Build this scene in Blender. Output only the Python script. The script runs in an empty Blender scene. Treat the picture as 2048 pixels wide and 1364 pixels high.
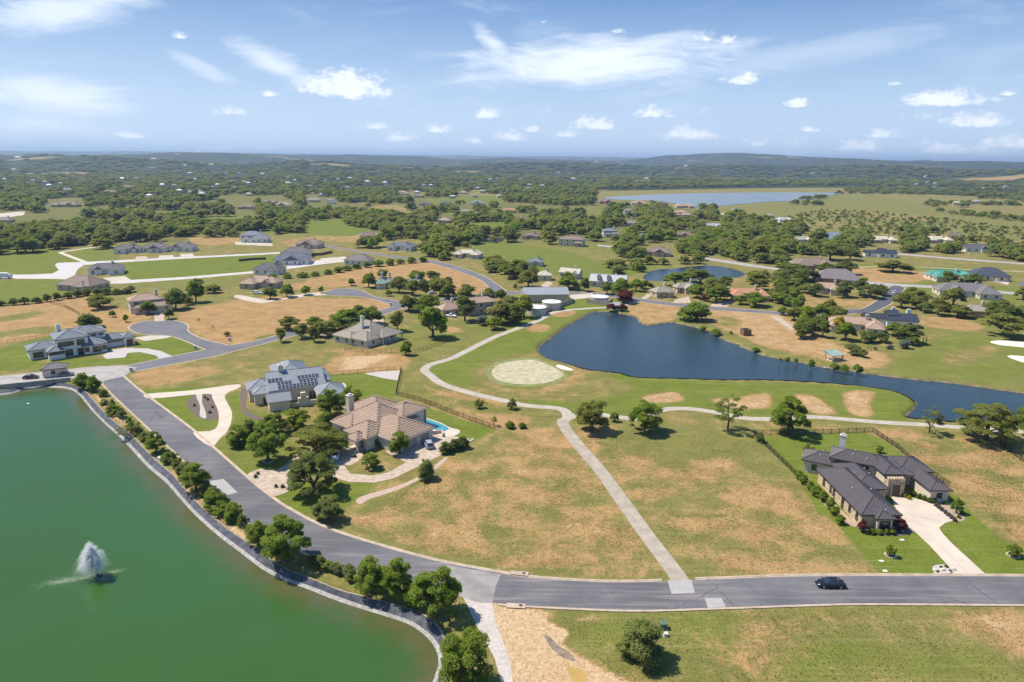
import bpy, bmesh, math, random
import numpy as np
from mathutils import Vector, Matrix
from mathutils.geometry import tessellate_polygon

S = bpy.context.scene
COL = S.collection
RAD = math.radians

# ------------------------------------------------------------------ camera
CAM_H = 72.0
F_PX = 1365.3                      # focal length in photo pixels (24 mm on 36 mm)
TH = math.atan((682 - 318) / F_PX)   # pitch below the horizon
RO = RAD(0.62)                     # slight roll of the drone
_f = np.array([0, math.cos(TH), -math.sin(TH)])
_r = np.array([1.0, 0, 0]); _u = np.array([0, math.sin(TH), math.cos(TH)])
_R = _r * math.cos(RO) + _u * math.sin(RO)
_U = _u * math.cos(RO) - _r * math.sin(RO)
cam = bpy.data.cameras.new('camera'); cam_o = bpy.data.objects.new('camera', cam); COL.objects.link(cam_o)
cam.sensor_width = 36.0; cam.lens = 24.0; cam.clip_start = 0.5; cam.clip_end = 120000.0
m = Matrix.Identity(4)
for i in range(3):
    m[i][0] = _R[i]; m[i][1] = _U[i]; m[i][2] = -_f[i]
m[2][3] = CAM_H
cam_o.matrix_world = m
S.camera = cam_o

# ------------------------------------------------------------------ light, exposure
SUN_EL = RAD(57); SUN_AZ = RAD(-72)          # azimuth measured from +Y towards +X
sun_dir = Vector((math.sin(SUN_AZ) * math.cos(SUN_EL), math.cos(SUN_AZ) * math.cos(SUN_EL), math.sin(SUN_EL)))
sl = bpy.data.lights.new('sun', 'SUN'); sl.energy = 4.5; sl.angle = RAD(0.53); sl.color = (1.0, 0.925, 0.80)
so = bpy.data.objects.new('sun', sl); COL.objects.link(so)
so.rotation_euler = sun_dir.to_track_quat('Z', 'Y').to_euler()
so.location = (0, 0, 300)
vs = S.view_settings
vs.view_transform = 'Standard'; vs.look = 'None'; vs.gamma = 1.0; vs.use_curve_mapping = False
vs.exposure = 0.6
cy = S.cycles
cy.max_bounces = 6; cy.diffuse_bounces = 2; cy.glossy_bounces = 2; cy.transmission_bounces = 3
cy.transparent_max_bounces = 24; cy.volume_bounces = 0; cy.caustics_reflective = False; cy.caustics_refractive = False
cy.use_denoising = True
cy.sample_clamp_indirect = 4.0

# ------------------------------------------------------------------ node helper
class NT:
    def __init__(self, tree): self.t = tree
    def n(self, typ, **kw):
        nd = self.t.nodes.new(typ)
        for k, v in kw.items():
            if k.startswith('i_'):
                key = k[2:]; key = int(key) if key.isdigit() else key.replace('_', ' ')
                self.put(nd.inputs[key], v)
            else: setattr(nd, k, v)
        return nd
    def put(self, sock, v):
        if isinstance(v, bpy.types.NodeSocket): self.t.links.new(v, sock)
        elif isinstance(v, bpy.types.Node): self.t.links.new(v.outputs[0], sock)
        else: sock.default_value = v
    def math(self, op, a, b=0.0, c=None, clamp=False):
        nd = self.t.nodes.new('ShaderNodeMath'); nd.operation = op; nd.use_clamp = clamp
        self.put(nd.inputs[0], a); self.put(nd.inputs[1], b)
        if c is not None: self.put(nd.inputs[2], c)
        return nd.outputs[0]
    def mix(self, fac, a, b, blend='MIX'):
        nd = self.t.nodes.new('ShaderNodeMix'); nd.data_type = 'RGBA'; nd.blend_type = blend
        self.put(nd.inputs[0], fac); self.put(nd.inputs[6], a); self.put(nd.inputs[7], b)
        return nd.outputs[2]
    def rng(self, v, a, b, c=0.0, d=1.0, smooth=True):
        nd = self.t.nodes.new('ShaderNodeMapRange'); nd.clamp = True
        if smooth: nd.interpolation_type = 'SMOOTHSTEP'
        self.put(nd.inputs[0], v); self.put(nd.inputs[1], a); self.put(nd.inputs[2], b)
        self.put(nd.inputs[3], c); self.put(nd.inputs[4], d)
        return nd.outputs[0]
    def noise(self, vec, scale, detail=3.0, rough=0.55, dist=0.0, dim='3D'):
        nd = self.t.nodes.new('ShaderNodeTexNoise'); nd.noise_dimensions = dim
        if vec is not None: self.put(nd.inputs['Vector'], vec)
        nd.inputs['Scale'].default_value = scale; nd.inputs['Detail'].default_value = detail
        nd.inputs['Roughness'].default_value = rough; nd.inputs['Distortion'].default_value = dist
        return nd.outputs[0]
    def mapping(self, vec, scale=(1, 1, 1), loc=(0, 0, 0), rot=(0, 0, 0)):
        nd = self.t.nodes.new('ShaderNodeMapping')
        self.put(nd.inputs[0], vec); nd.inputs['Scale'].default_value = scale
        nd.inputs['Location'].default_value = loc; nd.inputs['Rotation'].default_value = rot
        return nd.outputs[0]

def px_dir(px, py):
    d = _f * F_PX + _R * (px - 1024) - _U * (py - 682)
    return d / np.linalg.norm(d)

# ------------------------------------------------------------------ world: Nishita sky with procedural clouds
w = bpy.data.worlds.new('World'); S.world = w; w.use_nodes = True
wt = w.node_tree; wt.nodes.clear(); N = NT(wt)
out = N.n('ShaderNodeOutputWorld')
sky = N.n('ShaderNodeTexSky'); sky.sky_type = 'NISHITA'; sky.sun_disc = False
sky.sun_elevation = SUN_EL; sky.sun_rotation = SUN_AZ; sky.altitude = 300; sky.air_density = 1.0
sky.dust_density = 1.6; sky.ozone_density = 1.5
SKY_K = 0.106
tc = N.n('ShaderNodeTexCoord')
sep = N.n('ShaderNodeSeparateXYZ', i_0=tc.outputs['Generated'])
az = N.math('ARCTAN2', sep.outputs[0], sep.outputs[1])
el = N.math('ARCSINE', sep.outputs[2])
comb = N.n('ShaderNodeCombineXYZ', i_0=az, i_1=el, i_2=0.0).outputs[0]
# thin cirrus: strongly stretched, warped noise over the whole dome
warp = N.noise(N.mapping(comb, (3.0, 6.0, 1)), 1.0, 3, 0.6)
cv = N.n('ShaderNodeVectorMath', operation='MULTIPLY_ADD', i_0=N.n('ShaderNodeCombineXYZ', i_0=warp, i_1=warp, i_2=0.0).outputs[0],
         i_1=(0.35, 0.10, 0), i_2=comb).outputs[0]
streak = N.noise(N.mapping(cv, (5.5, 26, 1), rot=(0, 0, RAD(6))), 1.0, 7, 0.62)
fil = N.noise(N.mapping(cv, (22, 120, 1), rot=(0, 0, RAD(10))), 1.0, 5, 0.65)
big = N.noise(N.mapping(comb, (2.2, 5.0, 1), loc=(3.7, 1.1, 0)), 1.0, 2, 0.5)
veil = N.math('MULTIPLY', N.rng(streak, 0.45, 0.85), N.rng(big, 0.42, 0.7))
CIRRUS = []   # (px, py, half-w px, half-h px, tilt deg, strength)
CIRRUS += [(1180, 125, 330, 52, -3, 1.0), (985, 85, 70, 22, 38, .8), (545, 125, 100, 30, 20, .75), (395, 130, 70, 16, 24, .4),
           (110, 190, 150, 38, 5, .8), (130, 20, 170, 40, -14, .8), (1300, 90, 130, 26, -10, .7), (1650, 100, 330, 30, -8, .3)]
cir = veil
for (cx, cyy, hw, hh, tilt, st) in CIRRUS:
    d = px_dir(cx, cyy); a0 = math.atan2(d[0], d[1]); e0 = math.asin(d[2])
    mp = N.n('ShaderNodeMapping', vector_type='TEXTURE')
    N.put(mp.inputs[0], comb); mp.inputs['Location'].default_value = (a0, e0, 0)
    mp.inputs['Rotation'].default_value = (0, 0, RAD(-tilt)); mp.inputs['Scale'].default_value = (hw / F_PX, hh / F_PX, 1)
    ln = N.n('ShaderNodeVectorMath', operation='LENGTH', i_0=mp.outputs[0]).outputs[1]
    body = N.math('SUBTRACT', 1.15, ln)
    body = N.math('ADD', body, N.math('MULTIPLY', N.math('SUBTRACT', streak, 0.5), 1.7))
    body = N.math('ADD', body, N.math('MULTIPLY', N.math('SUBTRACT', fil, 0.5), 0.7))
    cir = N.math('MAXIMUM', cir, N.rng(body, 0.10, 1.05, 0.0, st))
# cumulus: puffs given by an ellipse with a flat base, edges broken by noise
puff = N.noise(N.mapping(comb, (38, 60, 1)), 1.0, 6, 0.6)
puff2 = N.noise(N.mapping(comb, (120, 170, 1)), 1.0, 4, 0.6)
CUM = [(690, 172, 88, 24, 1), (975, 228, 26, 9, .8), (1190, 248, 46, 12, .85), (1300, 226, 38, 11, .8), (1380, 265, 58, 13, .8),
       (1020, 272, 36, 11, .75), (1132, 268, 22, 8, .7), (1062, 258, 20, 6, .7), (800, 276, 28, 9, .7), (752, 252, 26, 7, .7),
       (880, 258, 30, 8, .7), (1594, 207, 22, 7, .9), (1895, 198, 70, 13, .95), (1950, 243, 48, 11, .9), (1720, 292, 42, 10, .7),
       (1770, 268, 28, 8, .7), (1485, 160, 34, 11, .6), (1455, 80, 20, 7, .6), (265, 270, 40, 6, .55), (462, 223, 32, 7, .6), (535, 188, 16, 5, .7),
       (360, 73, 14, 5, .6), (1905, 297, 75, 11, .6), (2020, 285, 50, 12, .6), (435, 300, 34, 7, .5), (545, 298, 28, 6, .5), (1410, 76, 22, 8, .6), (1570, 308, 42, 8, .5),
       (1625, 259, 18, 5, .6), (1790, 167, 14, 4, .6), (2015, 187, 13, 4, .7), (950, 283, 20, 5, .6), (1235, 62, 14, 4, .5), (1088, 42, 9, 4, .5)]
den = None
for (cx, cyy, hw, hh, st) in CUM:
    d = px_dir(cx, cyy + hh * 0.45); a0 = math.atan2(d[0], d[1]); e0 = math.asin(d[2])
    mp = N.n('ShaderNodeMapping', vector_type='TEXTURE')
    N.put(mp.inputs[0], comb); mp.inputs['Location'].default_value = (a0, e0, 0); mp.inputs['Rotation'].default_value = (0, 0, RAD(-0.6))
    mp.inputs['Scale'].default_value = (hw * 1.18 / F_PX, hh * 1.9 / F_PX, 1)
    sp = N.n('ShaderNodeSeparateXYZ', i_0=mp.outputs[0])
    yb = N.math('MAXIMUM', sp.outputs[1], N.math('MULTIPLY', sp.outputs[1], -3.2))
    ln = N.math('SQRT', N.math('ADD', N.math('MULTIPLY', sp.outputs[0], sp.outputs[0]), N.math('MULTIPLY', yb, yb)))
    b = N.math('MULTIPLY', N.math('SUBTRACT', 1.0, ln), st)
    den = b if den is None else N.math('MAXIMUM', den, b)
den = N.math('MAXIMUM', den, -1.0)
# a scatter of tiny low puffs all round the horizon
vor = N.n('ShaderNodeTexVoronoi', feature='F1'); N.put(vor.inputs['Vector'], N.mapping(comb, (9, 34, 1))); vor.inputs['Scale'].default_value = 1.0
band = N.math('MULTIPLY', N.rng(el, 0.0, 0.03), N.rng(el, 0.13, 0.05))
sc = N.math('SUBTRACT', N.math('MULTIPLY', band, 0.30), vor.outputs['Distance'])
den = N.math('MAXIMUM', den, N.math('ADD', sc, -0.05))
dn = N.math('ADD', den, N.math('ADD', N.math('MULTIPLY', N.math('SUBTRACT', puff, 0.5), 1.5), N.math('MULTIPLY', N.math('SUBTRACT', puff2, 0.5), 1.1)))
gate = N.rng(den, -0.35, 0.15)
cum = N.math('MULTIPLY', N.rng(dn, 0.0, 0.72), gate)
shade = N.rng(N.math('ADD', den, N.math('MULTIPLY', puff2, 0.5)), 0.30, 1.0, 1.0, 0.70)
ccol = N.mix(shade, (6.0, 6.6, 7.6, 1), (7.9, 8.0, 8.2, 1))
lowsky = N.mix(N.rng(el, 0.0, 0.24, 1.0, 0.0, False), (.36, 1.40, 3.55, 1), (4.6, 5.8, 7.3, 1))
sk = N.mix(0.84, sky.outputs[0], lowsky)      # summer humidity: a pale veil over the whole dome
c1 = N.mix(N.math('MULTIPLY', cir, 0.78), sk, (7.4, 7.8, 8.3, 1))
c2 = N.mix(N.math('MULTIPLY', cum, 0.80), c1, ccol)
bg = N.n('ShaderNodeBackground', i_Color=c2); bg.inputs['Strength'].default_value = SKY_K
wt.links.new(bg.outputs[0], out.inputs['Surface'])
w.cycles.sampling_method = 'MANUAL'; w.cycles.sample_map_resolution = 512

# ------------------------------------------------------------------ placing helpers
def G(px, py, z=0.0):
    """where the ray through photo pixel (px, py) meets the level z: the real place of a traced point"""
    d = _f * F_PX + _R * (px - 1024) - _U * (py - 682)
    t = (z - CAM_H) / d[2]
    return Vector((d[0] * t, d[1] * t, z))
def depth_at(x, y, z=0.0):
    return float(np.dot(np.array([x, y, z - CAM_H]), _f))
def to_px(X, Y, Z=0.0):
    v = np.stack([X, Y, np.zeros_like(X) + Z - CAM_H], -1)
    k = F_PX / np.maximum(v @ _f, 1e-3)
    return 1024 + (v @ _R) * k, 682 - (v @ _U) * k
def poly(pts, z=0.0): return [G(x, y, z) for x, y in pts]
def smooth(pts, n=4, closed=False):
    """Catmull-Rom through world points"""
    out = []; L = len(pts)
    rngi = range(L if closed else L - 1)
    for i in rngi:
        if closed: p0, p1, p2, p3 = pts[i - 1], pts[i], pts[(i + 1) % L], pts[(i + 2) % L]
        else: p0, p1, p2, p3 = pts[max(i - 1, 0)], pts[i], pts[i + 1], pts[min(i + 2, L - 1)]
        for k in range(n):
            t = k / n
            out.append(0.5 * ((2 * p1) + (p2 - p0) * t + (2 * p0 - 5 * p1 + 4 * p2 - p3) * t * t + (3 * p1 - p0 - 3 * p2 + p3) * t ** 3))
    if not closed: out.append(pts[-1].copy())
    return out

def tag(o, label=None, cat=None, group=None, kind=None):
    if label: o['label'] = label
    if cat: o['category'] = cat
    if group: o['group'] = group
    if kind: o['kind'] = kind
    return o
def link(name, me, mats=None, parent=None):
    o = bpy.data.objects.new(name, me); COL.objects.link(o)
    if mats is not None and me is not None and not me.materials:
        for mm in (mats if isinstance(mats, (list, tuple)) else [mats]): me.materials.append(mm)
    if parent is not None: o.parent = parent
    return o
def empty(name, loc, rz=0.0):
    o = bpy.data.objects.new(name, None); COL.objects.link(o); o.location = loc; o.rotation_euler = (0, 0, rz)
    o.empty_display_size = 0.5
    return o

class MB:
    """collects shapes into one mesh"""
    def __init__(self): self.v = []; self.f = []; self.m = []
    def add(self, vs, fs, mi=0):
        b = len(self.v); self.v += [tuple(p) for p in vs]
        for q in fs: self.f.append(tuple(i + b for i in q)); self.m.append(mi)
    def box(self, x0, x1, y0, y1, z0, z1, mi=0):
        self.add([(x0, y0, z0), (x1, y0, z0), (x1, y1, z0), (x0, y1, z0), (x0, y0, z1), (x1, y0, z1), (x1, y1, z1), (x0, y1, z1)],
                 [(0, 3, 2, 1), (4, 5, 6, 7), (0, 1, 5, 4), (1, 2, 6, 5), (2, 3, 7, 6), (3, 0, 4, 7)], mi)
    def prism(self, pts, z0, z1, mi=0):
        """vertical prism over a plan outline (list of (x, y))"""
        n = len(pts); vs = [(p[0], p[1], z0) for p in pts] + [(p[0], p[1], z1) for p in pts]
        fs = [tuple(range(n))[::-1], tuple(range(n, 2 * n))] + [(i, (i + 1) % n, n + (i + 1) % n, n + i) for i in range(n)]
        self.add(vs, fs, mi)
    def tube(self, a, b, ra, rb=None, n=6, mi=0, cap=True):
        a = Vector(a); b = Vector(b); rb = ra if rb is None else rb
        d = (b - a).normalized(); u = d.orthogonal().normalized(); v = d.cross(u)
        vs = [a + (u * math.cos(t) + v * math.sin(t)) * ra for t in [2 * math.pi * k / n for k in range(n)]]
        vs += [b + (u * math.cos(t) + v * math.sin(t)) * rb for t in [2 * math.pi * k / n for k in range(n)]]
        fs = [(i, (i + 1) % n, n + (i + 1) % n, n + i) for i in range(n)]
        if cap: fs += [tuple(range(n))[::-1], tuple(range(n, 2 * n))]
        self.add(vs, fs, mi)
    def lathe(self, prof, n=16, mi=0, c=(0, 0)):
        vs = []; fs = []
        for (r, z) in prof:
            for k in range(n):
                t = 2 * math.pi * k / n; vs.append((c[0] + r * math.cos(t), c[1] + r * math.sin(t), z))
        for i in range(len(prof) - 1):
            for k in range(n):
                fs.append((i * n + k, i * n + (k + 1) % n, (i + 1) * n + (k + 1) % n, (i + 1) * n + k))
        fs.append(tuple(range(n))[::-1]); fs.append(tuple(range((len(prof) - 1) * n, len(prof) * n)))
        self.add(vs, fs, mi)
    def sheet(self, pts, mi=0):
        """flat polygon from 3-D points, any outline"""
        tris = tessellate_polygon([pts]); fs = []
        for t in tris:
            a, b, c = (Vector(pts[k]) for k in t)
            fs.append(t if (b - a).cross(c - a).z > 0 else t[::-1])
        self.add(pts, fs, mi)
    def strip(self, A, B, mi=0):
        n = len(A); self.add(list(A) + list(B), [(i, i + 1, n + i + 1, n + i) for i in range(n - 1)], mi)
    def mesh(self, name, smooth_=False):
        me = bpy.data.meshes.new(name); me.from_pydata(self.v, [], self.f); 
        if any(self.m): me.polygons.foreach_set('material_index', self.m)
        if smooth_: me.polygons.foreach_set('use_smooth', [True] * len(self.f))
        me.update(); return me
    def build(self, name, mats, parent=None, smooth_=False):
        return link(name, self.mesh(name, smooth_), mats, parent)

# ------------------------------------------------------------------ materials
MATS = {}
def mat(name, color, rough=0.8, var=0.15, scale=2.0, metal=0.0, spec=0.3, bump=0.0, bscale=8.0, var2=0.0, scale2=0.15, coords='Object', objvar=0.0):
    if name in MATS: return MATS[name]
    mt = bpy.data.materials.new(name); mt.use_nodes = True
    t = mt.node_tree; n = NT(t); p = t.nodes['Principled BSDF']
    p.inputs['Roughness'].default_value = rough; p.inputs['Metallic'].default_value = metal
    p.inputs['Specular IOR Level'].default_value = spec
    tcn = n.n('ShaderNodeTexCoord')
    vec = tcn.outputs['Object'] if coords == 'Object' else n.n('ShaderNodeNewGeometry').outputs['Position']
    nz = n.noise(vec, scale, 4, 0.6)
    c = n.mix(n.rng(nz, 0.3, 0.7, 0, 1), tuple(x * (1 - var) for x in color) + (1,), tuple(min(1, x * (1 + var)) for x in color) + (1,))
    if var2:
        n2 = n.noise(vec, scale2, 3, 0.6)
        c = n.mix(n.rng(n2, 0.35, 0.65, 0, var2), c, tuple(x * 0.6 for x in color) + (1,))
    if objvar:
        oi = n.n('ShaderNodeObjectInfo')
        c = n.mix(n.math('MULTIPLY', oi.outputs['Random'], objvar), c, (0, 0, 0, 1))
    n.put(p.inputs['Base Color'], c)
    if bump:
        bn = n.n('ShaderNodeBump'); bn.inputs['Strength'].default_value = bump
        n.put(bn.inputs['Height'], n.noise(vec, bscale, 4, 0.6)); n.put(p.inputs['Normal'], bn.outputs[0])
    MATS[name] = mt
    return mt
# ================================================================== traced plan of the place
def off_px(p): return p
POND_W = [(-500, 800), (-200, 800), (0, 790), (50, 779), (105, 775), (140, 779), (160, 792), (172, 806), (187, 824), (215, 852), (240, 875), (265, 902),
          (295, 935), (332, 966), (360, 997), (390, 1030), (437, 1072), (478, 1103), (521, 1136), (564, 1159), (612, 1177), (663, 1198), (708, 1213),
          (767, 1231), (817, 1248), (848, 1269), (868, 1294), (876, 1320), (871, 1345), (850, 1390), (780, 1460), (600, 1500), (0, 1520), (-500, 1400)]
GOLF_W = [(1079, 702), (1084, 690), (1106, 675), (1131, 655), (1164, 637), (1184, 626), (1214, 624), (1249, 629), (1272, 635), (1277, 644), (1294, 651),
          (1319, 649), (1344, 646), (1369, 650), (1399, 657), (1424, 667), (1444, 679), (1469, 689), (1499, 701), (1536, 714), (1598, 725), (1648, 736),
          (1686, 740), (1728, 747), (1786, 755), (1836, 761), (1911, 768), (2048, 788), (2250, 815), (2250, 900), (2048, 853), (1960, 849), (1900, 843),
          (1850, 838), (1815, 834), (1828, 820), (1835, 806), (1812, 791), (1777, 780), (1711, 771), (1636, 765), (1536, 760), (1449, 760), (1349, 757), (1274, 755),
          (1236, 746), (1179, 740), (1136, 727), (1096, 716)]
FAR_PONDS = [[(1286, 555), (1306, 541), (1349, 537), (1414, 531), (1461, 537), (1489, 547), (1474, 555), (1400, 559), (1310, 562)],
             [(1206, 396), (1249, 392), (1374, 387), (1536, 385), (1676, 386), (1656, 392), (1586, 402), (1536, 404), (1434, 413), (1394, 416), (1324, 403), (1240, 400)],
             [(1638, 464), (1691, 467), (1686, 475), (1648, 478)], [(795, 430), (830, 429), (825, 435), (800, 436)], [(960, 476), (1000, 474), (1005, 483), (962, 484)]]
pond_poly = smooth(poly(POND_W, -1.0), 4, True)
golf_poly = smooth(poly(GOLF_W, -0.55), 4, True)
far_pond_polys = [smooth(poly(p), 3, True) for p in FAR_PONDS]

def sdf(X, Y, pts):
    """signed distance to a closed outline, negative inside (only near its box; far = large)"""
    P = np.array([(p[0], p[1]) for p in pts]); 
    D = np.full(X.shape, 1e6)
    mrg = 60.0
    k = (X > P[:, 0].min() - mrg) & (X < P[:, 0].max() + mrg) & (Y > P[:, 1].min() - mrg) & (Y < P[:, 1].max() + mrg)
    if not k.any(): return D
    x = X[k]; y = Y[k]; d2 = np.full(x.shape, 1e12); ins = np.zeros(x.shape, bool)
    for i in range(len(P)):
        ax, ay = P[i]; bx, by = P[(i + 1) % len(P)]
        ex, ey = bx - ax, by - ay
        L = ex * ex + ey * ey + 1e-9
        t = np.clip(((x - ax) * ex + (y - ay) * ey) / L, 0, 1)
        dx = x - ax - t * ex; dy = y - ay - t * ey
        d2 = np.minimum(d2, dx * dx + dy * dy)
        c = (ay > y) != (by > y)
        ins ^= c & (x < ex * (y - ay) / (by - ay + 1e-12) + ax)
    D[k] = np.where(ins, -1, 1) * np.sqrt(d2)
    return D
def sstep(x, a, b):
    t = np.clip((x - a) / (b - a), 0, 1); return t * t * (3 - 2 * t)
def vnoise(x, y, seed=0):
    xi = np.floor(x).astype(np.int64); yi = np.floor(y).astype(np.int64); fx = x - xi; fy = y - yi
    def h(a, b):
        n = (a * 374761393 + b * 668265263 + seed * 974634777) & 0x7fffffff
        n = ((n ^ (n >> 13)) * 1274126177) & 0x7fffffff
        return ((n ^ (n >> 16)) & 0xffff) / 65535.0
    fx = fx * fx * (3 - 2 * fx); fy = fy * fy * (3 - 2 * fy)
    return (h(xi, yi) * (1 - fx) + h(xi + 1, yi) * fx) * (1 - fy) + (h(xi, yi + 1) * (1 - fx) + h(xi + 1, yi + 1) * fx) * fy
def fbm(x, y, o=4, seed=0):
    a = 0; s = 0.5
    for i in range(o): a = a + s * vnoise(x * 2 ** i, y * 2 ** i, seed + i); s *= 0.5
    return a
def terrain(X, Y):
    """plain near the estate, rolling hill country beyond, two long ridges on the skyline"""
    r = np.hypot(X, Y); a = np.degrees(np.arctan2(X, Y))
    z = sstep(r, 1900, 5200) * (fbm(X / 1500 + 9.3, Y / 1100 + 4.1, 4, 3) - 0.47) * 95
    z += np.exp(-((r - 4300 - 500 * np.sin(a * .11)) / 700) ** 2) * (18 + 46 * vnoise(a / 5.5 + 40, r * 0, 31))
    z += np.exp(-((r - 6900 - 700 * np.sin(a * .07 + 1)) / 1000) ** 2) * (34 + 62 * vnoise(a / 4.2 + 80, r * 0, 32))
    z += sstep(r, 5200, 7800) * (1 - sstep(r, 8200, 10500)) * (np.exp(-((a - 17.5) / 9) ** 2) * 78 + np.exp(-((a + 3) / 7) ** 2) * 26)
    z += np.exp(-((a - 30.2) / 1.35) ** 4) * np.exp(-((r - 9800) / 900) ** 2) * 92
    z += sstep(r, 9000, 13500) * (70 + 78 * fbm(X / 4200 + 1.7, Y / 2600 + 8.8, 3, 11))
    return z

# ---- land cover: outline (photo trace), (dry, bare, lush, wood), edge softness in metres
COV = []
def cov(pts, dry=0, bare=0, lush=0, wood=0, soft=2.0, sm=True):
    P = poly(pts); COV.append((smooth(P, 3, True) if sm else P, (dry, bare, lush, wood), soft))
def blob(px, py, rx, ry, **k):
    cov([(px + rx * math.cos(t), py + ry * math.sin(t)) for t in [i * math.pi / 6 for i in range(12)]], **k)
# far country
cov([(-400, 402), (0, 400), (600, 384), (1190, 376), (1205, 392), (1700, 384), (2048, 395), (2500, 400), (2500, 372), (2048, 355), (1024, 345), (0, 340), (-400, 342)], .2, 0, 0, .9, 40)
cov([(-300, 470), (0, 468), (300, 490), (520, 468), (800, 470), (1000, 482), (1300, 500), (1500, 515), (1640, 478), (1520, 440), (1200, 400), (600, 385), (0, 402), (-300, 405)], .25, 0, .1, .5, 15)
cov([(1440, 418), (1600, 402), (1690, 388), (1760, 392), (1900, 420), (2048, 432), (2500, 450), (2500, 500), (2048, 492), (1900, 478), (1700, 468), (1640, 462), (1560, 440)], .28, 0, .28, .3, 12)
cov([(1560, 437), (1700, 447), (1850, 463), (2048, 478), (2300, 492), (2300, 505), (2048, 495), (1900, 480), (1700, 466)], .45, .04, .1, 0, 10)
cov([(1620, 425), (1750, 424), (1850, 433), (1880, 446), (1800, 440), (1680, 434)], .5, .04, .1, 0, 10)
cov([(1190, 383), (1370, 379), (1560, 376), (1720, 377), (1720, 384), (1536, 386), (1374, 388), (1250, 392), (1200, 394)], .42, .02, .2, 0, 10)
# middle distance fields
cov([(-300, 500), (0, 492), (120, 500), (170, 524), (110, 548), (0, 552), (-300, 560)], .12, 0, .6, 0, 2)
cov([(150, 503), (215, 493), (235, 518), (168, 524)], .15, 0, .55, 0, 2)
cov([(235, 527), (380, 517), (525, 510), (600, 520), (500, 543), (380, 553), (250, 560)], .1, 0, .7, 0, 2)
cov([(-300, 562), (0, 560), (130, 560), (170, 580), (60, 600), (0, 605), (-300, 615)], .15, 0, .6, 0, 2)
cov([(250, 570), (380, 560), (480, 552), (470, 572), (380, 580), (300, 575)], .25, 0, .4, 0, 3)
cov([(-300, 640), (0, 615), (160, 590), (230, 615), (300, 630), (250, 660), (200, 660), (110, 670), (0, 688), (-300, 705)], .85, .22, 0, 0, 3)
cov([(-200, 655), (0, 632), (70, 622), (80, 630), (0, 645), (-200, 665)], .3, 0, .2, 0, 3)
cov([(-200, 675), (0, 660), (110, 652), (110, 662), (0, 675), (-200, 688)], .4, 0, .15, 0, 3)
cov([(360, 628), (440, 605), (560, 592), (660, 597), (740, 598), (785, 610), (690, 640), (600, 662), (470, 688), (440, 690), (400, 672), (380, 655)], .9, .25, 0, 0, 3)
cov([(560, 580), (680, 545), (760, 528), (850, 524), (910, 540), (960, 560), (985, 582), (900, 590), (860, 575), (740, 572), (690, 572)], .82, .12, 0, 0, 3)
cov([(390, 590), (480, 580), (470, 600), (400, 612)], .35, 0, .3, 0, 3)
cov([(620, 480), (720, 484), (790, 470), (700, 466), (560, 484), (640, 500)], .65, 0, .1, 0, 3)
cov([(380, 476), (480, 470), (470, 486), (400, 490)], .7, .1, 0, 0, 3)
cov([(490, 446), (580, 438), (690, 440), (740, 455), (700, 472), (600, 468), (520, 462)], .12, 0, .65, 0, 4)
cov([(380, 440), (470, 432), (520, 438), (490, 470), (420, 470), (330, 465)], .2, 0, .55, 0, 4)
cov([(740, 415), (790, 410), (830, 425), (800, 432), (750, 428)], .55, 0, .3, 0, 5)
cov([(870, 395), (1000, 392), (1010, 404), (880, 408)], .2, 0, .6, 0, 5)
cov([(940, 446), (1010, 444), (1020, 462), (950, 462)], .15, 0, .7, 0, 4)
cov([(950, 482), (1030, 488), (1120, 500), (1230, 530), (1300, 520), (1290, 545), (1190, 555), (1080, 548), (1000, 540), (960, 520)], .12, 0, .6, 0, 3)
cov([(1060, 485), (1150, 500), (1240, 510), (1260, 495), (1180, 488), (1120, 478)], .3, 0, .4, 0, 3)
cov([(1310, 488), (1370, 487), (1360, 502), (1300, 500)], .4, .1, .3, 0, 2)
cov([(1160, 440), (1185, 412), (1200, 425), (1195, 445)], .3, 0, .5, 0, 3)
cov([(1290, 535), (1310, 530), (1345, 525), (1345, 533), (1300, 542)], .25, 0, .4, 0, 2)
cov([(1580, 508), (1700, 498), (1800, 515), (2048, 535), (2300, 550), (2300, 590), (2048, 570), (1880, 560), (1720, 545), (1600, 525)], .42, 0, .35, 0, 4)
cov([(1700, 536), (1790, 540), (1880, 548), (1860, 562), (1730, 563)], .78, .12, 0, 0, 3)
cov([(1700, 528), (1800, 530), (2000, 538), (2000, 545), (1800, 538)], .2, 0, .55, 0, 3)
cov([(1580, 590), (1700, 600), (1760, 604), (1730, 616), (1640, 618), (1590, 605)], .6, 0, .2, 0, 2)
cov([(1850, 560), (2048, 575), (2300, 590), (2300, 660), (2048, 650), (1960, 600), (1860, 590), (1800, 590)], .25, 0, .5, 0, 2)
cov([(1880, 630), (1990, 640), (2048, 668), (2300, 690), (2300, 800), (2048, 785), (1836, 760), (1760, 750), (1780, 715), (1850, 695), (1880, 670), (1840, 640)], .3, 0, .38, 0, 3)
cov([(1830, 640), (1900, 635), (1960, 650), (1950, 662), (1870, 655)], .8, .1, 0, 0, 3)
cov([(1830, 695), (1930, 668), (2048, 690), (2300, 720), (2048, 760), (1860, 755), (1790, 735)], .22, 0, .5, 0, 4)
cov([(1880, 715), (1960, 690), (2000, 700), (1930, 730)], .5, .05, .2, 0, 4)
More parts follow.
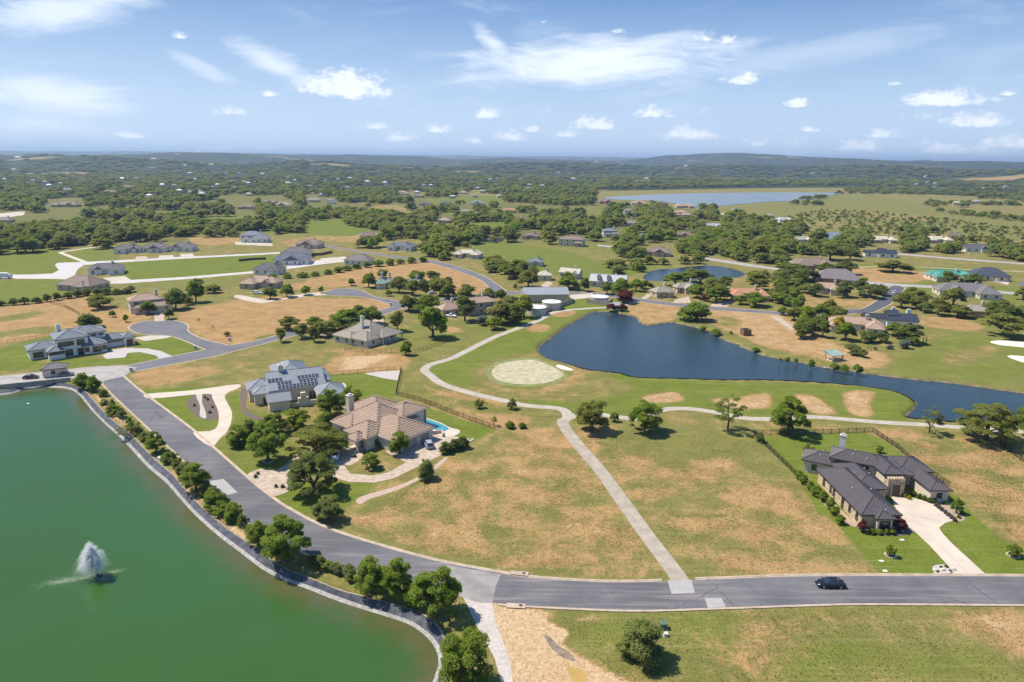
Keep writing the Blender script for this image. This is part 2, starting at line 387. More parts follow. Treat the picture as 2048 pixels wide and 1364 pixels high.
# golf course round the pond
cov([(990, 640), (1100, 600), (1210, 600), (1300, 600), (1370, 615), (1380, 650), (1290, 655), (1180, 622), (1080, 690), (1080, 715), (1150, 740), (1260, 755), (1500, 765), (1800, 780), (1840, 810), (1800, 842),
     (1500, 832), (1380, 815), (1290, 828), (1150, 830), (1050, 805), (940, 780), (880, 760), (860, 735), (920, 705), (1010, 665)], .12, 0, .62, 0, 2)
cov([(1255, 608), (1300, 600), (1345, 605), (1370, 625), (1340, 645), (1290, 648), (1262, 630)], .7, .45, .1, 0, 2)
cov([(1380, 620), (1480, 622), (1560, 628), (1600, 650), (1680, 690), (1770, 708), (1760, 735), (1690, 728), (1560, 700), (1500, 690), (1440, 668), (1400, 650)], .85, .55, 0, 0, 3)
cov([(1370, 630), (1440, 655), (1520, 690), (1600, 715), (1640, 725), (1620, 735), (1540, 712), (1450, 680), (1380, 652)], .35, .05, .35, 0, 1.5)
cov([(1430, 630), (1480, 640), (1470, 655), (1410, 645)], .45, .1, .2, 0, 2)
cov([(860, 775), (960, 770), (1050, 760), (1130, 765), (1230, 752), (1280, 760), (1260, 785), (1180, 800), (1080, 802), (960, 788)], .45, 0, .3, 0, 3)
cov([(960, 730), (1030, 710), (1110, 712), (1160, 735), (1180, 760), (1080, 785), (985, 775), (950, 755)], .62, .05, .25, 0, 4)
cov([(970, 735), (1030, 715), (1110, 720), (1145, 745), (1080, 778), (990, 770)], .3, 0, .4, 0, 2)
cov([(1225, 748), (1400, 764), (1640, 770), (1790, 784), (1740, 788), (1540, 775), (1400, 777), (1290, 775)], .12, 0, 1, 0, 1.2)
for tee in [[(1283, 794), (1307, 787), (1349, 784), (1368, 797), (1359, 803), (1325, 806), (1290, 802)], [(1420, 800), (1445, 795), (1476, 797), (1503, 789), (1539, 789), (1537, 812), (1490, 820), (1440, 810)],
            [(1592, 789), (1620, 790), (1640, 799), (1674, 824), (1659, 829), (1625, 827), (1600, 805)], [(1686, 790), (1700, 783), (1724, 780), (1750, 786), (1740, 809), (1745, 833), (1715, 832), (1696, 822)]]:
    cov(tee, .95, .62, 0, 0, 1.6)
cov([(1755, 805), (1790, 797), (1830, 806), (1818, 832), (1790, 838), (1760, 822)], .2, 0, .85, 0, 1)
cov([(1050, 650), (1085, 648), (1102, 656), (1085, 663), (1060, 663)], .85, .35, 0, 0, 1.5)
cov([(1100, 626), (1125, 621), (1152, 624), (1140, 632), (1110, 633)], .9, .45, 0, 0, 1.5)
cov([(800, 745), (850, 700), (900, 690), (840, 745), (870, 775), (960, 800), (1050, 820), (1120, 830), (1120, 845), (1020, 850), (960, 838), (870, 805), (800, 790)], .38, 0, .38, 0, 2)
cov([(850, 770), (900, 785), (985, 800), (1000, 806), (900, 795), (860, 782)], .7, .1, .1, 0, 1.5)
cov([(915, 832), (1000, 828), (1060, 838), (1050, 852), (990, 852)], .75, .25, 0, 0, 2)
cov([(830, 650), (900, 640), (980, 650), (1010, 662), (920, 695), (830, 690), (800, 700)], .25, 0, .4, 0, 2)
cov([(770, 660), (835, 655), (840, 690), (800, 695)], .3, 0, .4, 0, 2)
blob(905, 660, 20, 6, dry=.8, bare=.5, soft=2)
# lots by the pond road
cov([(265, 745), (400, 720), (560, 692), (680, 680), (700, 700), (690, 715), (700, 738), (640, 750), (560, 745), (400, 772), (290, 778)], .42, 0, .2, 0, 2)
cov([(520, 672), (640, 660), (680, 668), (690, 690), (600, 700), (520, 695)], .35, 0, .35, 0, 2)
cov([(270, 748), (330, 735), (440, 738), (400, 755), (310, 772), (280, 768)], .8, .3, 0, 0, 3)
cov([(640, 740), (690, 712), (760, 706), (812, 712), (800, 738), (700, 748)], .85, .42, 0, 0, 2.5)
cov([(690, 715), (750, 705), (775, 712), (740, 732), (690, 740)], .9, .8, 0, 0, 2.5)
cov([(660, 700), (760, 695), (800, 705), (700, 712)], .6, .15, 0, 0, 2)
cov([(290, 780), (390, 774), (475, 768), (470, 772), (390, 790), (297, 792)], .1, 0, .85, 0, .6, False)
cov([(310, 797), (422, 788), (436, 825), (434, 850), (390, 864), (370, 855)], .12, 0, .8, 0, .5)
cov([(452, 792), (478, 780), (482, 822), (466, 822)], .15, 0, .7, 0, .5, False)
cov([(464, 826), (510, 820), (560, 850), (560, 870), (470, 862)], .15, 0, .65, 0, 1, False)
cov([(640, 752), (730, 745), (795, 760), (790, 792), (720, 800), (650, 785)], .1, 0, .85, 0, .6, False)
cov([(430, 895), (470, 868), (560, 870), (600, 900), (560, 930), (500, 955)], .32, 0, .55, 0, 1)
cov([(535, 985), (600, 960), (700, 965), (750, 968), (700, 1010), (640, 1025), (600, 1030)], .25, 0, .7, 0, 1)
cov([(825, 805), (880, 825), (990, 860), (950, 880), (890, 880), (860, 850)], .15, 0, .75, 0, .8, False)
cov([(-300, 722), (0, 700), (60, 680), (110, 672), (130, 690), (60, 735), (0, 742), (-300, 760)], .08, 0, .95, 0, .8, False)
cov([(60, 738), (140, 716), (205, 718), (255, 706), (312, 712), (300, 722), (180, 732), (130, 735)], .12, 0, .85, 0, .8)
cov([(265, 690), (340, 675), (405, 698), (400, 706), (345, 712), (310, 700)], .12, 0, .85, 0, .8)
# the verge between reservoir and road
cov([(120, 757), (195, 765), (300, 870), (400, 965), (500, 1060), (620, 1125), (720, 1155), (900, 1210), (950, 1260), (985, 1364), (980, 1500), (850, 1480),
     (890, 1330), (850, 1250), (720, 1205), (560, 1150), (470, 1085), (380, 995), (250, 875), (180, 795), (140, 772), (-200, 790), (-200, 775)], .42, .05, .35, 0, 1)
for (a, b) in [((208, 812), (248, 852)), ((345, 945), (385, 1000)), ((395, 995), (480, 1075)), ((470, 1060), (520, 1105)), ((185, 788), (215, 812))]:
    blob((a[0] + b[0]) / 2, (a[1] + b[1]) / 2, 5, 3, dry=.6, bare=.5, soft=1)
    cov([(a[0], a[1]), (a[0] + 12, a[1] + 2), (b[0] + 10, b[1] - 4), (b[0] - 2, b[1])], .75, .75, 0, 0, 1)
# the empty lot and its neighbours
cov([(655, 1040), (1010, 855), (1130, 855), (1345, 1150), (1250, 1158), (1050, 1148), (880, 1118), (740, 1080)], .61, .2, .06, 0, 1.2, False)
cov([(700, 1025), (860, 945), (1010, 862), (1020, 872), (940, 918), (850, 968), (740, 1025)], .35, .0, .25, 0, 2)
cov([(700, 1050), (850, 1100), (1000, 1133), (1150, 1140), (1150, 1146), (1000, 1142), (860, 1112), (740, 1075)], .30, 0, .3, 0, 1.2)
for q in [(985, 1010, 18, 28), (1010, 945, 40, 10), (1075, 1018, 30, 9), (1180, 998, 34, 14), (1130, 960, 22, 8), (1095, 975, 10, 6), (1240, 1040, 18, 12), (885, 1020, 12, 26),
          (930, 1115, 50, 9), (1020, 1100, 35, 10), (1045, 965, 14, 6), (820, 1060, 36, 14), (945, 945, 24, 8), (985, 1062, 16, 7), (1110, 1040, 14, 7), (1195, 940, 20, 8), (1160, 900, 26, 8), (920, 985, 14, 14), (1150, 1108, 22, 5), (1290, 1110, 16, 6)]:
    blob(*q, dry=.34, bare=0, lush=.26, soft=3.0)
for q in [(930, 935, 40, 10), (1040, 945, 40, 8), (960, 1005, 14, 24), (1060, 985, 30, 8), (1090, 885, 40, 9), (1040, 903, 25, 6), (1130, 1050, 40, 8), (1200, 1060, 30, 10), (870, 1060, 26, 22), (940, 1070, 30, 12), (1130, 1115, 60, 8), (740, 1035, 40, 8), (1070, 868, 18, 5)]:
    blob(*q, dry=.78, bare=.55, soft=2.6)
cov([(1140, 850), (1300, 830), (1520, 862), (1610, 970), (1700, 1070), (1770, 1150), (1560, 1155), (1400, 1160), (1260, 1000), (1190, 905)], .5, .1, .12, 0, 1.5, False)
cov([(1180, 862), (1300, 850), (1510, 868), (1590, 955), (1480, 935), (1300, 912), (1210, 905)], .26, 0, .28, 0, 6)
blob(1195, 862, 35, 10, dry=.85, bare=.5, soft=2.5)
blob(1188, 890, 8, 22, dry=.8, bare=.6, soft=1.5)
for q in [(1430, 930, 50, 12), (1510, 990, 65, 16), (1550, 1010, 45, 12), (1400, 950, 36, 8), (1270, 925, 22, 10), (1330, 945, 25, 8), (1240, 958, 16, 8), (1300, 985, 40, 10), (1590, 1140, 110, 10), (1630, 1060, 40, 18), (1460, 1125, 60, 9), (1735, 1137, 16, 5), (1560, 985, 20, 6), (1400, 1050, 50, 9), (1500, 1070, 50, 12)]:
    blob(*q, dry=.78, bare=.5, soft=3.0)
for q in [(1350, 1005, 26, 8), (1420, 1010, 18, 7), (1290, 970, 26, 8), (1560, 1040, 30, 8), (1340, 1070, 30, 10), (1450, 1085, 36, 7), (1395, 1130, 30, 14)]:
    blob(*q, dry=.28, lush=.25, soft=3.0)
cov([(1525, 872), (1746, 866), (1800, 905), (1850, 945), (1900, 985), (1925, 1010), (1990, 1070), (2048, 1110), (2200, 1150), (1973, 1150), (1880, 1058), (1900, 1030), (1830, 1000), (1700, 1035), (1640, 1030), (1600, 962)], .08, 0, .95, 0, .6, False)
cov([(1655, 1030), (1720, 1060), (1830, 1062), (1917, 1150), (1765, 1150), (1745, 1130), (1700, 1075)], .10, 0, .9, 0, .8, False)
cov([(1750, 864), (1850, 868), (2000, 890), (2300, 900), (2300, 1160), (2060, 1110), (1990, 1065), (1930, 1005), (1850, 935)], .42, .05, .16, 0, 1.5, False)
for q in [(1790, 870, 50, 7), (1850, 892, 22, 4), (1850, 918, 26, 9), (1930, 925, 60, 9), (1930, 965, 36, 20), (2000, 985, 40, 9), (2030, 1010, 30, 18), (2040, 940, 40, 9), (1970, 905, 26, 5), (2040, 1060, 20, 20), (1935, 878, 26, 5)]:
    blob(*q, dry=.8, bare=.52, soft=3.0)
# foreground field and the dirt yard
cov([(1035, 1213), (1300, 1223), (1700, 1211), (2100, 1213), (2400, 1220), (2400, 1550), (1200, 1550), (1230, 1364), (1150, 1290), (1090, 1235)], .36, .02, .36, 0, 1.0, False)
for q in [(1560, 1265, 70, 20), (1850, 1250, 70, 22), (1500, 1330, 60, 20), (1270, 1365, 60, 20), (1690, 1240, 40, 10)]:
    blob(*q, dry=.58, bare=.05, lush=.1, soft=6)
for q in [(1680, 1300, 60, 18), (1900, 1330, 90, 16), (1400, 1250, 40, 12), (1200, 1260, 40, 12), (1620, 1345, 40, 15)]:
    blob(*q, dry=.18, lush=.55, soft=6)
blob(2010, 1250, 80, 28, dry=.88, bare=.6, soft=4); blob(2030, 1280, 40, 30, dry=.88, bare=.6, soft=4); blob(1950, 1232, 36, 9, dry=.85, bare=.55, soft=2)
cov([(985, 1206), (1035, 1213), (1080, 1222), (1105, 1245), (1140, 1262), (1130, 1290), (1175, 1320), (1260, 1364), (1330, 1430), (1340, 1560), (1020, 1560), (1015, 1364), (990, 1256)], .8, .97, 0, 0, 1.0)
blob(1085, 1228, 22, 6, dry=.8, bare=.8, soft=1); blob(1175, 1238, 24, 7, dry=.7, bare=.7, soft=1.5)

# ---- ground sheet: one polar grid out to the horizon
ang = np.concatenate([np.arange(-180, -52, 8.0), np.arange(-52, 52.01, 0.21), np.arange(60, 180, 8.0)])
rr = np.concatenate([[0.5, 20, 40, 55, 65], np.exp(np.arange(math.log(72), math.log(2600), 0.0064)), np.exp(np.arange(math.log(2600), math.log(42000), 0.015))])
A_, R_ = np.meshgrid(np.radians(ang), rr)
GX = (R_ * np.sin(A_)).ravel(); GY = (R_ * np.cos(A_)).ravel()
GZ = terrain(GX, GY)
cover = np.zeros((GX.size, 4)); cover[:, 0] = .42; cover[:, 2] = .2
far = sstep(np.hypot(GX, GY), 1500, 2600); cover[:, 3] = far * .9; cover[:, 0] += far * (.1 - .42)
for (P, val, soft) in COV:
    d = sdf(GX, GY, P); k = d < soft
    if not k.any(): continue
    wgt = sstep(-d[k], -soft, soft)[:, None]
    cover[k] = cover[k] * (1 - wgt) + np.array(val) * wgt
# far clearings and pastures in the woodland
cl = fbm(GX / 420 + 5, GY / 260, 3, 21); rg = np.hypot(GX, GY)
m_ = far * sstep(cl, .62, .70)
cover[:, 0] += m_ * .5; cover[:, 3] *= (1 - m_ * .9); cover[:, 1] += m_ * .25 * (vnoise(GX / 150, GY / 90, 5) > .6)
dp = sdf(GX, GY, pond_poly); GZ = np.where(dp < 4, -2.2 * sstep(-dp, -2.9, 0.4), GZ)
dg = sdf(GX, GY, golf_poly); GZ = np.where(dg < 3, GZ - 1.6 * sstep(-dg, -1.9, .8), GZ)
nA, nR = len(ang), len(rr)
idx = np.arange(nA * nR).reshape(nR, nA)
nxt = np.roll(idx, -1, axis=1)
quads = np.stack([idx[:-1], idx[1:], nxt[1:], nxt[:-1]], -1).reshape(-1, 4)[:, ::-1]
def fast_mesh(name, V, Fq, smooth_=False):
    me = bpy.data.meshes.new(name); k = Fq.shape[1]
    me.vertices.add(len(V)); me.vertices.foreach_set('co', np.ascontiguousarray(V, dtype=np.float32).ravel())
    me.loops.add(Fq.size); me.loops.foreach_set('vertex_index', Fq.astype(np.int32).ravel())
    me.polygons.add(len(Fq)); me.polygons.foreach_set('loop_start', np.arange(0, Fq.size, k, dtype=np.int32))
    if smooth_: me.polygons.foreach_set('use_smooth', np.ones(len(Fq), dtype=bool))
    me.update(calc_edges=True); return me
gme = fast_mesh('ground', np.stack([GX, GY, GZ], -1), quads, True)
ca = gme.color_attributes.new('cover', 'FLOAT_COLOR', 'POINT')
ca.data.foreach_set('color', np.clip(cover, 0, 1).astype(np.float32).ravel())

gm = bpy.data.materials.new('ground_cover'); gm.use_nodes = True
n = NT(gm.node_tree); p = gm.node_tree.nodes['Principled BSDF']
p.inputs['Roughness'].default_value = 0.95; p.inputs['Specular IOR Level'].default_value = 0.1
at = n.n('ShaderNodeAttribute'); at.attribute_name = 'cover'
sp = n.n('ShaderNodeSeparateColor', i_0=at.outputs['Color'])
dry, bare, lush, wood = sp.outputs[0], sp.outputs[1], sp.outputs[2], at.outputs['Alpha']
pos = n.n('ShaderNodeNewGeometry').outputs['Position']
n_big = n.noise(pos, 0.035, 4, 0.6); n_mid = n.noise(pos, 0.16, 5, 0.65, 0.6); n_fine = n.noise(pos, 0.9, 4, 0.65); n_gr = n.noise(pos, 2.7, 4, 0.72)
j = lambda a, k: n.math('MULTIPLY', n.math('SUBTRACT', a, 0.5), k)
jit = n.math('ADD', n.math('ADD', j(n_big, .7), j(n_mid, 1.0)), n.math('ADD', j(n_fine, 1.0), j(n_gr, .8)))
jit2 = n.math('ADD', j(n.noise(pos, 0.22, 5, 0.7, 0.8), 1.3), n.math('ADD', j(n_fine, .9), j(n_gr, .8)))
grass = n.mix(n.rng(n_mid, .3, .7), (.140, .146, .032, 1), (.205, .196, .052, 1))
grass = n.mix(n.rng(n_gr, .3, .75, 0, .5), grass, (.205, .175, .078, 1))
lawn = n.mix(n.rng(n_mid, .3, .7), (.118, .156, .018, 1), (.165, .198, .030, 1))
lawn = n.mix(n.rng(n_gr, .35, .75, 0, .35), lawn, (.066, .100, .016, 1))
straw = n.mix(n.rng(n_mid, .3, .7), (.31, .190, .080, 1), (.43, .270, .122, 1))
straw = n.mix(n.rng(n_gr, .50, .66, 0, .6), straw, (.19, .120, .045, 1))
soil = n.mix(n.rng(n_fine, .3, .7), (.45, .305, .170, 1), (.57, .415, .255, 1))
soil = n.mix(n.rng(n_big, .5, .7, 0, .3), soil, (.44, .21, .085, 1))
wfl = n.mix(n.rng(n.noise(pos, 0.05, 5, 0.7), .35, .65), (.022, .034, .014, 1), (.060, .070, .030, 1))
wfl = n.mix(n.rng(n.noise(n.mapping(pos, (1, .5, 1)), 0.0045, 5, 0.65), .40, .62, 0, .75), wfl, (.020, .030, .016, 1))
wfl = n.mix(n.rng(n.noise(n.mapping(pos, (1, .4, 1), loc=(900, 0, 0)), 0.006, 4, 0.7), .60, .70, 0, .8), wfl, (.16, .13, .075, 1))
c = n.mix(n.rng(n.math('ADD', lush, n.math('MULTIPLY', jit, .35)), .22, .72), grass, lawn)
c = n.mix(n.rng(n.math('ADD', dry, n.math('MULTIPLY', jit, .85)), .36, .74), c, straw)
c = n.mix(n.rng(n.math('ADD', bare, n.math('MULTIPLY', jit2, .8)), .46, .86), c, soil)
trk = n.noise(n.mapping(pos, (.035, 1.0, 1), rot=(0, 0, RAD(-52))), .8, 3, .6)
c = n.mix(n.rng(trk, .5, .75, 0, .22), c, (.40, .33, .18, 1))
spk = n.noise(pos, 2.1, 4, .75)
c = n.mix(n.rng(spk, .36, .56, .75, 0), c, n.mix(.52, c, (.05, .036, .010, 1)))
c = n.mix(n.rng(spk, .58, .78, 0, .4), c, n.mix(.4, c, (.55, .46, .28, 1)))
c = n.mix(n.rng(n.math('ADD', wood, n.math('MULTIPLY', jit, .4)), .4, .75), c, wfl)
n.put(p.inputs['Base Color'], c)
bn = n.n('ShaderNodeBump'); bn.inputs['Strength'].default_value = 0.55; bn.inputs['Distance'].default_value = 0.25
n.put(bn.inputs['Height'], n.math('ADD', n_gr, n_fine)); n.put(p.inputs['Normal'], bn.outputs[0])
tag(link('ground', gme, gm), 'rolling ground of lawns, dry fields and bare soil reaching the horizon', kind='structure')

# ------------------------------------------------------------------ water
def water_mat(name, deep, wave, wscale, rough=0.06, tint=None):
    mt = bpy.data.materials.new(name); mt.use_nodes = True
    n = NT(mt.node_tree); p = mt.node_tree.nodes['Principled BSDF']
    pos = n.n('ShaderNodeNewGeometry').outputs['Position']
    nz = n.noise(pos, 0.02, 3, 0.6)
    n.put(p.inputs['Base Color'], n.mix(n.rng(nz, .3, .7), tuple(x * .85 for x in deep) + (1,), tuple(x * 1.12 for x in (tint or deep)) + (1,)))
    p.inputs['Roughness'].default_value = rough; p.inputs['IOR'].default_value = 1.33
    if tint:
        at = n.n('ShaderNodeAttribute'); at.attribute_name = 'shallow'
        cc = p.inputs['Base Color'].links[0].from_socket
        n.put(p.inputs['Base Color'], n.mix(n.math('MULTIPLY', at.outputs['Fac'], n.rng(n.noise(pos, .25, 4, .65), .25, .6, .25, 1)), cc, (.095, .085, .038, 1)))
    h = n.math('ADD', n.noise(n.mapping(pos, (1, 2.2, 1), rot=(0, 0, .3)), wscale, 4, 0.6, 0.5), n.math('MULTIPLY', n.noise(pos, wscale * .13, 3, .6), 2.0))
    b = n.n('ShaderNodeBump'); b.inputs['Strength'].default_value = wave; b.inputs['Distance'].default_value = .12
    n.put(b.inputs['Height'], h); n.put(p.inputs['Normal'], b.outputs[0])
    return mt
m_green = water_mat('reservoir_water', (.042, .100, .017), .36, .9, .10, (.034, .088, .024))
m_blue = water_mat('pond_water', (.018, .040, .054), .65, 1.6, .10)
m_lake = water_mat('lake_water', (.10, .115, .11), .8, .5, .15)
def grow(pts, d):
    """outline moved outwards by d metres (d may be a list)"""
    L = len(pts); area = sum(pts[i - 1].x * pts[i].y - pts[i].x * pts[i - 1].y for i in range(L)); s = 1 if area > 0 else -1
    o = []
    for i in range(L):
        t = (pts[(i + 1) % L] - pts[i - 1]); t.z = 0; t.normalize()
        dd = d[i] if isinstance(d, (list, tuple)) else d
        o.append(Vector((pts[i].x + t.y * s * dd, pts[i].y - t.x * s * dd, pts[i].z)))
    return o
from mathutils.geometry import delaunay_2d_cdt
_o = [(q.x, q.y) for q in grow(pond_poly, .15)]; _xs = [q[0] for q in _o]; _ys = [q[1] for q in _o]
_gx, _gy = np.meshgrid(np.arange(min(_xs), max(_xs), 2.6), np.arange(min(_ys), max(_ys), 2.6)); _gx = _gx.ravel(); _gy = _gy.ravel(); _d = sdf(_gx, _gy, pond_poly); _k = (_d < -.9) & (_gx > -160)
_pts = [Vector(q) for q in _o] + [Vector((x, y)) for x, y in zip(_gx[_k], _gy[_k])]
_v, _e, _fc, *_rest = delaunay_2d_cdt(_pts, [], [list(range(len(_o)))], 2, 1e-4)
me = bpy.data.meshes.new('reservoir_water'); me.from_pydata([(q.x, q.y, -1.0) for q in _v], [], [tuple(f_) for f_ in _fc]); bm_ = bmesh.new(); bm_.from_mesh(me)
for f_ in bm_.faces:
    if f_.normal.z < 0: f_.normal_flip()
bm_.to_mesh(me); bm_.free()
_dv = sdf(np.array([q.x for q in _v]), np.array([q.y for q in _v]), pond_poly); me.attributes.new('shallow', 'FLOAT', 'POINT').data.foreach_set('value', (1 - sstep(-_dv, 0, 6.5)).astype(np.float32))
tag(link('reservoir_water', me, m_green), 'green water of the lined reservoir', kind='structure')
b = MB(); b.sheet([Vector((q.x, q.y, -.55)) for q in grow(golf_poly, .6)]); tag(b.build('golf_pond_water', m_blue), 'rippled blue water of the golf course pond', kind='structure')
for i, P in enumerate(far_pond_polys):
    b = MB(); b.sheet([Vector((q.x, q.y, .35 if i == 1 else .06)) for q in P])
    tag(b.build(['small_pond_water', 'lake_water', 'river_pool_water', 'distant_pond_water', 'hedged_pond_water'][i], m_lake if i in (1, 2) else m_blue),
        ['still pond water behind the roadside oaks', 'pale lake water between the far shores', 'river pool water below the wooded bluff', 'sliver of pond water by the far road', 'pond water behind the long lawn'][i], kind='structure')
# reservoir bank: pale scoured rim, dark liner, rolled edge
def jitter_list(n_, a, b_, seed, f=7.0):
    return [a + (b_ - a) * float(vnoise(np.array([i / f]), np.array([seed * 1.0]), seed)[0]) for i in range(n_)]
Lp = len(pond_poly)
W0 = [Vector((q.x, q.y, -1.25)) for q in grow(pond_poly, -.5)]
W1 = grow(pond_poly, jitter_list(Lp, .35, .85, 4)); W1 = [Vector((q.x, q.y, -.7)) for q in W1]
W2 = grow(pond_poly, jitter_list(Lp, 1.25, 2.15, 9)); W2 = [Vector((q.x, q.y, .10)) for q in W2]
W3 = [Vector((q.x, q.y, -.12)) for q in grow(W2, .5)]
cl_ = lambda a: list(a) + [a[0]]
m_rim = mat('scoured_rim', (.29, .275, .26), .6, .35, 1.6, var2=.5, scale2=.5, coords='W', bump=.3, bscale=3)
m_liner = mat('liner_sheet', (.085, .09, .11), .7, .45, .9, spec=.15, coords='W', bump=.5, bscale=2.5, var2=.4, scale2=.25)
def strip_up(A, B, name, mt, label):
    b = MB(); b.strip(cl_(A), cl_(B)); me = b.mesh(name, True)
    bm_ = bmesh.new(); bm_.from_mesh(me); bmesh.ops.recalc_face_normals(bm_, faces=bm_.faces)
    if sum(f_.normal.z for f_ in bm_.faces) < 0: bmesh.ops.reverse_faces(bm_, faces=bm_.faces)
    bm_.to_mesh(me); bm_.free()
    return tag(link(name, me, mt), label, kind='structure')
strip_up(W0, W1, 'reservoir_rim', m_rim, 'pale scoured rim at the waterline of the reservoir')
strip_up(W1, W2, 'reservoir_liner', m_liner, 'dark plastic liner on the bank of the reservoir')
strip_up(W2, W3, 'liner_edge', mat('liner_edge', (.36, .29, .2), .8, .3, 1.0, coords='W'), 'buried sandy edge of the reservoir liner')
# golf pond muddy rim
Lg = len(golf_poly); B0 = [Vector((q.x, q.y, -.75)) for q in grow(golf_poly, -.3)]; B1 = [Vector((q.x, q.y, -.12)) for q in grow(golf_poly, jitter_list(Lg, .6, 1.3, 14))]
B2 = [Vector((q.x, q.y, -.03)) for q in grow(golf_poly, 2.0)]
strip_up(B0, B1, 'pond_bank', mat('mud_bank', (.17, .135, .07), .9, .5, .5, coords='W'), 'muddy bank of the golf course pond')

# ------------------------------------------------------------------ roads, paths, drives
m_asph = mat('asphalt', (.135, .13, .14), .85, .12, .35, var2=.0, coords='W', bump=.15, bscale=12)
def asphalt_mat():
    mt = bpy.data.materials.new('worn_asphalt'); mt.use_nodes = True
    n = NT(mt.node_tree); p = mt.node_tree.nodes['Principled BSDF']; p.inputs['Roughness'].default_value = .8; p.inputs['Specular IOR Level'].default_value = .25
    pos = n.n('ShaderNodeNewGeometry').outputs['Position']
    a = n.noise(pos, .07, 4, .6); st = n.noise(n.mapping(pos, (.05, .9, 1)), 1.0, 4, .65); g = n.noise(pos, 3.0, 4, .7)
    at = n.n('ShaderNodeAttribute'); at.attribute_name = 'pale'
    c = n.mix(n.rng(a, .35, .65), (.100, .098, .110, 1), (.150, .145, .155, 1))
    c = n.mix(n.math('MULTIPLY', n.rng(st, .45, .7), n.math('ADD', .26, n.math('MULTIPLY', at.outputs['Fac'], .7), clamp=True)), c, (.30, .265, .245, 1))
    c = n.mix(n.rng(g, .35, .75, 0, .25), c, (.07, .07, .08, 1))
    vo = n.n('ShaderNodeTexVoronoi', feature='DISTANCE_TO_EDGE'); n.put(vo.inputs['Vector'], n.n('ShaderNodeVectorMath', operation='MULTIPLY_ADD', i_0=n.n('ShaderNodeCombineXYZ', i_0=g, i_1=st, i_2=0.0).outputs[0], i_1=(1.5, 1.5, 0), i_2=pos).outputs[0]); vo.inputs['Scale'].default_value = .085
    c = n.mix(n.math('MULTIPLY', n.rng(vo.outputs['Distance'], .005, .002), n.rng(a, .45, .6)), c, (.045, .045, .05, 1))
    n.put(p.inputs['Base Color'], c); return mt
m_asph = asphalt_mat()
m_conc = mat('concrete_paving', (.50, .44, .37), .85, .10, .6, var2=.18, scale2=.12, coords='W')
m_path = mat('cart_path_concrete', (.40, .35, .29), .9, .14, .5, var2=.2, scale2=.1, coords='W')
m_kerb = mat('kerb_concrete', (.42, .335, .25), .85, .18, .5, coords='W')
m_pale = mat('pale_paving', (.36, .33, .31), .85, .15, .3, var2=.2, scale2=.1, coords='W')
m_white = mat('bright_concrete', (.55, .47, .385), .8, .06, .4, coords='W', var2=.1, scale2=.15)
m_paver = mat('tan_paving', (.44, .35, .27), .85, .2, .8, var2=.3, scale2=.3, coords='W')
def add_joints(mt, size, rot, dark=.72):
    n = NT(mt.node_tree); p = mt.node_tree.nodes['Principled BSDF']; cc = p.inputs['Base Color'].links[0].from_socket
    br = n.n('ShaderNodeTexBrick'); br.offset = 0; n.put(br.inputs['Vector'], n.mapping(n.n('ShaderNodeNewGeometry').outputs['Position'], rot=(0, 0, RAD(rot))))
    br.inputs['Scale'].default_value = 1.0; br.inputs['Brick Width'].default_value = size; br.inputs['Row Height'].default_value = size; br.inputs['Mortar Size'].default_value = .05; br.inputs['Mortar Smooth'].default_value = .5
    br.inputs['Color1'].default_value = (1, 1, 1, 1); br.inputs['Color2'].default_value = (.93, .93, .93, 1); br.inputs['Mortar'].default_value = (dark, dark, dark, 1)
    st = n.noise(n.n('ShaderNodeNewGeometry').outputs['Position'], .35, 4, .7)
    c2 = n.mix(1.0, cc, br.outputs['Color'], 'MULTIPLY'); n.put(p.inputs['Base Color'], n.mix(n.rng(st, .55, .75, 0, .3), c2, n.mix(1.0, c2, (.55, .5, .45, 1), 'MULTIPLY')))
add_joints(m_white, 3.6, 4); add_joints(m_conc, 3.2, 20); add_joints(m_pale, 5.0, 24, .8)
def pave(name, pts, mt, z, label, n_=4, closed_smooth=True, edge=False):
    P = smooth(poly(pts), n_, True) if closed_smooth else poly(pts)
    b = MB(); b.sheet([Vector((q.x, q.y, z)) for q in P]); o = b.build(name, mt)
    if edge:
        b = MB(); b.sheet([Vector((q.x, q.y, .0155)) for q in grow(P, .6)]); tag(b.build('kerb', m_kerb), 'concrete edging of the ' + label, kind='structure')
    return tag(o, label, kind='structure')
ROAD_L = [(205, 762), (217, 780), (300, 858), (367, 920), (430, 982), (480, 1030), (512, 1052), (570, 1086), (632, 1114), (708, 1139), (800, 1163), (880, 1183), (940, 1196), (978, 1203),
          (1018, 1209), (1168, 1217), (1289, 1220), (1450, 1215), (1624, 1209), (1741, 1207), (2048, 1209), (2400, 1213)]
ROAD_R = [(245, 752), (277, 780), (335, 823), (390, 865), (455, 922), (512, 972), (560, 1008), (584, 1022), (622, 1043), (683, 1068), (785, 1099), (881, 1124), (1000, 1146), (1045, 1154), (1168, 1163), (1260, 1165), (1340, 1162),
          (1450, 1158), (1594, 1153), (1741, 1152), (2048, 1153), (2400, 1156)]
RL = smooth(poly(ROAD_L), 6); RR = smooth(poly(ROAD_R), 6)
def resample(P, n_):
    L = [0.0]
    for a, b_ in zip(P, P[1:]): L.append(L[-1] + (b_ - a).length)
    o = []; j_ = 0
    for k in range(n_):
        s_ = L[-1] * k / (n_ - 1)
        while j_ < len(L) - 2 and L[j_ + 1] < s_: j_ += 1
        t = (s_ - L[j_]) / max(L[j_ + 1] - L[j_], 1e-6); o.append(P[j_].lerp(P[j_ + 1], min(max(t, 0), 1)))
    return o
b = MB(); b.sheet([Vector((q.x, q.y, .024)) for q in RL + RR[::-1]])
ro = b.build('pond_road', m_asph)
pa = ro.data.attributes.new('pale', 'FLOAT', 'POINT')
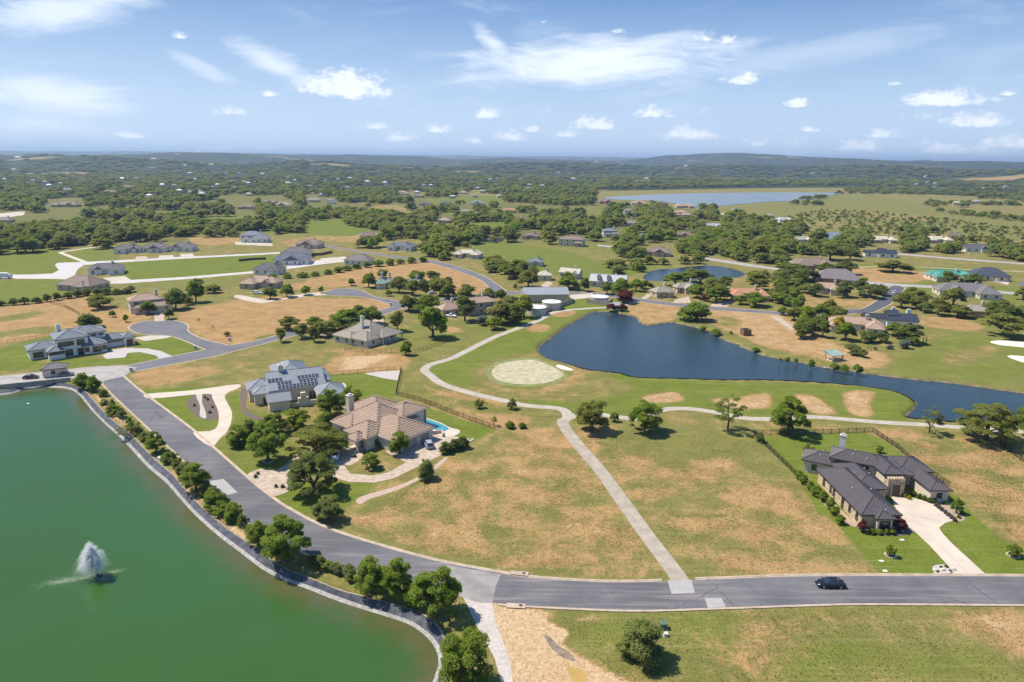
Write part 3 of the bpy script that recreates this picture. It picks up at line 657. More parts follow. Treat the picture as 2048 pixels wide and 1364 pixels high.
pv = [max(0.0, 1 - abs(v.co.x - 2) / 34.0) * .9 + .05 for v in ro.data.vertices]; pa.data.foreach_set('value', pv)
tag(ro, 'asphalt street curving past the reservoir and the empty lot', kind='structure')
def ribbon(name, C, wd, z, mt, label, kind='structure', z2=None):
    A = []; B = []
    for i, q in enumerate(C):
        t = C[min(i + 1, len(C) - 1)] - C[max(i - 1, 0)]; t.z = 0; t.normalize(); nn = Vector((-t.y, t.x, 0))
        A.append(Vector((q.x, q.y, z)) - nn * wd / 2); B.append(Vector((q.x, q.y, z)) + nn * wd / 2)
    b = MB(); b.strip(A, B); return tag(b.build(name, mt), label, kind=kind)
def kerb(C, side, name='kerb', label=None, wd=.62, h=.15, skip=()):
    """kerb and gutter pan: profile swept along an edge line; side=+1 puts the raised lip on the left of travel"""
    b = MB(); prof = [(-.02, .036), (.30 * wd, .05), (.52 * wd, h), (wd, h), (wd, -.05)]
    rows = []
    for i, q in enumerate(C):
        t = C[min(i + 1, len(C) - 1)] - C[max(i - 1, 0)]; t.z = 0; t.normalize(); nn = Vector((-t.y, t.x, 0)) * side
        rows.append([Vector((q.x, q.y, 0)) + nn * a + Vector((0, 0, hz)) for a, hz in prof])
    for a in range(len(prof) - 1): b.strip([r_[a] for r_ in rows], [r_[a + 1] for r_ in rows])
    me = b.mesh(name); bm_ = bmesh.new(); bm_.from_mesh(me); bmesh.ops.recalc_face_normals(bm_, faces=bm_.faces)
    if sum(f_.normal.z for f_ in bm_.faces) < 0: bmesh.ops.reverse_faces(bm_, faces=bm_.faces)
    bm_.to_mesh(me); bm_.free()
    return tag(link(name, me, m_kerb), label, kind='structure')
kl = [q for q in RL if (q - G(205, 762)).length > 0.5]
cut = min(range(len(RL)), key=lambda i: (RL[i] - G(905, 1188)).length); cut2 = min(range(len(RL)), key=lambda i: (RL[i] - G(1000, 1206)).length)
kerb(RL[:cut], -1, label='concrete kerb of the street on its reservoir side')
kerb(RL[cut2:], -1, label='concrete kerb between street and foreground field')
kc = min(range(len(RR)), key=lambda i: (RR[i] - G(1338, 1162)).length); kd = min(range(len(RR)), key=lambda i: (RR[i] - G(1382, 1160)).length)
kerb(RR[:kc], 1, label='concrete kerb along the building lots and empty lot')
kerb(RR[kd:], 1, label='concrete kerb past the dark roofed house')
# concrete patches let into the asphalt
for i, (pts, lb) in enumerate([([(1335, 1161), (1383, 1160), (1390, 1186), (1343, 1188)], 'pale concrete apron in the street at the lane end'),
                 ([(1409, 1196), (1443, 1196), (1452, 1214), (1416, 1216)], 'square concrete patch at the street edge'),
                 ([(447, 958), (475, 985), (456, 990), (418, 967), (420, 962)], 'pale patch in the street by the reservoir trees')]):
    pave('street_patch', pts, mat('patch_concrete', (.34, .325, .315), .85, .08, .6, coords='W'), .036, lb, closed_smooth=False)
pave('junction_paving', [(895, 1130), (950, 1140), (1002, 1149), (992, 1172), (985, 1206), (960, 1206), (925, 1195), (880, 1180), (885, 1150)], mat('dusty_paving', (.27, .25, .238), .85, .2, .3, var2=.3, scale2=.12, coords='W'), .034, 'dusty pale paving where the lane meets the street', closed_smooth=False)
pave('gravel_lane', [(925, 1192), (984, 1204), (994, 1254), (1018, 1313), (1026, 1364), (1040, 1500), (1000, 1500), (1002, 1364), (989, 1316), (954, 1252)], mat('gravel', (.46, .41, .37), .95, .14, 1.5, var2=.2, scale2=.2, coords='W', bump=.3, bscale=6), .020, 'pale gravel lane leaving the street', closed_smooth=False)
pave('mud_puddle', [(1134, 1333), (1150, 1335), (1168, 1343), (1172, 1356), (1168, 1372), (1150, 1364), (1138, 1348)], mat('muddy_water', (.42, .27, .08), .12, .08, .4, coords='W', spec=.5), .018, 'ochre puddle in the dirt yard')
pave('damp_mark', [(1088, 1270), (1100, 1274), (1118, 1292), (1140, 1305), (1150, 1322), (1132, 1318), (1112, 1305), (1098, 1290)], mat('damp_soil', (.20, .15, .11), .8, .35, .6, coords='W'), .012, 'damp tyre rut in the dirt yard')
# side streets
m_far_asph = mat('smooth_asphalt', (.135, .132, .148), .85, .12, .12, coords='W')
pave('side_street', [(245, 752), (258, 744), (330, 731), (430, 712), (512, 691), (590, 671), (660, 655), (765, 630), (804, 617), (835, 608), (840, 602), (806, 607), (762, 620), (660, 647), (594, 660), (512, 682), (440, 694), (342, 713), (262, 730), (225, 735), (232, 752)], m_far_asph, .026, 'asphalt side street running up to the cul-de-sacs', closed_smooth=False, edge=True)
pave('entrance_paving', [(205, 763), (246, 753), (262, 743), (275, 735), (245, 731), (190, 733), (140, 738), (0, 752), (-300, 778), (-300, 805), (0, 772), (70, 764), (140, 757), (180, 755)], m_pale, .032, 'pale concrete entrance drive by the gatehouse', closed_smooth=False)
pave('cul_de_sac', [(259, 656), (266, 649), (285, 643), (315, 641), (345, 641), (368, 646), (376, 654), (374, 661), (385, 669), (410, 680), (452, 690), (435, 695), (412, 698), (380, 685), (350, 674), (320, 670), (285, 668), (266, 662)], m_far_asph, .028, 'round asphalt cul-de-sac beside the modern house', edge=True)
pave('cul_de_sac', [(650, 586), (662, 580), (687, 577), (715, 579), (733, 586), (750, 594), (790, 601), (806, 607), (790, 612), (770, 605), (735, 595), (700, 592), (670, 591), (655, 590)], m_far_asph, .028, 'round asphalt cul-de-sac below the green roofed villa', edge=True)
pave('curving_street', [(640, 488), (662, 492), (732, 504), (852, 520), (912, 532), (962, 550), (990, 566), (1012, 582), (1016, 586), (990, 587), (978, 574), (962, 560), (938, 550), (902, 537), (850, 524), (737, 507.5), (667, 496), (640, 491)], m_far_asph, .03, 'dark street curving down between dry fields', edge=True)
pave('crossing_street', [(830, 608), (890, 596), (976, 585), (1043, 582.5), (1141, 584), (1205, 586), (1261, 594), (1300, 600), (1369, 608), (1419, 613), (1534, 622), (1590, 626), (1640, 624), (1700, 617), (1741, 623), (1690, 629), (1590, 632), (1534, 627), (1419, 619), (1369, 614), (1300, 606), (1261, 600), (1205, 591), (1141, 588.5), (1043, 588), (976, 592), (890, 603), (838, 612)], m_far_asph, .024, 'street crossing behind the golf pond', closed_smooth=False, edge=True)
pave('dark_street', [(1696, 625), (1731, 615), (1756, 600), (1771, 587), (1783, 572), (1808, 575), (1798, 590), (1781, 607), (1760, 618), (1741, 625)], mat('new_asphalt', (.085, .085, .10), .8, .1, .2, coords='W'), .031, 'new dark asphalt street climbing past the meadow', edge=True)
pave('meadow_street', [(1722, 561), (1784, 567), (1886, 572), (2048, 586), (2300, 606), (2300, 612), (2048, 591), (1886, 577), (1784, 573), (1722, 566)], m_pale, .022, 'pale street along the meadow', closed_smooth=False)
pave('bend_street', [(2038, 566), (2060, 560), (2100, 556), (2100, 590), (2056, 588), (2044, 580)], m_far_asph, .027, 'bend of dark street by the meadow')
pave('river_street', [(1405, 514), (1440, 519), (1500, 528), (1560, 537), (1600, 541), (1600, 545), (1560, 541), (1499, 533), (1440, 524), (1405, 518)], m_pale, .02, 'pale street beyond the oak pond', closed_smooth=False)
pave('hill_street', [(1195, 489), (1259, 495), (1300, 502), (1300, 505), (1259, 499), (1195, 492)], m_pale, .02, 'pale street below the two storey villa', closed_smooth=False)
pave('far_street', [(1780, 505), (1900, 515), (2048, 526), (2300, 540), (2300, 544), (2048, 529), (1900, 518), (1780, 508)], m_pale, .02, 'pale street beyond the right meadow', closed_smooth=False)
pave('upper_street', [(-300, 560), (-300, 553), (0, 549.5), (60, 549), (105, 547), (118, 540), (110, 531), (114, 526), (130, 525), (165, 524), (230, 521), (350, 514.5), (512, 507), (560, 504), (560, 507), (512, 510), (355, 518), (238, 525), (168, 530), (156, 538), (150, 548), (160, 556), (225, 562), (375, 553.5), (500, 543), (567, 533), (640, 520), (676, 516), (694, 523), (640, 529), (577, 538), (500, 547), (375, 558), (240, 567.5), (150, 566), (125, 558), (60, 557.5), (0, 557)], mat('pale_concrete_street', (.47, .44, .42), .85, .08, .2, coords='W'), .026, 'pale concrete street looping past the white houses', closed_smooth=False)
pave('hilltop_drive', [(-300, 438), (0, 427), (30, 424), (50, 423), (48, 430), (0, 437), (-300, 452)], m_conc, .02, 'pale drive on the far left rise', closed_smooth=False)
pave('far_road', [(833, 420), (842, 419), (850, 432), (838, 433)], m_pale, .02, 'short stretch of far road among oaks', closed_smooth=False)
def path_px(pts, wd, name, label, mt=None, z=.018): return ribbon(name, smooth(poly(pts), 6), wd, z, mt or m_path, label)
path_px([(1136, 838), (1132, 824), (1112, 816), (1052, 811), (1002, 800), (937, 785), (885, 768), (862, 752), (849, 740), (862, 729), (902, 717), (937, 700), (987, 675), (1024, 661), (1074, 642), (1111, 624), (1174, 617), (1225, 614), (1261, 607), (1289, 596), (1300, 588)], 3.1, 'cart_path', 'concrete cart path winding round the putting green')
path_px([(1128, 840), (1150, 831), (1185, 826), (1215, 831), (1271, 837), (1303, 828), (1325, 820), (1356, 817), (1393, 819), (1437, 826), (1488, 836), (1539, 838), (1621, 834), (1695, 839), (1768, 845), (1856, 850), (1959, 858), (2048, 864), (2300, 885)], 3.0, 'cart_path', 'concrete cart path along the tees by the blue pond', z=.0225)
path_px([(1128, 838), (1127, 850), (1150, 882), (1198, 938), (1247, 1005), (1292, 1068), (1330, 1118), (1352, 1148), (1362, 1163)], 3.3, 'access_lane', 'straight concrete lane between the two dry lots', mat('lane_concrete', (.36, .31, .25), .9, .14, .5, var2=.25, scale2=.2, coords='W'), .028)
path_px([(212, 491), (170, 497), (125, 504), (128, 508), (170, 524)], 3.5, 'walkway', 'pale walkway leading up to the oak grove', m_white)
path_px([(1580, 542), (1700, 535), (1800, 533), (1960, 540), (2100, 545)], 2.6, 'cart_path', 'thin cart path across the right meadow', mat('dusty_path', (.42, .37, .25), .9, .15, .3, coords='W'))
path_px([(1545, 632), (1560, 640), (1575, 650), (1588, 660)], 4, 'garden_drive', 'tan drive to the tiled villa above the dirt slope', m_paver)
# drives
pave('driveway', [(1783, 994), (1800, 988), (1862, 1006), (1912, 1040), (1890, 1046), (1878, 1056), (1886, 1068), (1905, 1088), (1975, 1152), (1915, 1152), (1859, 1091), (1829, 1063), (1800, 1040)], m_white, .03, 'bright concrete driveway of the dark roofed house', 4, False)
pave('driveway', [(293, 788), (380, 781), (470, 769), (480, 774), (455, 786), (450, 797), (464, 825), (458, 857), (440, 877), (421, 893), (386, 866), (420, 862), (435, 852), (437, 825), (425, 797), (420, 788), (380, 790), (303, 797)], m_white, .03, 'pale looping driveway of the solar panel house', 3)
pave('driveway', [(505, 962), (545, 945), (572, 930), (590, 908), (620, 898), (660, 900), (686, 928), (700, 947), (744, 951), (776, 945), (812, 925), (770, 903), (790, 890), (850, 868), (880, 868), (925, 876), (880, 912), (830, 936), (787, 957), (749, 965), (699, 964), (670, 956), (640, 935), (605, 950), (570, 965), (540, 990)], m_paver, .03, 'tan stone driveway circling to the tile roofed house', closed_smooth=False)
pave('stone_border', [(712, 1003), (725, 992), (800, 970), (850, 945), (890, 915), (892, 921), (855, 950), (800, 978), (740, 998), (722, 1008)], mat('pink_gravel', (.42, .31, .25), .95, .2, 2, coords='W'), .02, 'gravel border strip along the empty lot')
pave('driveway', [(205, 711), (212, 718), (250, 715), (255, 706), (280, 704), (312, 711), (318, 717), (346, 713), (322, 702), (295, 697), (250, 696), (225, 700)], mat('grey_pavers', (.42, .385, .37), .85, .12, 1, coords='W'), .03, 'grey paver driveway of the modern house', closed_smooth=False)
pave('driveway', [(268, 676), (300, 671), (345, 672), (335, 676), (292, 682)], m_conc, .03, 'pale side drive into the cul-de-sac', closed_smooth=False)
pave('driveway', [(308, 617), (330, 617), (328, 642), (309, 643)], m_paver, .03, 'tan driveway of the arched villa', closed_smooth=False)
pave('driveway', [(480, 590), (540, 600), (590, 590), (652, 584), (655, 589), (600, 594), (560, 600), (520, 606), (470, 595)], m_conc, .027, 'pale looping driveway beside the cul-de-sac')
for pts, lb in [([(205, 556), (250, 552), (262, 560), (228, 566)], 'pale drive of the grey hip roofed house'), ([(272, 513), (292, 512), (298, 519), (270, 521)], 'tan drive between the white houses'),
                ([(318, 511), (345, 510), (350, 516), (318, 518)], 'drive of the brown roofed white house'), ([(360, 508), (385, 507), (390, 513), (362, 515)], 'drive of the grey gabled white house'),
                ([(640, 517), (690, 513), (700, 522), (650, 528)], 'wide concrete drive of the grey hip house'), ([(1083, 570), (1095, 562), (1106, 566), (1090, 580), (1080, 584)], 'tan drive behind the metal shed'),
                ([(1350, 600), (1378, 592), (1382, 606), (1345, 606)], 'tan drive of the brown roofed house'), ([(1425, 605), (1465, 600), (1455, 614), (1420, 613)], 'tan drive of the terracotta house'),
                ([(1140, 590), (1185, 586), (1190, 594), (1142, 600)], 'pale yard behind the metal shed'), ([(740, 640), (765, 636), (770, 650), (745, 652)], 'dusty drive behind the tan house'), ([(470, 484), (545, 487), (545, 492), (470, 489)], 'concrete drive of the white two storey house'),
                ([(1960, 555), (2020, 560), (2016, 570), (1990, 563)], 'pale drive of the dark blue house'), ([(640, 670), (660, 655), (664, 668), (650, 676)], 'tan drive beside the tan hip house'), ([(855, 612), (870, 605), (884, 615), (880, 628), (860, 622)], 'tan drive of the columned villa')]:
    pave('driveway', pts, m_paver if 'tan' in lb else m_conc, .029, lb, closed_smooth=False)
# golf features
m_green_pale = mat('putting_turf', (.42, .375, .245), .9, .22, .5, var2=.25, scale2=.15, coords='W')
pave('putting_green', [(985, 740), (1000, 728), (1030, 722), (1068, 720), (1100, 731), (1120, 742), (1127, 750), (1110, 760), (1080, 767), (1040, 768), (1000, 762), (986, 752)], m_green_pale, .012, 'pale oval putting green inside the cart path')
pave('green_fringe', [(972, 742), (990, 725), (1028, 718), (1070, 716), (1106, 727), (1128, 740), (1136, 750), (1117, 764), (1080, 772), (1036, 773), (992, 767), (975, 755)], mat('fringe_turf', (.205, .215, .075), .9, .25, .4, var2=.3, scale2=.2, coords='W'), .008, 'mown fringe round the putting green')
m_sand = mat('bunker_sand', (.66, .60, .50), .95, .08, .5, coords='W')
pave('sand_bunker', [(1112, 731), (1122, 730), (1146, 739), (1138, 741), (1120, 737)], m_sand, .014, 'small sand bunker beside the putting green')
pave('sand_bunker', [(1980, 684), (2000, 681), (2060, 685), (2110, 692), (2080, 699), (2040, 694), (2000, 690)], m_sand, .014, 'long white sand bunker on the right fairway')
pave('sand_bunker', [(2016, 714), (2030, 711), (2090, 718), (2110, 730), (2060, 728)], m_sand, .014, 'lower white sand bunker on the right fairway')
# pool terrace of the tan house yard, solar house yard, beds
def pool(pts_deck, pts_water, lb, lb2):
    pave('pool_terrace', pts_deck, m_white, .05, lb)
    pave('pool_water', pts_water, mat('pool_water', (.06, .27, .31), .06, .06, .5, coords='W', spec=.5), .066, lb2)
pool([(838, 840), (850, 836), (880, 845), (900, 855), (918, 860), (919, 866), (905, 873), (885, 872), (868, 866), (850, 858), (838, 850)],
     [(842, 841), (855, 839), (880, 847), (897, 856), (893, 861), (883, 863), (860, 856), (845, 850)], 'white terrace round the curved swimming pool', 'blue water of the curved swimming pool')
pool([(640, 772), (660, 768), (686, 766), (692, 772), (688, 782), (640, 784)], [(657, 774), (686, 769), (686, 778), (660, 781)], 'white terrace of the pool behind the solar house', 'blue water of the pool behind the solar house')
m_mulch = mat('mulch', (.13, .10, .085), .95, .35, 3, coords='W'); m_gravel = mat('grey_gravel', (.42, .38, .35), .95, .2, 3, coords='W')
pave('gravel_bed', [(728, 747), (760, 743), (800, 741), (795, 761), (765, 756)], m_gravel, .016, 'fan shaped gravel bed in the lawn corner', closed_smooth=False)
for pts, mt_, lb in [([(374, 803), (390, 790), (405, 789), (422, 787), (428, 800), (437, 828), (436, 838), (412, 840), (395, 833), (378, 818)], m_mulch, 'mulched bed inside the looping driveway'),
                     ([(392, 790), (404, 788), (404, 805), (410, 820), (412, 836), (400, 832), (400, 812)], m_gravel, 'gravel stream bed in the mulched bed'),
                     ([(482, 778), (495, 782), (496, 822), (560, 846), (520, 842), (485, 824)], m_mulch, 'mulched bed along the solar panel house'),
                     ([(492, 952), (520, 938), (552, 944), (535, 960), (512, 965)], m_paver, 'stone bed left of the tan driveway mouth'), ([(538, 985), (558, 965), (588, 968), (585, 978), (552, 992)], m_paver, 'stone bed right of the tan driveway mouth'),
                     ([(1866, 1133), (1878, 1129), (1900, 1130), (1916, 1143), (1912, 1150), (1874, 1148), (1866, 1142)], m_gravel, 'rock bed at the mouth of the bright driveway'),
                     ([(1715, 1050), (1730, 1062), (1760, 1070), (1800, 1072), (1828, 1063), (1805, 1045), (1780, 1040)], m_mulch, 'mulched bed in front of the dark roofed house'),
                     ([(1862, 1000), (1890, 1000), (1920, 1020), (1930, 1038), (1912, 1042), (1885, 1025), (1862, 1010)], mat('tan_mulch', (.34, .26, .19), .95, .25, 3, coords='W'), 'tan gravel bed beside the bright driveway'),
                     ([(1605, 965), (1615, 960), (1660, 1000), (1700, 1035), (1718, 1050), (1700, 1050), (1650, 1010)], mat('tan_mulch2', (.36, .27, .19), .95, .25, 3, coords='W'), 'planting strip along the long stone wall'),
                     ([(672, 905), (690, 893), (725, 908), (712, 925), (690, 930)], m_paver, 'stone bed before the tan house porch')]:
    pave("planting_bed", pts, mt_, .0225 if "stream" in lb else .0195, lb)
# ================================================================== buildings
def roof_mat(name, col, kind):
    if kind == 'metal': return mat(name, col, .42, .06, .8, metal=.15, spec=.5, var2=.1, scale2=.15)
    if kind == 'tile': return mat(name, col, .8, .22, 3.5, bump=.5, bscale=9, var2=.2, scale2=.3)
    return mat(name, col, .9, .16, 5.0, bump=.3, bscale=14, var2=.2, scale2=.25)
RM = {k: roof_mat('roof_' + k, c, t) for k, c, t in [
    ('dark_metal', (.095, .080, .084), 'metal'), ('tan_tile', (.33, .235, .175), 'tile'), ('grey_metal', (.25, .265, .285), 'metal'), ('slate', (.20, .215, .24), 'shingle'),
    ('weathered', (.30, .265, .215), 'shingle'), ('brown', (.225, .165, .135), 'tile'), ('terracotta', (.42, .22, .13), 'tile'), ('pink_tile', (.36, .25, .19), 'tile'),
    ('grey_shingle', (.165, .155, .16), 'shingle'), ('dark_grey', (.115, .11, .125), 'shingle'), ('blue_grey', (.145, .155, .19), 'shingle'), ('green_metal', (.22, .30, .265), 'metal'),
    ('teal_metal', (.09, .29, .215), 'metal'), ('white_metal', (.46, .46, .46), 'metal'), ('pale_metal', (.33, .34, .355), 'metal'), ('charcoal', (.045, .05, .066), 'metal'), ('navy', (.06, .07, .10), 'shingle'), ('cream', (.50, .45, .36), 'shingle'), ('plum', (.19, .165, .17), 'shingle')]}
WM = {k: mat('wall_' + k, c, .88, v, s, bump=b_, bscale=6) for k, c, v, s, b_ in [
    ('stone', (.50, .39, .26), .3, 1.6, .5), ('cream', (.62, .54, .42), .07, 1, 0), ('white', (.76, .74, .70), .05, 1, 0), ('limestone', (.60, .54, .45), .18, 1.5, .3),
    ('tan', (.50, .40, .29), .1, 1, .1), ('grey', (.50, .47, .43), .1, 1, 0), ('brick', (.34, .19, .13), .2, 3, .2), ('pinkstone', (.52, .42, .34), .2, 1.6, .3)]}
m_glass = mat('window_glass', (.035, .045, .055), .06, .2, .6, spec=.8)
m_frame = mat('window_frame', (.62, .60, .57), .6, .03)
m_frame_d = mat('dark_frame', (.05, .048, .045), .5, .05)
m_trim = mat('trim', (.58, .53, .46), .7, .05); m_trim_d = mat('dark_trim', (.07, .06, .058), .6, .05)
m_gdoor = mat('garage_door', (.30, .27, .24), .6, .06); m_door = mat('entry_door', (.10, .06, .035), .5, .1)
m_wood = mat('stained_wood', (.17, .085, .045), .6, .25, 2); m_soffit = mat('soffit', (.42, .38, .33), .9, .04)
_wmesh = {}
def window_mesh(wd, ht, dark):
    k = (round(wd, 1), round(ht, 1), dark)
    if k not in _wmesh:
        wd, ht = k[0], k[1]; t = .09; b = MB()
        b.box(-wd / 2 - t, wd / 2 + t, -.05, .04, -t, 0); b.box(-wd / 2 - t, wd / 2 + t, -.05, .04, ht, ht + t)
        b.box(-wd / 2 - t, -wd / 2, -.05, .04, 0, ht); b.box(wd / 2, wd / 2 + t, -.05, .04, 0, ht)
        if wd > 1.0: 
            nm = max(1, int(wd / .95))
            for i in range(1, nm + 1 if wd <= 1.9 else nm): 
                x = -wd / 2 + wd * i / (nm + 1 if wd <= 1.9 else nm); b.box(x - .03, x + .03, -.04, .03, 0, ht)
        fr = b.mesh('window'); fr.materials.append(m_frame_d if dark else m_frame)
        b = MB(); b.box(-wd / 2, wd / 2, -.02, .012, 0, ht); pn = b.mesh('pane'); pn.materials.append(m_glass)
        _wmesh[k] = (fr, pn)
    return _wmesh[k]
def wall_part(name, me, T, house, u, v, z, nx, ny, child=None, cname='pane'):
    o = link(name, me, None, house); o.location = (u, v, z); o.rotation_euler = (0, 0, math.atan2(nx, -ny))
    if child is not None: c = link(cname, child, None, o)
    return o
def roof_faces(wg):
    x0, x1, y0, y1, ze, pit, kind, ax = wg['x0'], wg['x1'], wg['y0'], wg['y1'], wg['ze'], wg['pitch'], wg['kind'], wg['axis']
    if kind == 'flat':
        return [[(x0, y0, ze), (x1, y0, ze), (x1, y1, ze), (x0, y1, ze)]], []
    if kind == 'shed':    # high side y1
        zh = ze + (y1 - y0) * pit
        return [[(x0, y0, ze), (x1, y0, ze), (x1, y1, zh), (x0, y1, zh)], [(x1, y0, ze), (x1, y1, ze), (x1, y1, zh)], [(x0, y1, ze), (x0, y0, ze), (x0, y1, zh)], [(x1, y1, ze), (x0, y1, ze), (x0, y1, zh), (x1, y1, zh)]], []
    if ax == 'x':
        hw = (y1 - y0) / 2; zr = ze + hw * pit; ym = (y0 + y1) / 2
        a = x0 + (hw if kind == 'hip' else 0) * wg.get('h0', 1); b_ = x1 - (hw if kind == 'hip' else 0) * wg.get('h1', 1)
        if a > b_ - .05: a = b_ = (a + b_) / 2; b_ += .05
        A, B = (a, ym, zr), (b_, ym, zr)
        F = [[(x0, y0, ze), (x1, y0, ze), B, A], [(x1, y1, ze), (x0, y1, ze), A, B], [(x0, y1, ze), (x0, y0, ze), A], [(x1, y0, ze), (x1, y1, ze), B]]
        R_ = [(A, B)]
        if kind == 'hip': R_ += [((x0, y0, ze), A), ((x0, y1, ze), A), ((x1, y0, ze), B), ((x1, y1, ze), B)]
    else:
        hw = (x1 - x0) / 2; zr = ze + hw * pit; xm = (x0 + x1) / 2
        a = y0 + (hw if kind == 'hip' else 0) * wg.get('h0', 1); b_ = y1 - (hw if kind == 'hip' else 0) * wg.get('h1', 1)
        if a > b_ - .05: a = b_ = (a + b_) / 2; b_ += .05
        A, B = (xm, a, zr), (xm, b_, zr)
        F = [[(x1, y0, ze), (x1, y1, ze), B, A], [(x0, y1, ze), (x0, y0, ze), A, B], [(x0, y0, ze), (x1, y0, ze), A], [(x1, y1, ze), (x0, y1, ze), B]]
        R_ = [(A, B)]
        if kind == 'hip': R_ += [((x0, y0, ze), A), ((x1, y0, ze), A), ((x0, y1, ze), B), ((x1, y1, ze), B)]
    return F, R_
def clip_line(poly_, o, d, nrm):
    """segment of the line o + t d inside a planar convex polygon"""
    t0, t1 = -1e9, 1e9; n_ = len(poly_)
    for i in range(n_):
        a = Vector(poly_[i]); e = Vector(poly_[(i + 1) % n_]) - a; inn = nrm.cross(e)
        den_ = inn.dot(d); num = inn.dot(a - o)
        if abs(den_) < 1e-9:
            if num > 1e-9: return None
        elif den_ > 0: t0 = max(t0, num / den_)
        else: t1 = min(t1, num / den_)
    return (t0, t1) if t1 - t0 > .25 else None
def roof_lines(b, F, mode, step, hgt=.05, wd=.05):
    for q in F:
        q3 = [Vector(p_) for p_ in q]; nrm = (q3[1] - q3[0]).cross(q3[2] - q3[0])
        if nrm.length < 1e-6: continue
        nrm.normalize()
        if nrm.z < .15: continue
        e = q3[1] - q3[0]
        if e.length < .3: continue
        e.normalize(); s_ = nrm.cross(e)
        along, across = (s_, e) if mode == 'seam' else (e, s_)
        ts = [(p_ - q3[0]).dot(across) for p_ in q3]; t = min(ts) + step * .6
        while t < max(ts) - step * .3:
            c = clip_line(q3, q3[0] + across * t, along, nrm)
            if c:
                o_ = q3[0] + across * t; A, B = o_ + along * (c[0] + .03), o_ + along * (c[1] - .03)
                if mode == 'seam':
                    w_ = across * wd; h_ = nrm * hgt
                    b.add([A - w_, A + w_, A + h_, B - w_, B + w_, B + h_], [(0, 2, 5, 3), (2, 1, 4, 5)])
                else:   # tile course: wedge with a small butt facing the eave
                    h_ = nrm * hgt; up = across * (step * .9)
                    b.add([A + nrm * .004, B + nrm * .004, A + h_, B + h_, A + up + nrm * .006, B + up + nrm * .006], [(0, 1, 3, 2), (2, 3, 5, 4)])
            t += step
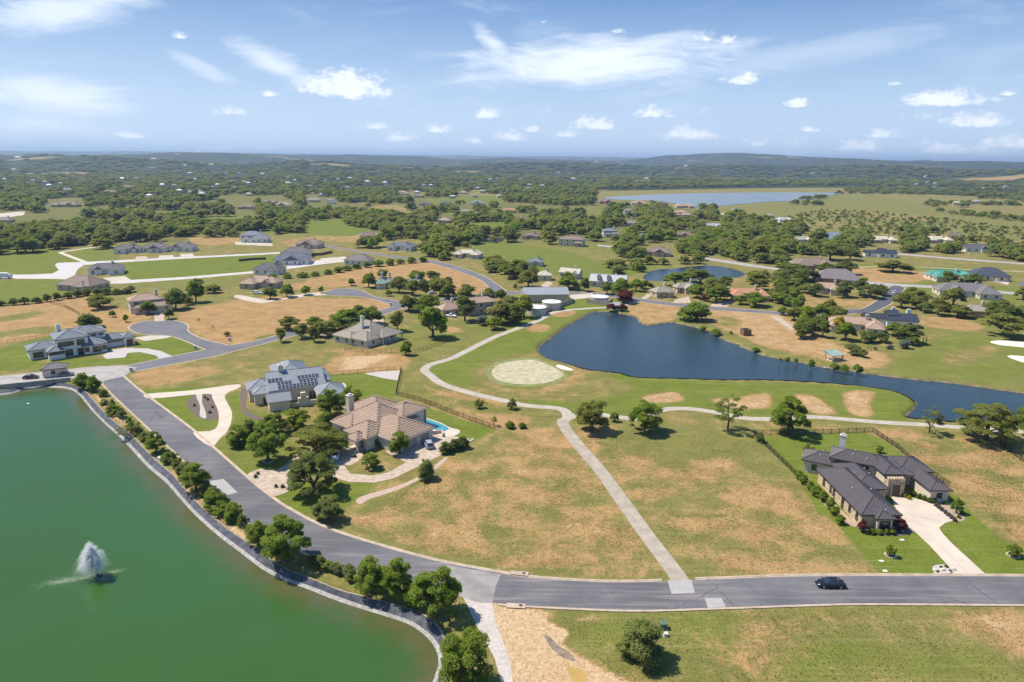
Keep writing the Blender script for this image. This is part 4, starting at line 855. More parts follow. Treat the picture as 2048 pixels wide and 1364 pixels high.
def build_house(name, label, cat, org, yaw, wings, roof, wall, detail=2, group=None, lines=None, dark=False, win=True, chims=(), extra=None, trim=None, wstep=4.2, ov=.5):
    """wings: dicts in the house's own axes (metres), eave extents x0..y1; detail 3 = near, 2 = middle, 1 = far"""
    h = empty(name, (org[0], org[1], 0), yaw); tag(h, label, cat, group)
    W = []
    for i, wg in enumerate(wings):
        wg = dict(wg); wg.setdefault('kind', 'hip'); wg.setdefault('pitch', .5 if detail > 2 else .6); wg.setdefault('ov', ov); wg.setdefault('z0', -.3)
        wg.setdefault('axis', 'x' if wg['x1'] - wg['x0'] >= wg['y1'] - wg['y0'] else 'y')
        wg['ze'] += .013 * i; wg['ov'] += .006 * i
        W.append(wg)
    for i, wg in enumerate(W):
        x0, x1, y0, y1, ze = wg['x0'], wg['x1'], wg['y0'], wg['y1'], wg['ze']; o_ = wg['ov']; e_ = .24
        F, R_ = roof_faces(wg)
        b = MB()
        for q in F: b.add(q, [tuple(range(len(q)))])
        c4 = [(x0, y0), (x1, y0), (x1, y1), (x0, y1)]
        b.add([(x, y, ze) for x, y in c4] + [(x, y, ze - e_) for x, y in c4], [(0, 4, 5, 1), (1, 5, 6, 2), (2, 6, 7, 3), (3, 7, 4, 0)], 1)
        b.add([(x, y, ze - e_) for x, y in c4], [(3, 2, 1, 0)], 2)
        rmat = wg.get('roof', roof)
        rf = b.build('roof', [RM[rmat], trim or (m_trim_d if dark else m_trim), m_soffit], h)
        if lines and detail >= 3:
            b = MB(); roof_lines(b, F, lines[0], lines[1], lines[2] if len(lines) > 2 else .05)
            if b.f:
                so_ = b.build('standing_seams' if lines[0] == 'seam' else 'tile_courses', RM[rmat], rf); so_['kind'] = 'stuff'
        if detail >= 2 and wg['kind'] in ('hip', 'gable'):
            b = MB()
            for A, B in R_:
                A, B = Vector(A) + Vector((0, 0, .02)), Vector(B) + Vector((0, 0, .02))
                if (B - A).length > .3: b.tube(A, B, .11, .11, 5)
            if b.f: b.build('ridge_caps', RM[rmat], rf)
        if detail >= 3 and i < 3 and len(F[0]) == 4 and wg['kind'] == 'hip':
            for fi, (ta, tb) in ((0, (.35, .6)), (1, (.6, .55)), (0, (.7, .45))):
                q = [Vector(p_) for p_ in F[fi]]; pt = q[0].lerp(q[1], ta).lerp(q[3].lerp(q[2], ta), tb)
                b = MB(); b.lathe([(.09, pt.z - .2), (.09, pt.z + .22), (.14, pt.z + .24), (.14, pt.z + .30)], 8, c=(pt.x, pt.y)); b.build('roof_vent', m_trim, rf)
        if wg.get('open'):    # porch: posts under a roof
            nx_ = max(2, int((x1 - x0) / 3.5) + 1); sides = wg['open']
            pts = []
            for sd in sides:
                if sd in 'sn': pts += [(x0 + .5 + (x1 - x0 - 1) * k / (nx_ - 1), (y0 + .45) if sd == 's' else (y1 - .45)) for k in range(nx_)]
                else: ny_ = max(2, int((y1 - y0) / 3.5) + 1); pts += [((x0 + .45) if sd == 'w' else (x1 - .45), y0 + .5 + (y1 - y0 - 1) * k / (ny_ - 1)) for k in range(ny_)]
            for (px_, py_) in sorted(set((round(a, 2), round(c_, 2)) for a, c_ in pts)):
                b = MB(); b.box(px_ - .2, px_ + .2, py_ - .2, py_ + .2, wg['z0'], ze - .2); b.build('column', WM[wg.get('wall', wall)] if not dark else m_trim_d, h)
            b = MB(); b.box(x0 + .3, x1 - .3, y0 + .3, y1 - .3, -.3, .12); b.build('porch_floor', m_conc, h)
            continue
        wx0, wx1, wy0, wy1 = x0 + o_, x1 - o_, y0 + o_, y1 - o_; zt = ze - e_ * .5
        b = MB(); b.box(wx0, wx1, wy0, wy1, wg['z0'], zt)
        if wg['kind'] == 'gable':
            if wg['axis'] == 'x':
                hw = (wy1 - wy0) / 2; zr = zt + hw * wg['pitch']; ym = (wy0 + wy1) / 2
                for xx in (wx0, wx1): b.add([(xx, wy0, zt), (xx, wy1, zt), (xx, ym, zr)], [(0, 1, 2), (2, 1, 0)][:1])
            else:
                hw = (wx1 - wx0) / 2; zr = zt + hw * wg['pitch']; xm = (wx0 + wx1) / 2
                for yy in (wy0, wy1): b.add([(wx0, yy, zt), (wx1, yy, zt), (xm, yy, zr)], [(0, 1, 2)])
        b.build('wall', WM[wg.get('wall', wall)], h)
        if not win or detail < 2: continue
        storeys = [0] if ze < 5 else [0, 3.0]
        custom = wg.get('win', {})
        for sd, (ax_, ay_, bx_, by_, nx_, ny_) in {'s': (wx0, wy0, wx1, wy0, 0, -1), 'e': (wx1, wy0, wx1, wy1, 1, 0), 'n': (wx1, wy1, wx0, wy1, 0, 1), 'w': (wx0, wy1, wx0, wy0, -1, 0)}.items():
            L = math.hypot(bx_ - ax_, by_ - ay_); tx, ty = (bx_ - ax_) / L, (by_ - ay_) / L
            if sd == 'n' and detail < 3: continue
            if sd in custom: spec_ = custom[sd]
            else:
                n_ = int((L - .6) / wstep); spec_ = [((k + .5) * L / n_, 1.3 if detail >= 2 else 1.6, 1.4, .9, 'w') for k in range(n_)] if n_ > 0 else []
                if len(storeys) > 1: spec_ = [(a, b1, c1, d1 + s_, e1) for s_ in storeys for (a, b1, c1, d1, e1) in spec_]
            for (t_, ww, hh, sill, ty_) in spec_:
                if sill + hh > zt - wg['z0'] * 0 - .1: hh = max(.4, zt - sill - .15)
                cx_, cy_ = ax_ + tx * t_, ay_ + ty * t_; ox, oy = cx_ + nx_ * .3, cy_ + ny_ * .3
                if any(o2 is not wg and not o2.get('open') and o2['x0'] + .3 < ox < o2['x1'] - .3 and o2['y0'] + .3 < oy < o2['y1'] - .3 and o2['ze'] > sill + .6 for o2 in W): continue
                if ty_ == 'w':
                    fr, pn = window_mesh(ww, hh, dark); wall_part('window', fr, None, h, cx_, cy_, sill, nx_, ny_, pn)
                elif ty_ == 'g':
                    b = MB(); b.box(-ww / 2, ww / 2, -.03, .05, 0, hh)
                    for k in range(1, 4): b.box(-ww / 2, ww / 2, -.06, -.03, hh * k / 4 - .03, hh * k / 4 + .03)
                    wall_part('garage_door', b.mesh('garage_door'), None, h, cx_, cy_, sill, nx_, ny_).data.materials.append(m_gdoor)
                elif ty_ == 'd':
                    b = MB(); b.box(-ww / 2 - .1, ww / 2 + .1, -.05, .05, 0, hh + .1); b.box(-ww / 2, ww / 2, -.08, -.05, 0, hh)
                    wall_part('door', b.mesh('door'), None, h, cx_, cy_, sill, nx_, ny_).data.materials.append(m_door)
                elif ty_ == 'p':
                    b = MB(); b.box(-ww / 2, ww / 2, -.06, .05, 0, hh)
                    for k in range(1, int(hh / .25)): b.box(-ww / 2, ww / 2, -.068, -.06, k * .25 - .01, k * .25 + .01)
                    wall_part('timber_panel', b.mesh('timber_panel'), None, h, cx_, cy_, sill, nx_, ny_).data.materials.append(m_wood)
    for (cx_, cy_, zt, wd, wm) in chims:
        b = MB(); b.box(cx_ - wd / 2, cx_ + wd / 2, cy_ - wd * .4, cy_ + wd * .4, 0, zt); ch = b.build('chimney', WM[wm], h)
        b = MB(); b.box(cx_ - wd / 2 - .1, cx_ + wd / 2 + .1, cy_ - wd * .4 - .1, cy_ + wd * .4 + .1, zt, zt + .15); b.box(cx_ - wd * .3, cx_ + wd * .3, cy_ - wd * .22, cy_ + wd * .22, zt + .15, zt + .5); b.build('chimney_cap', m_trim, ch)
    return h
def wg(x0, x1, y0, y1, ze, **k): return dict(x0=x0, x1=x1, y0=y0, y1=y1, ze=ze, **k)

# ---- dark metal roofed stone house
HD = build_house('stone_house', 'sprawling stone house with dark standing seam metal roof and bright driveway', 'house', (71, 124.5), 0, [
    wg(0, 8.4, 0, 21.5, 3.25, pitch=.52, win={'w': [(3.2, 1.0, 1.6, .7, 'w'), (6.6, .9, 1.6, .7, 'w'), (8.2, .9, 1.6, .7, 'w'), (12.4, 1.0, 2.2, .2, 'w'), (15.5, .9, 1.5, .8, 'w'), (18.6, .9, 1.6, .7, 'w')], 's': [], 'e': [(3.5, 4.8, 2.3, 0, 'g'), (8.3, 2.6, 2.3, 0, 'g')]}),
    wg(2.6, 6.6, -1.3, 4.5, 3.0, pitch=.5, wall='cream', win={'s': [(1.5, 2.0, 1.7, .55, 'w')]}),
    wg(4.4, 11.7, 11.0, 24.0, 3.4, pitch=.48, win={'s': [], 'e': [(2.2, 2.4, 2.2, 0, 'g')]}),
    wg(12.6, 17.6, 15.6, 26.5, 4.7, pitch=.42, wall='cream', win={'s': [], 'w': []}),
    wg(16.4, 21.5, 18.0, 25.5, 3.3, pitch=.42, wall='cream', win={'s': [(1.1, 1.0, 2.3, .2, 'w'), (2.2, 1.0, 2.3, .2, 'w'), (3.3, 1.0, 2.3, .2, 'w')]}),
    wg(20.6, 25.6, 11.2, 22.5, 3.05, pitch=.45, wall='cream', win={'s': [(2.0, 1.1, 1.2, 1.0, 'w')], 'w': [(3, 1.0, 1.3, .9, 'w')]}),
    wg(18.2, 26.5, 19.5, 28.0, 3.5, pitch=.45, wall='cream')],
    'dark_metal', 'stone', 3, lines=('seam', .62, .055), dark=True)
# angled central range of the same house (its own axis, turned 29 degrees)
def sub_wing(parent, org, yaw, wings, roof, wall, lines, chims=()):
    t = build_house('tmp', 'tmp', 'tmp', org, yaw, wings, roof, wall, 3, lines=lines, dark=True, chims=chims)
    M = parent.matrix_basis.inverted() @ t.matrix_basis
    for c in list(t.children):
        mb = c.matrix_basis.copy(); c.parent = parent; c.matrix_basis = M @ mb
    bpy.data.objects.remove(t)
sub_wing(HD, (75.1, 148.9), RAD(-29), [wg(0, 12.2, 0, 7.2, 4.75, pitch=.42, wall='cream', win={'s': [(4.5, 7.0, .5, 3.6, 'w')]}), wg(-5.8, 3.5, -.8, 6.4, 3.2, pitch=.45, wall='cream', win={'s': [(2.5, 1.0, 1.4, .9, 'w')]})], 'dark_metal', 'stone', ('seam', .62, .055), chims=[(2.2, 7.6, 8.0, 1.3, 'white')])
b = MB(); b.box(13.2, 17.0, 14.6, 16.6, 0, 4.0); b.box(13.9, 16.3, 14.35, 14.6, 0, 2.9)
o_ = b.build('entry_portal', WM['stone'], HD)
b = MB(); b.box(14.3, 15.9, 14.28, 14.345, 0, 2.7); b.build('door', m_door, HD)
for i in range(6): b = MB(); b.box(13.25 + i * .62, 13.55 + i * .62, 14.55, 16.55, 4.0, 4.3); b.build('parapet_block', WM['stone'], HD)

# ---- tan tile roofed house with curved pool
HT = build_house('tile_roof_house', 'limestone house with broad tan tile roof, tall chimney and curved pool', 'house', (-37.5, 158.5), RAD(52), [
    wg(5, 20.5, 0, 17, 3.7, pitch=.56),
    wg(5.2, 18.6, -7.6, 9, 3.3, pitch=.5, win={'s': [(4.2, 4.8, 2.4, 0, 'g'), (9.6, 3.0, 2.4, 0, 'g')]}),
    wg(1.6, 11, -.2, 9.2, 3.45, pitch=.55, wall='limestone', win={'s': [(3, 1.1, 1.6, .6, 'w')], 'w': [(6.5, 1.2, 1.8, .4, 'w')]}),
    wg(-.6, 4.5, 1.0, 6.0, 3.2, pitch=.5, open='ws'),
    wg(3.6, 12, 8.5, 17.2, 3.25, pitch=.5),
    wg(12, 24.5, 9, 22.5, 3.6, pitch=.5),
    wg(14.6, 24.5, .5, 9.5, 5.2, pitch=.4, win={'s': [(2.5, 1.4, 1.5, 3.2, 'w')]})],
    'tan_tile', 'limestone', 3, lines=('course', .70, .075), chims=[(9.8, 16.2, 9.2, 1.7, 'cream')])
b = MB(); b.box(23.2, 23.5, .9, 1.2, 0, 5.0); b.build('column', m_trim_d, HT)
# ---- solar panel house
SY = RAD(25)
HS = build_house('solar_house', 'cream house with grey metal roof carrying rows of solar panels', 'house', (-77, 191.8), SY, [
    wg(4.5, 21.6, -.3, 15.5, 4.0, pitch=.46, kind='gable', axis='x', win={'s': [(9.2, 1.6, 2.3, .1, 'w'), (12.2, 2.0, 2.3, .1, 'w'), (14.8, 1.4, 2.3, .1, 'w')]}),
    wg(-1.2, 7.5, 3.2, 12.0, 3.7, pitch=.5),
    wg(0, 8.5, -.5, 6.0, 3.55, pitch=.42, win={'s': [(3.0, 1.1, 2.1, 0, 'd')]}),
    wg(3.4, 10.2, -7.9, -1.6, 3.0, pitch=.55, kind='gable', axis='x', win={'s': [], 'w': []}),
    wg(7.2, 18.4, 8, 24.0, 5.0, pitch=.5, axis='y'),
    wg(17.5, 24, 3.5, 16, 4.1, pitch=.45),
    wg(17.6, 26.5, -8.5, 1.0, 3.3, pitch=.5)],
    'grey_metal', 'cream', 3, lines=('seam', .7, .05), chims=[(9.2, 7.6, 9.3, 1.5, 'cream')])
sl_ = .46; ca_ = 1 / math.hypot(1, sl_)
b = MB(); b.box(-.5, .5, -.82, .82, .06, .11); m_panel = b.mesh('solar_panel')
m_pv = mat('solar_cell', (.030, .032, .060), .25, .1, 2, spec=.6); m_panel.materials.append(m_pv)
b = MB()
for (x0, x1, y0, y1) in [(-.53, .53, -.85, -.82), (-.53, .53, .82, .85), (-.53, -.5, -.82, .82), (.5, .53, -.82, .82), (-.5, .5, -.02, .02)]: b.box(x0, x1, y0, y1, .05, .125)
m_pframe = b.mesh('panel_frame'); m_pframe.materials.append(m_frame)
rows = [(1.05, [7.9 + 1.08 * i for i in range(11)]), (2.75, [7.9 + 1.08 * i for i in range(4)] + [14.4 + 1.08 * i for i in range(5)]), (4.5, [14.1 + 1.08 * i for i in range(6)] + [5.4 + 1.08 * i for i in range(4)])]
for (sd, us) in rows:
    for u_ in us:
        v_ = -.3 + sd * ca_; o_ = link('solar_panel', m_panel, None, HS)
        o_.location = (u_, v_, 4.0 + (v_ + .3) * sl_ + .03); o_.rotation_euler = (math.atan(sl_), 0, 0)
        link('panel_frame', m_pframe, None, o_)
b = MB(); b.prism([(12.2, -6.2), (15.2, -6.2), (15.2, -5.2), (12.2, -5.2)], 0, 2.6); b.box(13.0, 14.4, -6.15, -5.25, 2.6, 4.2); b.build('outdoor_fireplace', WM['cream'], HS)
b = MB(); b.box(10.2, 12.2, -6.0, -5.6, 0, 1.2); b.box(15.2, 18, -6.0, -5.6, 0, 1.5); b.build('garden_wall', WM['cream'], HS)
# ---- modern house with slate roof
HMo = build_house('modern_house', 'two storey white modern house with slate hip roofs and timber panels', 'house', (-173.8, 236.1), RAD(40.7), [
    wg(-.6, 10, -.6, 9.5, 3.5, pitch=.42, win={'s': [(2.6, 3.0, 2.0, .5, 'w')]}),
    wg(4.6, 10.6, -5.6, 3, 3.1, pitch=.45, win={'s': [(2.5, 4.6, .9, 1.8, 'w')]}),
    wg(7.6, 18.6, -3.4, 9, 6.7, pitch=.42, win={'s': [(1.2, 1.6, 1.7, 3.9, 'p'), (3.0, 1.7, 1.7, 3.9, 'w'), (4.7, 1.5, 1.7, 3.9, 'p'), (7.6, 2.4, 2.1, 3.7, 'w'), (3.2, 3.0, 2.3, .3, 'w'), (7.6, 2.6, 2.3, .1, 'w')]}),
    wg(13, 25.5, 2.6, 12.5, 6.5, pitch=.4, win={'s': [(7.6, 1.6, .6, 5.1, 'w'), (10, 1.6, .6, 5.1, 'w')]}),
    wg(15.8, 24.2, -4.6, 5, 3.3, pitch=.45, win={'s': [(.9, 1.5, 1.7, .9, 'p'), (4.2, 2.8, 2.0, .5, 'w'), (6.6, 1.4, 1.7, .9, 'p')]}),
    wg(23, 31.5, .8, 9, 3.2, pitch=.42, win={'s': [(3.4, 6.2, .7, 1.9, 'w')]}),
    wg(29.8, 34.6, -.4, 7.5, 3.35, pitch=.45, win={'s': [(2.0, 2.2, 2.4, .1, 'p')]})],
    'slate', 'white', 3, dark=True, lines=('course', .8, .05), chims=[(10.5, 6.5, 10.2, 1.4, 'white')])
# ---- gatehouse
build_house('gatehouse', 'small stone gatehouse with hip roof at the entrance drive', 'gatehouse', (-156.0, 215.2), RAD(24), [wg(0, 7.4, 0, 5.2, 2.9, pitch=.5, win={'s': [(3.0, 1.0, 1.1, 1.0, 'w')], 'w': [(1.6, 1.0, 2.1, 0, 'd')]})], 'plum', 'limestone', 3, dark=True, ov=.45)
# ---- tan hip house
build_house('ranch_house', 'limestone house with steep weathered shingle roof and long columned porch', 'house', (-56.4, 256.2), RAD(57.4), [
    wg(2.4, 17.5, 0.2, 17.7, 3.1, pitch=.70, win={'w': [(4, 1.3, 1.4, .9, 'w'), (10, 1.2, 1.4, .9, 'w')]}), wg(0, 8.0, 0, 11, 3.0, pitch=.62), wg(7.5, 19.5, -1.5, 8, 3.05, pitch=.5, open='se'), wg(-.6, 6, 8, 19, 3.0, pitch=.5), wg(7, 19, 9, 20, 3.2, pitch=.6)],
    'weathered', 'limestone', 3, chims=[(6.3, 8.5, 10.5, 1.2, 'white')], lines=('course', .55, .03))

# ---- houses of the middle distance: (px, py at base centre, photo width px, yaw deg, style, roof, wall, label)
def layout(L, D, style, rng_):
    if style == 'L': return [wg(-L / 2, L / 2, -D * .25, D * .5, 3.2), wg(-L / 2 + .4, -L / 2 + D * .72, -D * .62, D * .3, 3.1), wg(L * .12, L * .34, -D * .42, D * .2, 3.3, kind='gable', axis='y', pitch=.8)]
    if style == 'R': return [wg(-L / 2, L / 2, -D * .25, D * .5, 3.2), wg(L / 2 - D * .72, L / 2 - .4, -D * .62, D * .3, 3.1), wg(-L * .34, -L * .1, -D * .42, D * .2, 3.3, kind='gable', axis='y', pitch=.8)]
    if style == 'T': return [wg(-L / 2, L / 2, -D * .3, D * .5, 3.3), wg(-D * .35, D * .35, -D * .6, D * .2, 3.1, kind='gable', axis='y'), wg(L * .2, L / 2 - .6, -D * .5, D * .3, 3.0)]
    if style == 'U': return [wg(-L / 2, L / 2, -D * .1, D * .5, 3.3), wg(-L / 2 + .3, -L / 2 + D * .55, -D * .6, D * .3, 3.05), wg(L / 2 - D * .55, L / 2 - .3, -D * .55, D * .3, 3.1)]
    if style == 'B': return [wg(-L / 2, L / 2, -D * .5, D * .5, 3.2)]
    if style == 'P': return [wg(-L / 2, L / 2, -D * .5, D * .5, 3.2, pitch=.6), wg(L * .05, L * .38, -D * .62, D * .1, 3.0)]
    if style == 'G': return [wg(-L / 2, L / 2, -D * .4, D * .4, 3.4, kind='gable', axis='x', pitch=.75), wg(L * .15, L * .45, -D * .6, D * .2, 3.2, kind='gable', axis='y', pitch=.8)]
    if style == '2': return [wg(-L / 2, L * .28, -D * .3, D * .5, 6.0, pitch=.45), wg(-L * .15, L / 2, -D * .55, D * .35, 3.2), wg(-L * .45, -L * .1, -D * .5, D * .2, 3.1)]
    if style == '3': return [wg(-L / 2, L * .5, -D * .42, D * .42, 5.9, pitch=.45), wg(L * .1, L * .5, -D * .6, D * .2, 3.1, open='s')]
    if style == 'M': return [wg(-L / 2, L * .1, -D * .3, D * .35, 3.3, kind='gable', axis='x', pitch=.42), wg(-L * .1, L / 2, -D * .5, D * .5, 3.3, kind='gable', axis='x', pitch=.4), wg(-L * .05, L * .18, -D * .2, D * .55, 5.0, kind='gable', axis='x', pitch=.35)]
    return [wg(-L / 2, L / 2, -D / 2, D / 2, 3.2)]
MID = [
 (252, 506, 60, 22, 'L', 'grey_shingle', 'white', 'white house with grey roof, first of three in a row on the pale loop street'),
 (308, 504, 58, 15, 'T', 'plum', 'white', 'white house with plum brown roof, middle of three in a row'),
 (364, 502, 58, 8, 'R', 'grey_shingle', 'white', 'white house with grey gabled roof, last of three in a row'),
 (208, 548, 78, 28, 'R', 'grey_shingle', 'white', 'white house with dark grey hip roof beside the pale cul-de-sac'),
 (160, 580, 96, -12, 'P', 'brown', 'tan', 'tan house with large brown hip roof behind the dark hedge'),
 (508, 484, 66, 12, '2', 'slate', 'white', 'tall white house with slate roof and triple garage beside the oak lawn'),
 (520, 576, 86, -8, 'L', 'pink_tile', 'tan', 'tan house with pinkish roof and looping driveway'),
 (537, 548, 66, -10, 'P', 'dark_grey', 'white', 'white house with dark hip roof and chimney by the long hedge'),
 (582, 528, 86, 10, 'T', 'blue_grey', 'white', 'white house with blue grey roof on the concrete drive'),
 (592, 514, 70, 10, 'B', 'grey_shingle', 'white', 'house with grey roof tucked behind the blue grey roofed house'),
 (717, 529, 64, -12, 'B', 'plum', 'white', 'white house with plain grey plum hip roof at the concrete court'),
 (617, 496, 62, -8, 'T', 'brown', 'cream', 'cream house with brown tile roof above the concrete drive'),
 (803, 501, 64, -10, 'U', 'blue_grey', 'white', 'white house with blue grey roof beside the curving street'),
 (936, 516, 66, -14, 'U', 'cream', 'cream', 'long cream house half hidden by oaks near the yellow tree'),
 (735, 478, 44, 20, 'B', 'brown', 'tan', 'brown roofed house half hidden by roadside oaks'),
 (295, 624, 92, 35, '2', 'pink_tile', 'cream', 'cream two storey villa with tan tile roofs and arched entry'),
 (768, 576, 46, 18, 'L', 'green_metal', 'cream', 'villa wing with pale green metal roof and twin chimneys by the cul-de-sac'),
 (825, 578, 60, 18, 'R', 'green_metal', 'cream', 'villa with pale green metal roof behind garden trees'),
 (955, 628, 88, 28, '3', 'pink_tile', 'tan', 'two storey columned villa with pinkish tile roof beside the tank yard'),
 (898, 630, 52, 28, 'B', 'pink_tile', 'tan', 'garage with pinkish tile roof beside the columned villa'),
 (1218, 574, 88, -14, 'G', 'white_metal', 'limestone', 'limestone house with white metal roof and dormers'),
 (1142, 556, 54, -30, 'G', 'cream', 'limestone', 'house with cream gabled roof behind the crossing street'),
 (1090, 560, 30, 0, 'B', 'cream', 'limestone', 'low house with cream roof among trees behind the metal shed'),
 (1325, 594, 50, 18, 'P', 'weathered', 'tan', 'tan house with brown steep roof beside the red crape myrtle'),
 (1375, 586, 60, 10, 'T', 'weathered', 'tan', 'tan house with long weathered roof near the oak pond'),
 (1500, 600, 92, -6, 'U', 'terracotta', 'tan', 'tan house with terracotta tile roof near the round oak'),
 (1144, 492, 62, -16, '3', 'brown', 'cream', 'cream two storey villa with brown tile roof above the green fairway'),
 (1223, 474, 42, 6, '2', 'slate', 'grey', 'grey two storey house with slate roof below the lake woods'),
 (1287, 480, 20, 80, 'G', 'slate', 'grey', 'narrow house with steep slate roof among oaks'),
 (1318, 512, 60, -8, 'T', 'brown', 'tan', 'tan house with brown roof and timber gable beside the small pond'),
 (1262, 452, 26, 10, 'G', 'weathered', 'cream', 'small cream gabled house deep in the oaks'),
 (1258, 430, 24, 0, '2', 'slate', 'grey', 'small slate roofed house on the wooded slope'),
 (1366, 434, 40, -8, '2', 'pink_tile', 'pinkstone', 'pink villa with tile roof above the lake woods'),
 (1278, 410, 34, -5, 'T', 'pink_tile', 'cream', 'tile roofed villa on the near lake shore'),
 (1214, 407, 40, 6, 'T', 'brown', 'brick', 'brick villa with brown roof near the lake end'),
 (1325, 410, 26, 4, 'B', 'plum', 'tan', 'plum roofed house on the lake shore'),
 (1370, 416, 44, -4, 'U', 'pink_tile', 'pinkstone', 'long pink house at the water of the lake'),
 (1425, 458, 36, 4, 'G', 'white_metal', 'white', 'white house with white metal roof on the bluff'),
 (1370, 476, 36, -12, 'T', 'brown', 'tan', 'brown roofed house beside the leafless oak'),
 (1475, 424, 26, 5, 'B', 'slate', 'tan', 'slate roofed house on the bluff above the river meadow'),
 (1510, 438, 18, 5, 'B', 'white_metal', 'white', 'small white roofed house on the bluff'),
 (1450, 434, 18, 5, 'B', 'white_metal', 'cream', 'cream cottage with white roof in bluff trees'),
 (1540, 436, 20, 5, 'B', 'weathered', 'tan', 'tan cottage in bluff trees'),
 (1570, 444, 36, 3, 'U', 'white_metal', 'white', 'long white house on the bluff edge over the meadow'),
 (1605, 486, 34, 24, 'G', 'cream', 'limestone', 'cream gabled house below the bluff near the river pool'),
 (1630, 538, 98, -6, 'L', 'brown', 'brick', 'brick house with broad brown roof by the meadow path'),
 (1678, 566, 104, -16, 'P', 'plum', 'brick', 'house with long plum grey roof beside the red bushes'),
 (1660, 588, 74, -20, 'R', 'pink_tile', 'limestone', 'limestone house with tan roof and wide garage door beneath the plum roof'),
 (1762, 514, 70, -14, 'M', 'charcoal', 'white', 'white modern farmhouse with black roof on the right meadow'),
 (1952, 504, 50, -8, 'G', 'dark_grey', 'white', 'white house with steep grey gable beyond the meadow'),
 (1906, 562, 96, -6, 'U', 'teal_metal', 'cream', 'cream house with teal green metal roof on the meadow street'),
 (1982, 560, 80, -12, 'P', 'navy', 'limestone', 'house with big navy hip roof beside the teal roofed house'),
 (1940, 594, 128, -12, 'R', 'grey_shingle', 'limestone', 'limestone house with wide dark shingle roof behind the hedge row'),
 (1958, 634, 66, -10, 'B', 'weathered', 'tan', 'tan house with weathered roof behind the large oaks'),
 (1782, 652, 118, -14, 'M', 'charcoal', 'white', 'white modern farmhouse with black roof and two white chimneys'),
 (1718, 665, 120, -22, 'U', 'pink_tile', 'cream', 'cream villa with pinkish tile roof behind garden trees and a yellow tree'),
 (1880, 486, 56, -8, 'U', 'cream', 'pinkstone', 'long pale stone house in the tree line past the meadow'),
 (1770, 486, 56, -10, 'U', 'cream', 'pinkstone', 'long pink stone house in the tree line above the black roofed farmhouse'),
 (1910, 478, 24, 0, 'G', 'brown', 'brick', 'small brick gabled house at the meadow tree line'),
 (130, 414, 70, -6, 'L', 'brown', 'tan', 'large tan house with brown roof on the left rise'),
 (8, 446, 36, 0, 'B', 'brown', 'tan', 'brown roofed house beside the tennis court oaks'),
 (132, 384, 34, 0, 'B', 'slate', 'cream', 'pale house with slate roof beyond the left rise'),
 (80, 384, 44, 0, 'U', 'cream', 'white', 'long white house beyond the left rise'),
 (218, 388, 36, 4, 'T', 'brown', 'tan', 'tan house near the far left pasture'),
 (255, 378, 36, 0, 'T', 'pink_tile', 'tan', 'pink roofed house over the far left pasture'),
 (392, 388, 34, 0, 'P', 'weathered', 'tan', 'weathered roof house among far left oaks'),
 (474, 380, 32, 0, 'T', 'pink_tile', 'brick', 'reddish house among far oaks'),
 (492, 418, 36, 0, 'U', 'brown', 'tan', 'brown roofed house behind the yellow green trees'),
 (565, 414, 38, 0, 'T', 'weathered', 'cream', 'cream house with weathered roof near the conical roof'),
 (540, 408, 30, 0, 'T', 'brown', 'tan', 'tan house beside two yellow green oaks'),
 (627, 404, 30, 20, 'P', 'weathered', 'tan', 'house with tall conical weathered roof'),
 (662, 408, 22, 0, '2', 'slate', 'white', 'white two storey house with slate roof near the conical roof'),
 (575, 370, 18, 0, '3', 'white_metal', 'white', 'white tower house on the far wooded slope'),
 (808, 390, 26, 0, '2', 'pink_tile', 'cream', 'cream villa with tile roof over the far fairway'),
 (838, 395, 24, 0, 'P', 'brown', 'tan', 'brown hip roofed house over the far fairway'),
 (850, 412, 32, 0, 'U', 'dark_grey', 'limestone', 'grey roofed house by the far road end'),
 (892, 410, 30, 0, 'U', 'dark_grey', 'limestone', 'grey roofed house with twin roofs past the far road'),
 (955, 410, 34, 0, 'T', 'slate', 'white', 'white house with slate roof on the far fairway'),
 (933, 428, 28, 0, 'G', 'weathered', 'tan', 'tan gabled house over the long clipped hedge'),
 (1018, 425, 34, -4, 'U', 'terracotta', 'tan', 'house with bright terracotta roof behind the long hedge'),
 (890, 446, 30, -8, 'P', 'pink_tile', 'tan', 'house with pale orange hip roof beside the long hedge'),
 (926, 388, 22, 0, 'P', 'weathered', 'tan', 'house with pointed weathered roof beyond the far fairway'),
 (1042, 443, 30, 0, 'T', 'brown', 'tan', 'brown roofed house in the middle oak belt'),
 (1062, 478, 44, -8, 'U', 'brown', 'tan', 'brown roofed house beside the two storey villa'),
 (1072, 532, 40, -8, 'U', 'slate', 'limestone', 'slate roofed house hidden by oaks above the crossing street'),
 (1832, 476, 0, 0, 'B', 'cream', 'tan', ''),
]
rng_ = random.Random(5)
HOUSE_PX = [(1740, 960, 160, 95), (775, 850, 115, 75), (570, 780, 95, 60), (165, 690, 110, 45), (735, 670, 70, 40), (100, 745, 36, 18)]
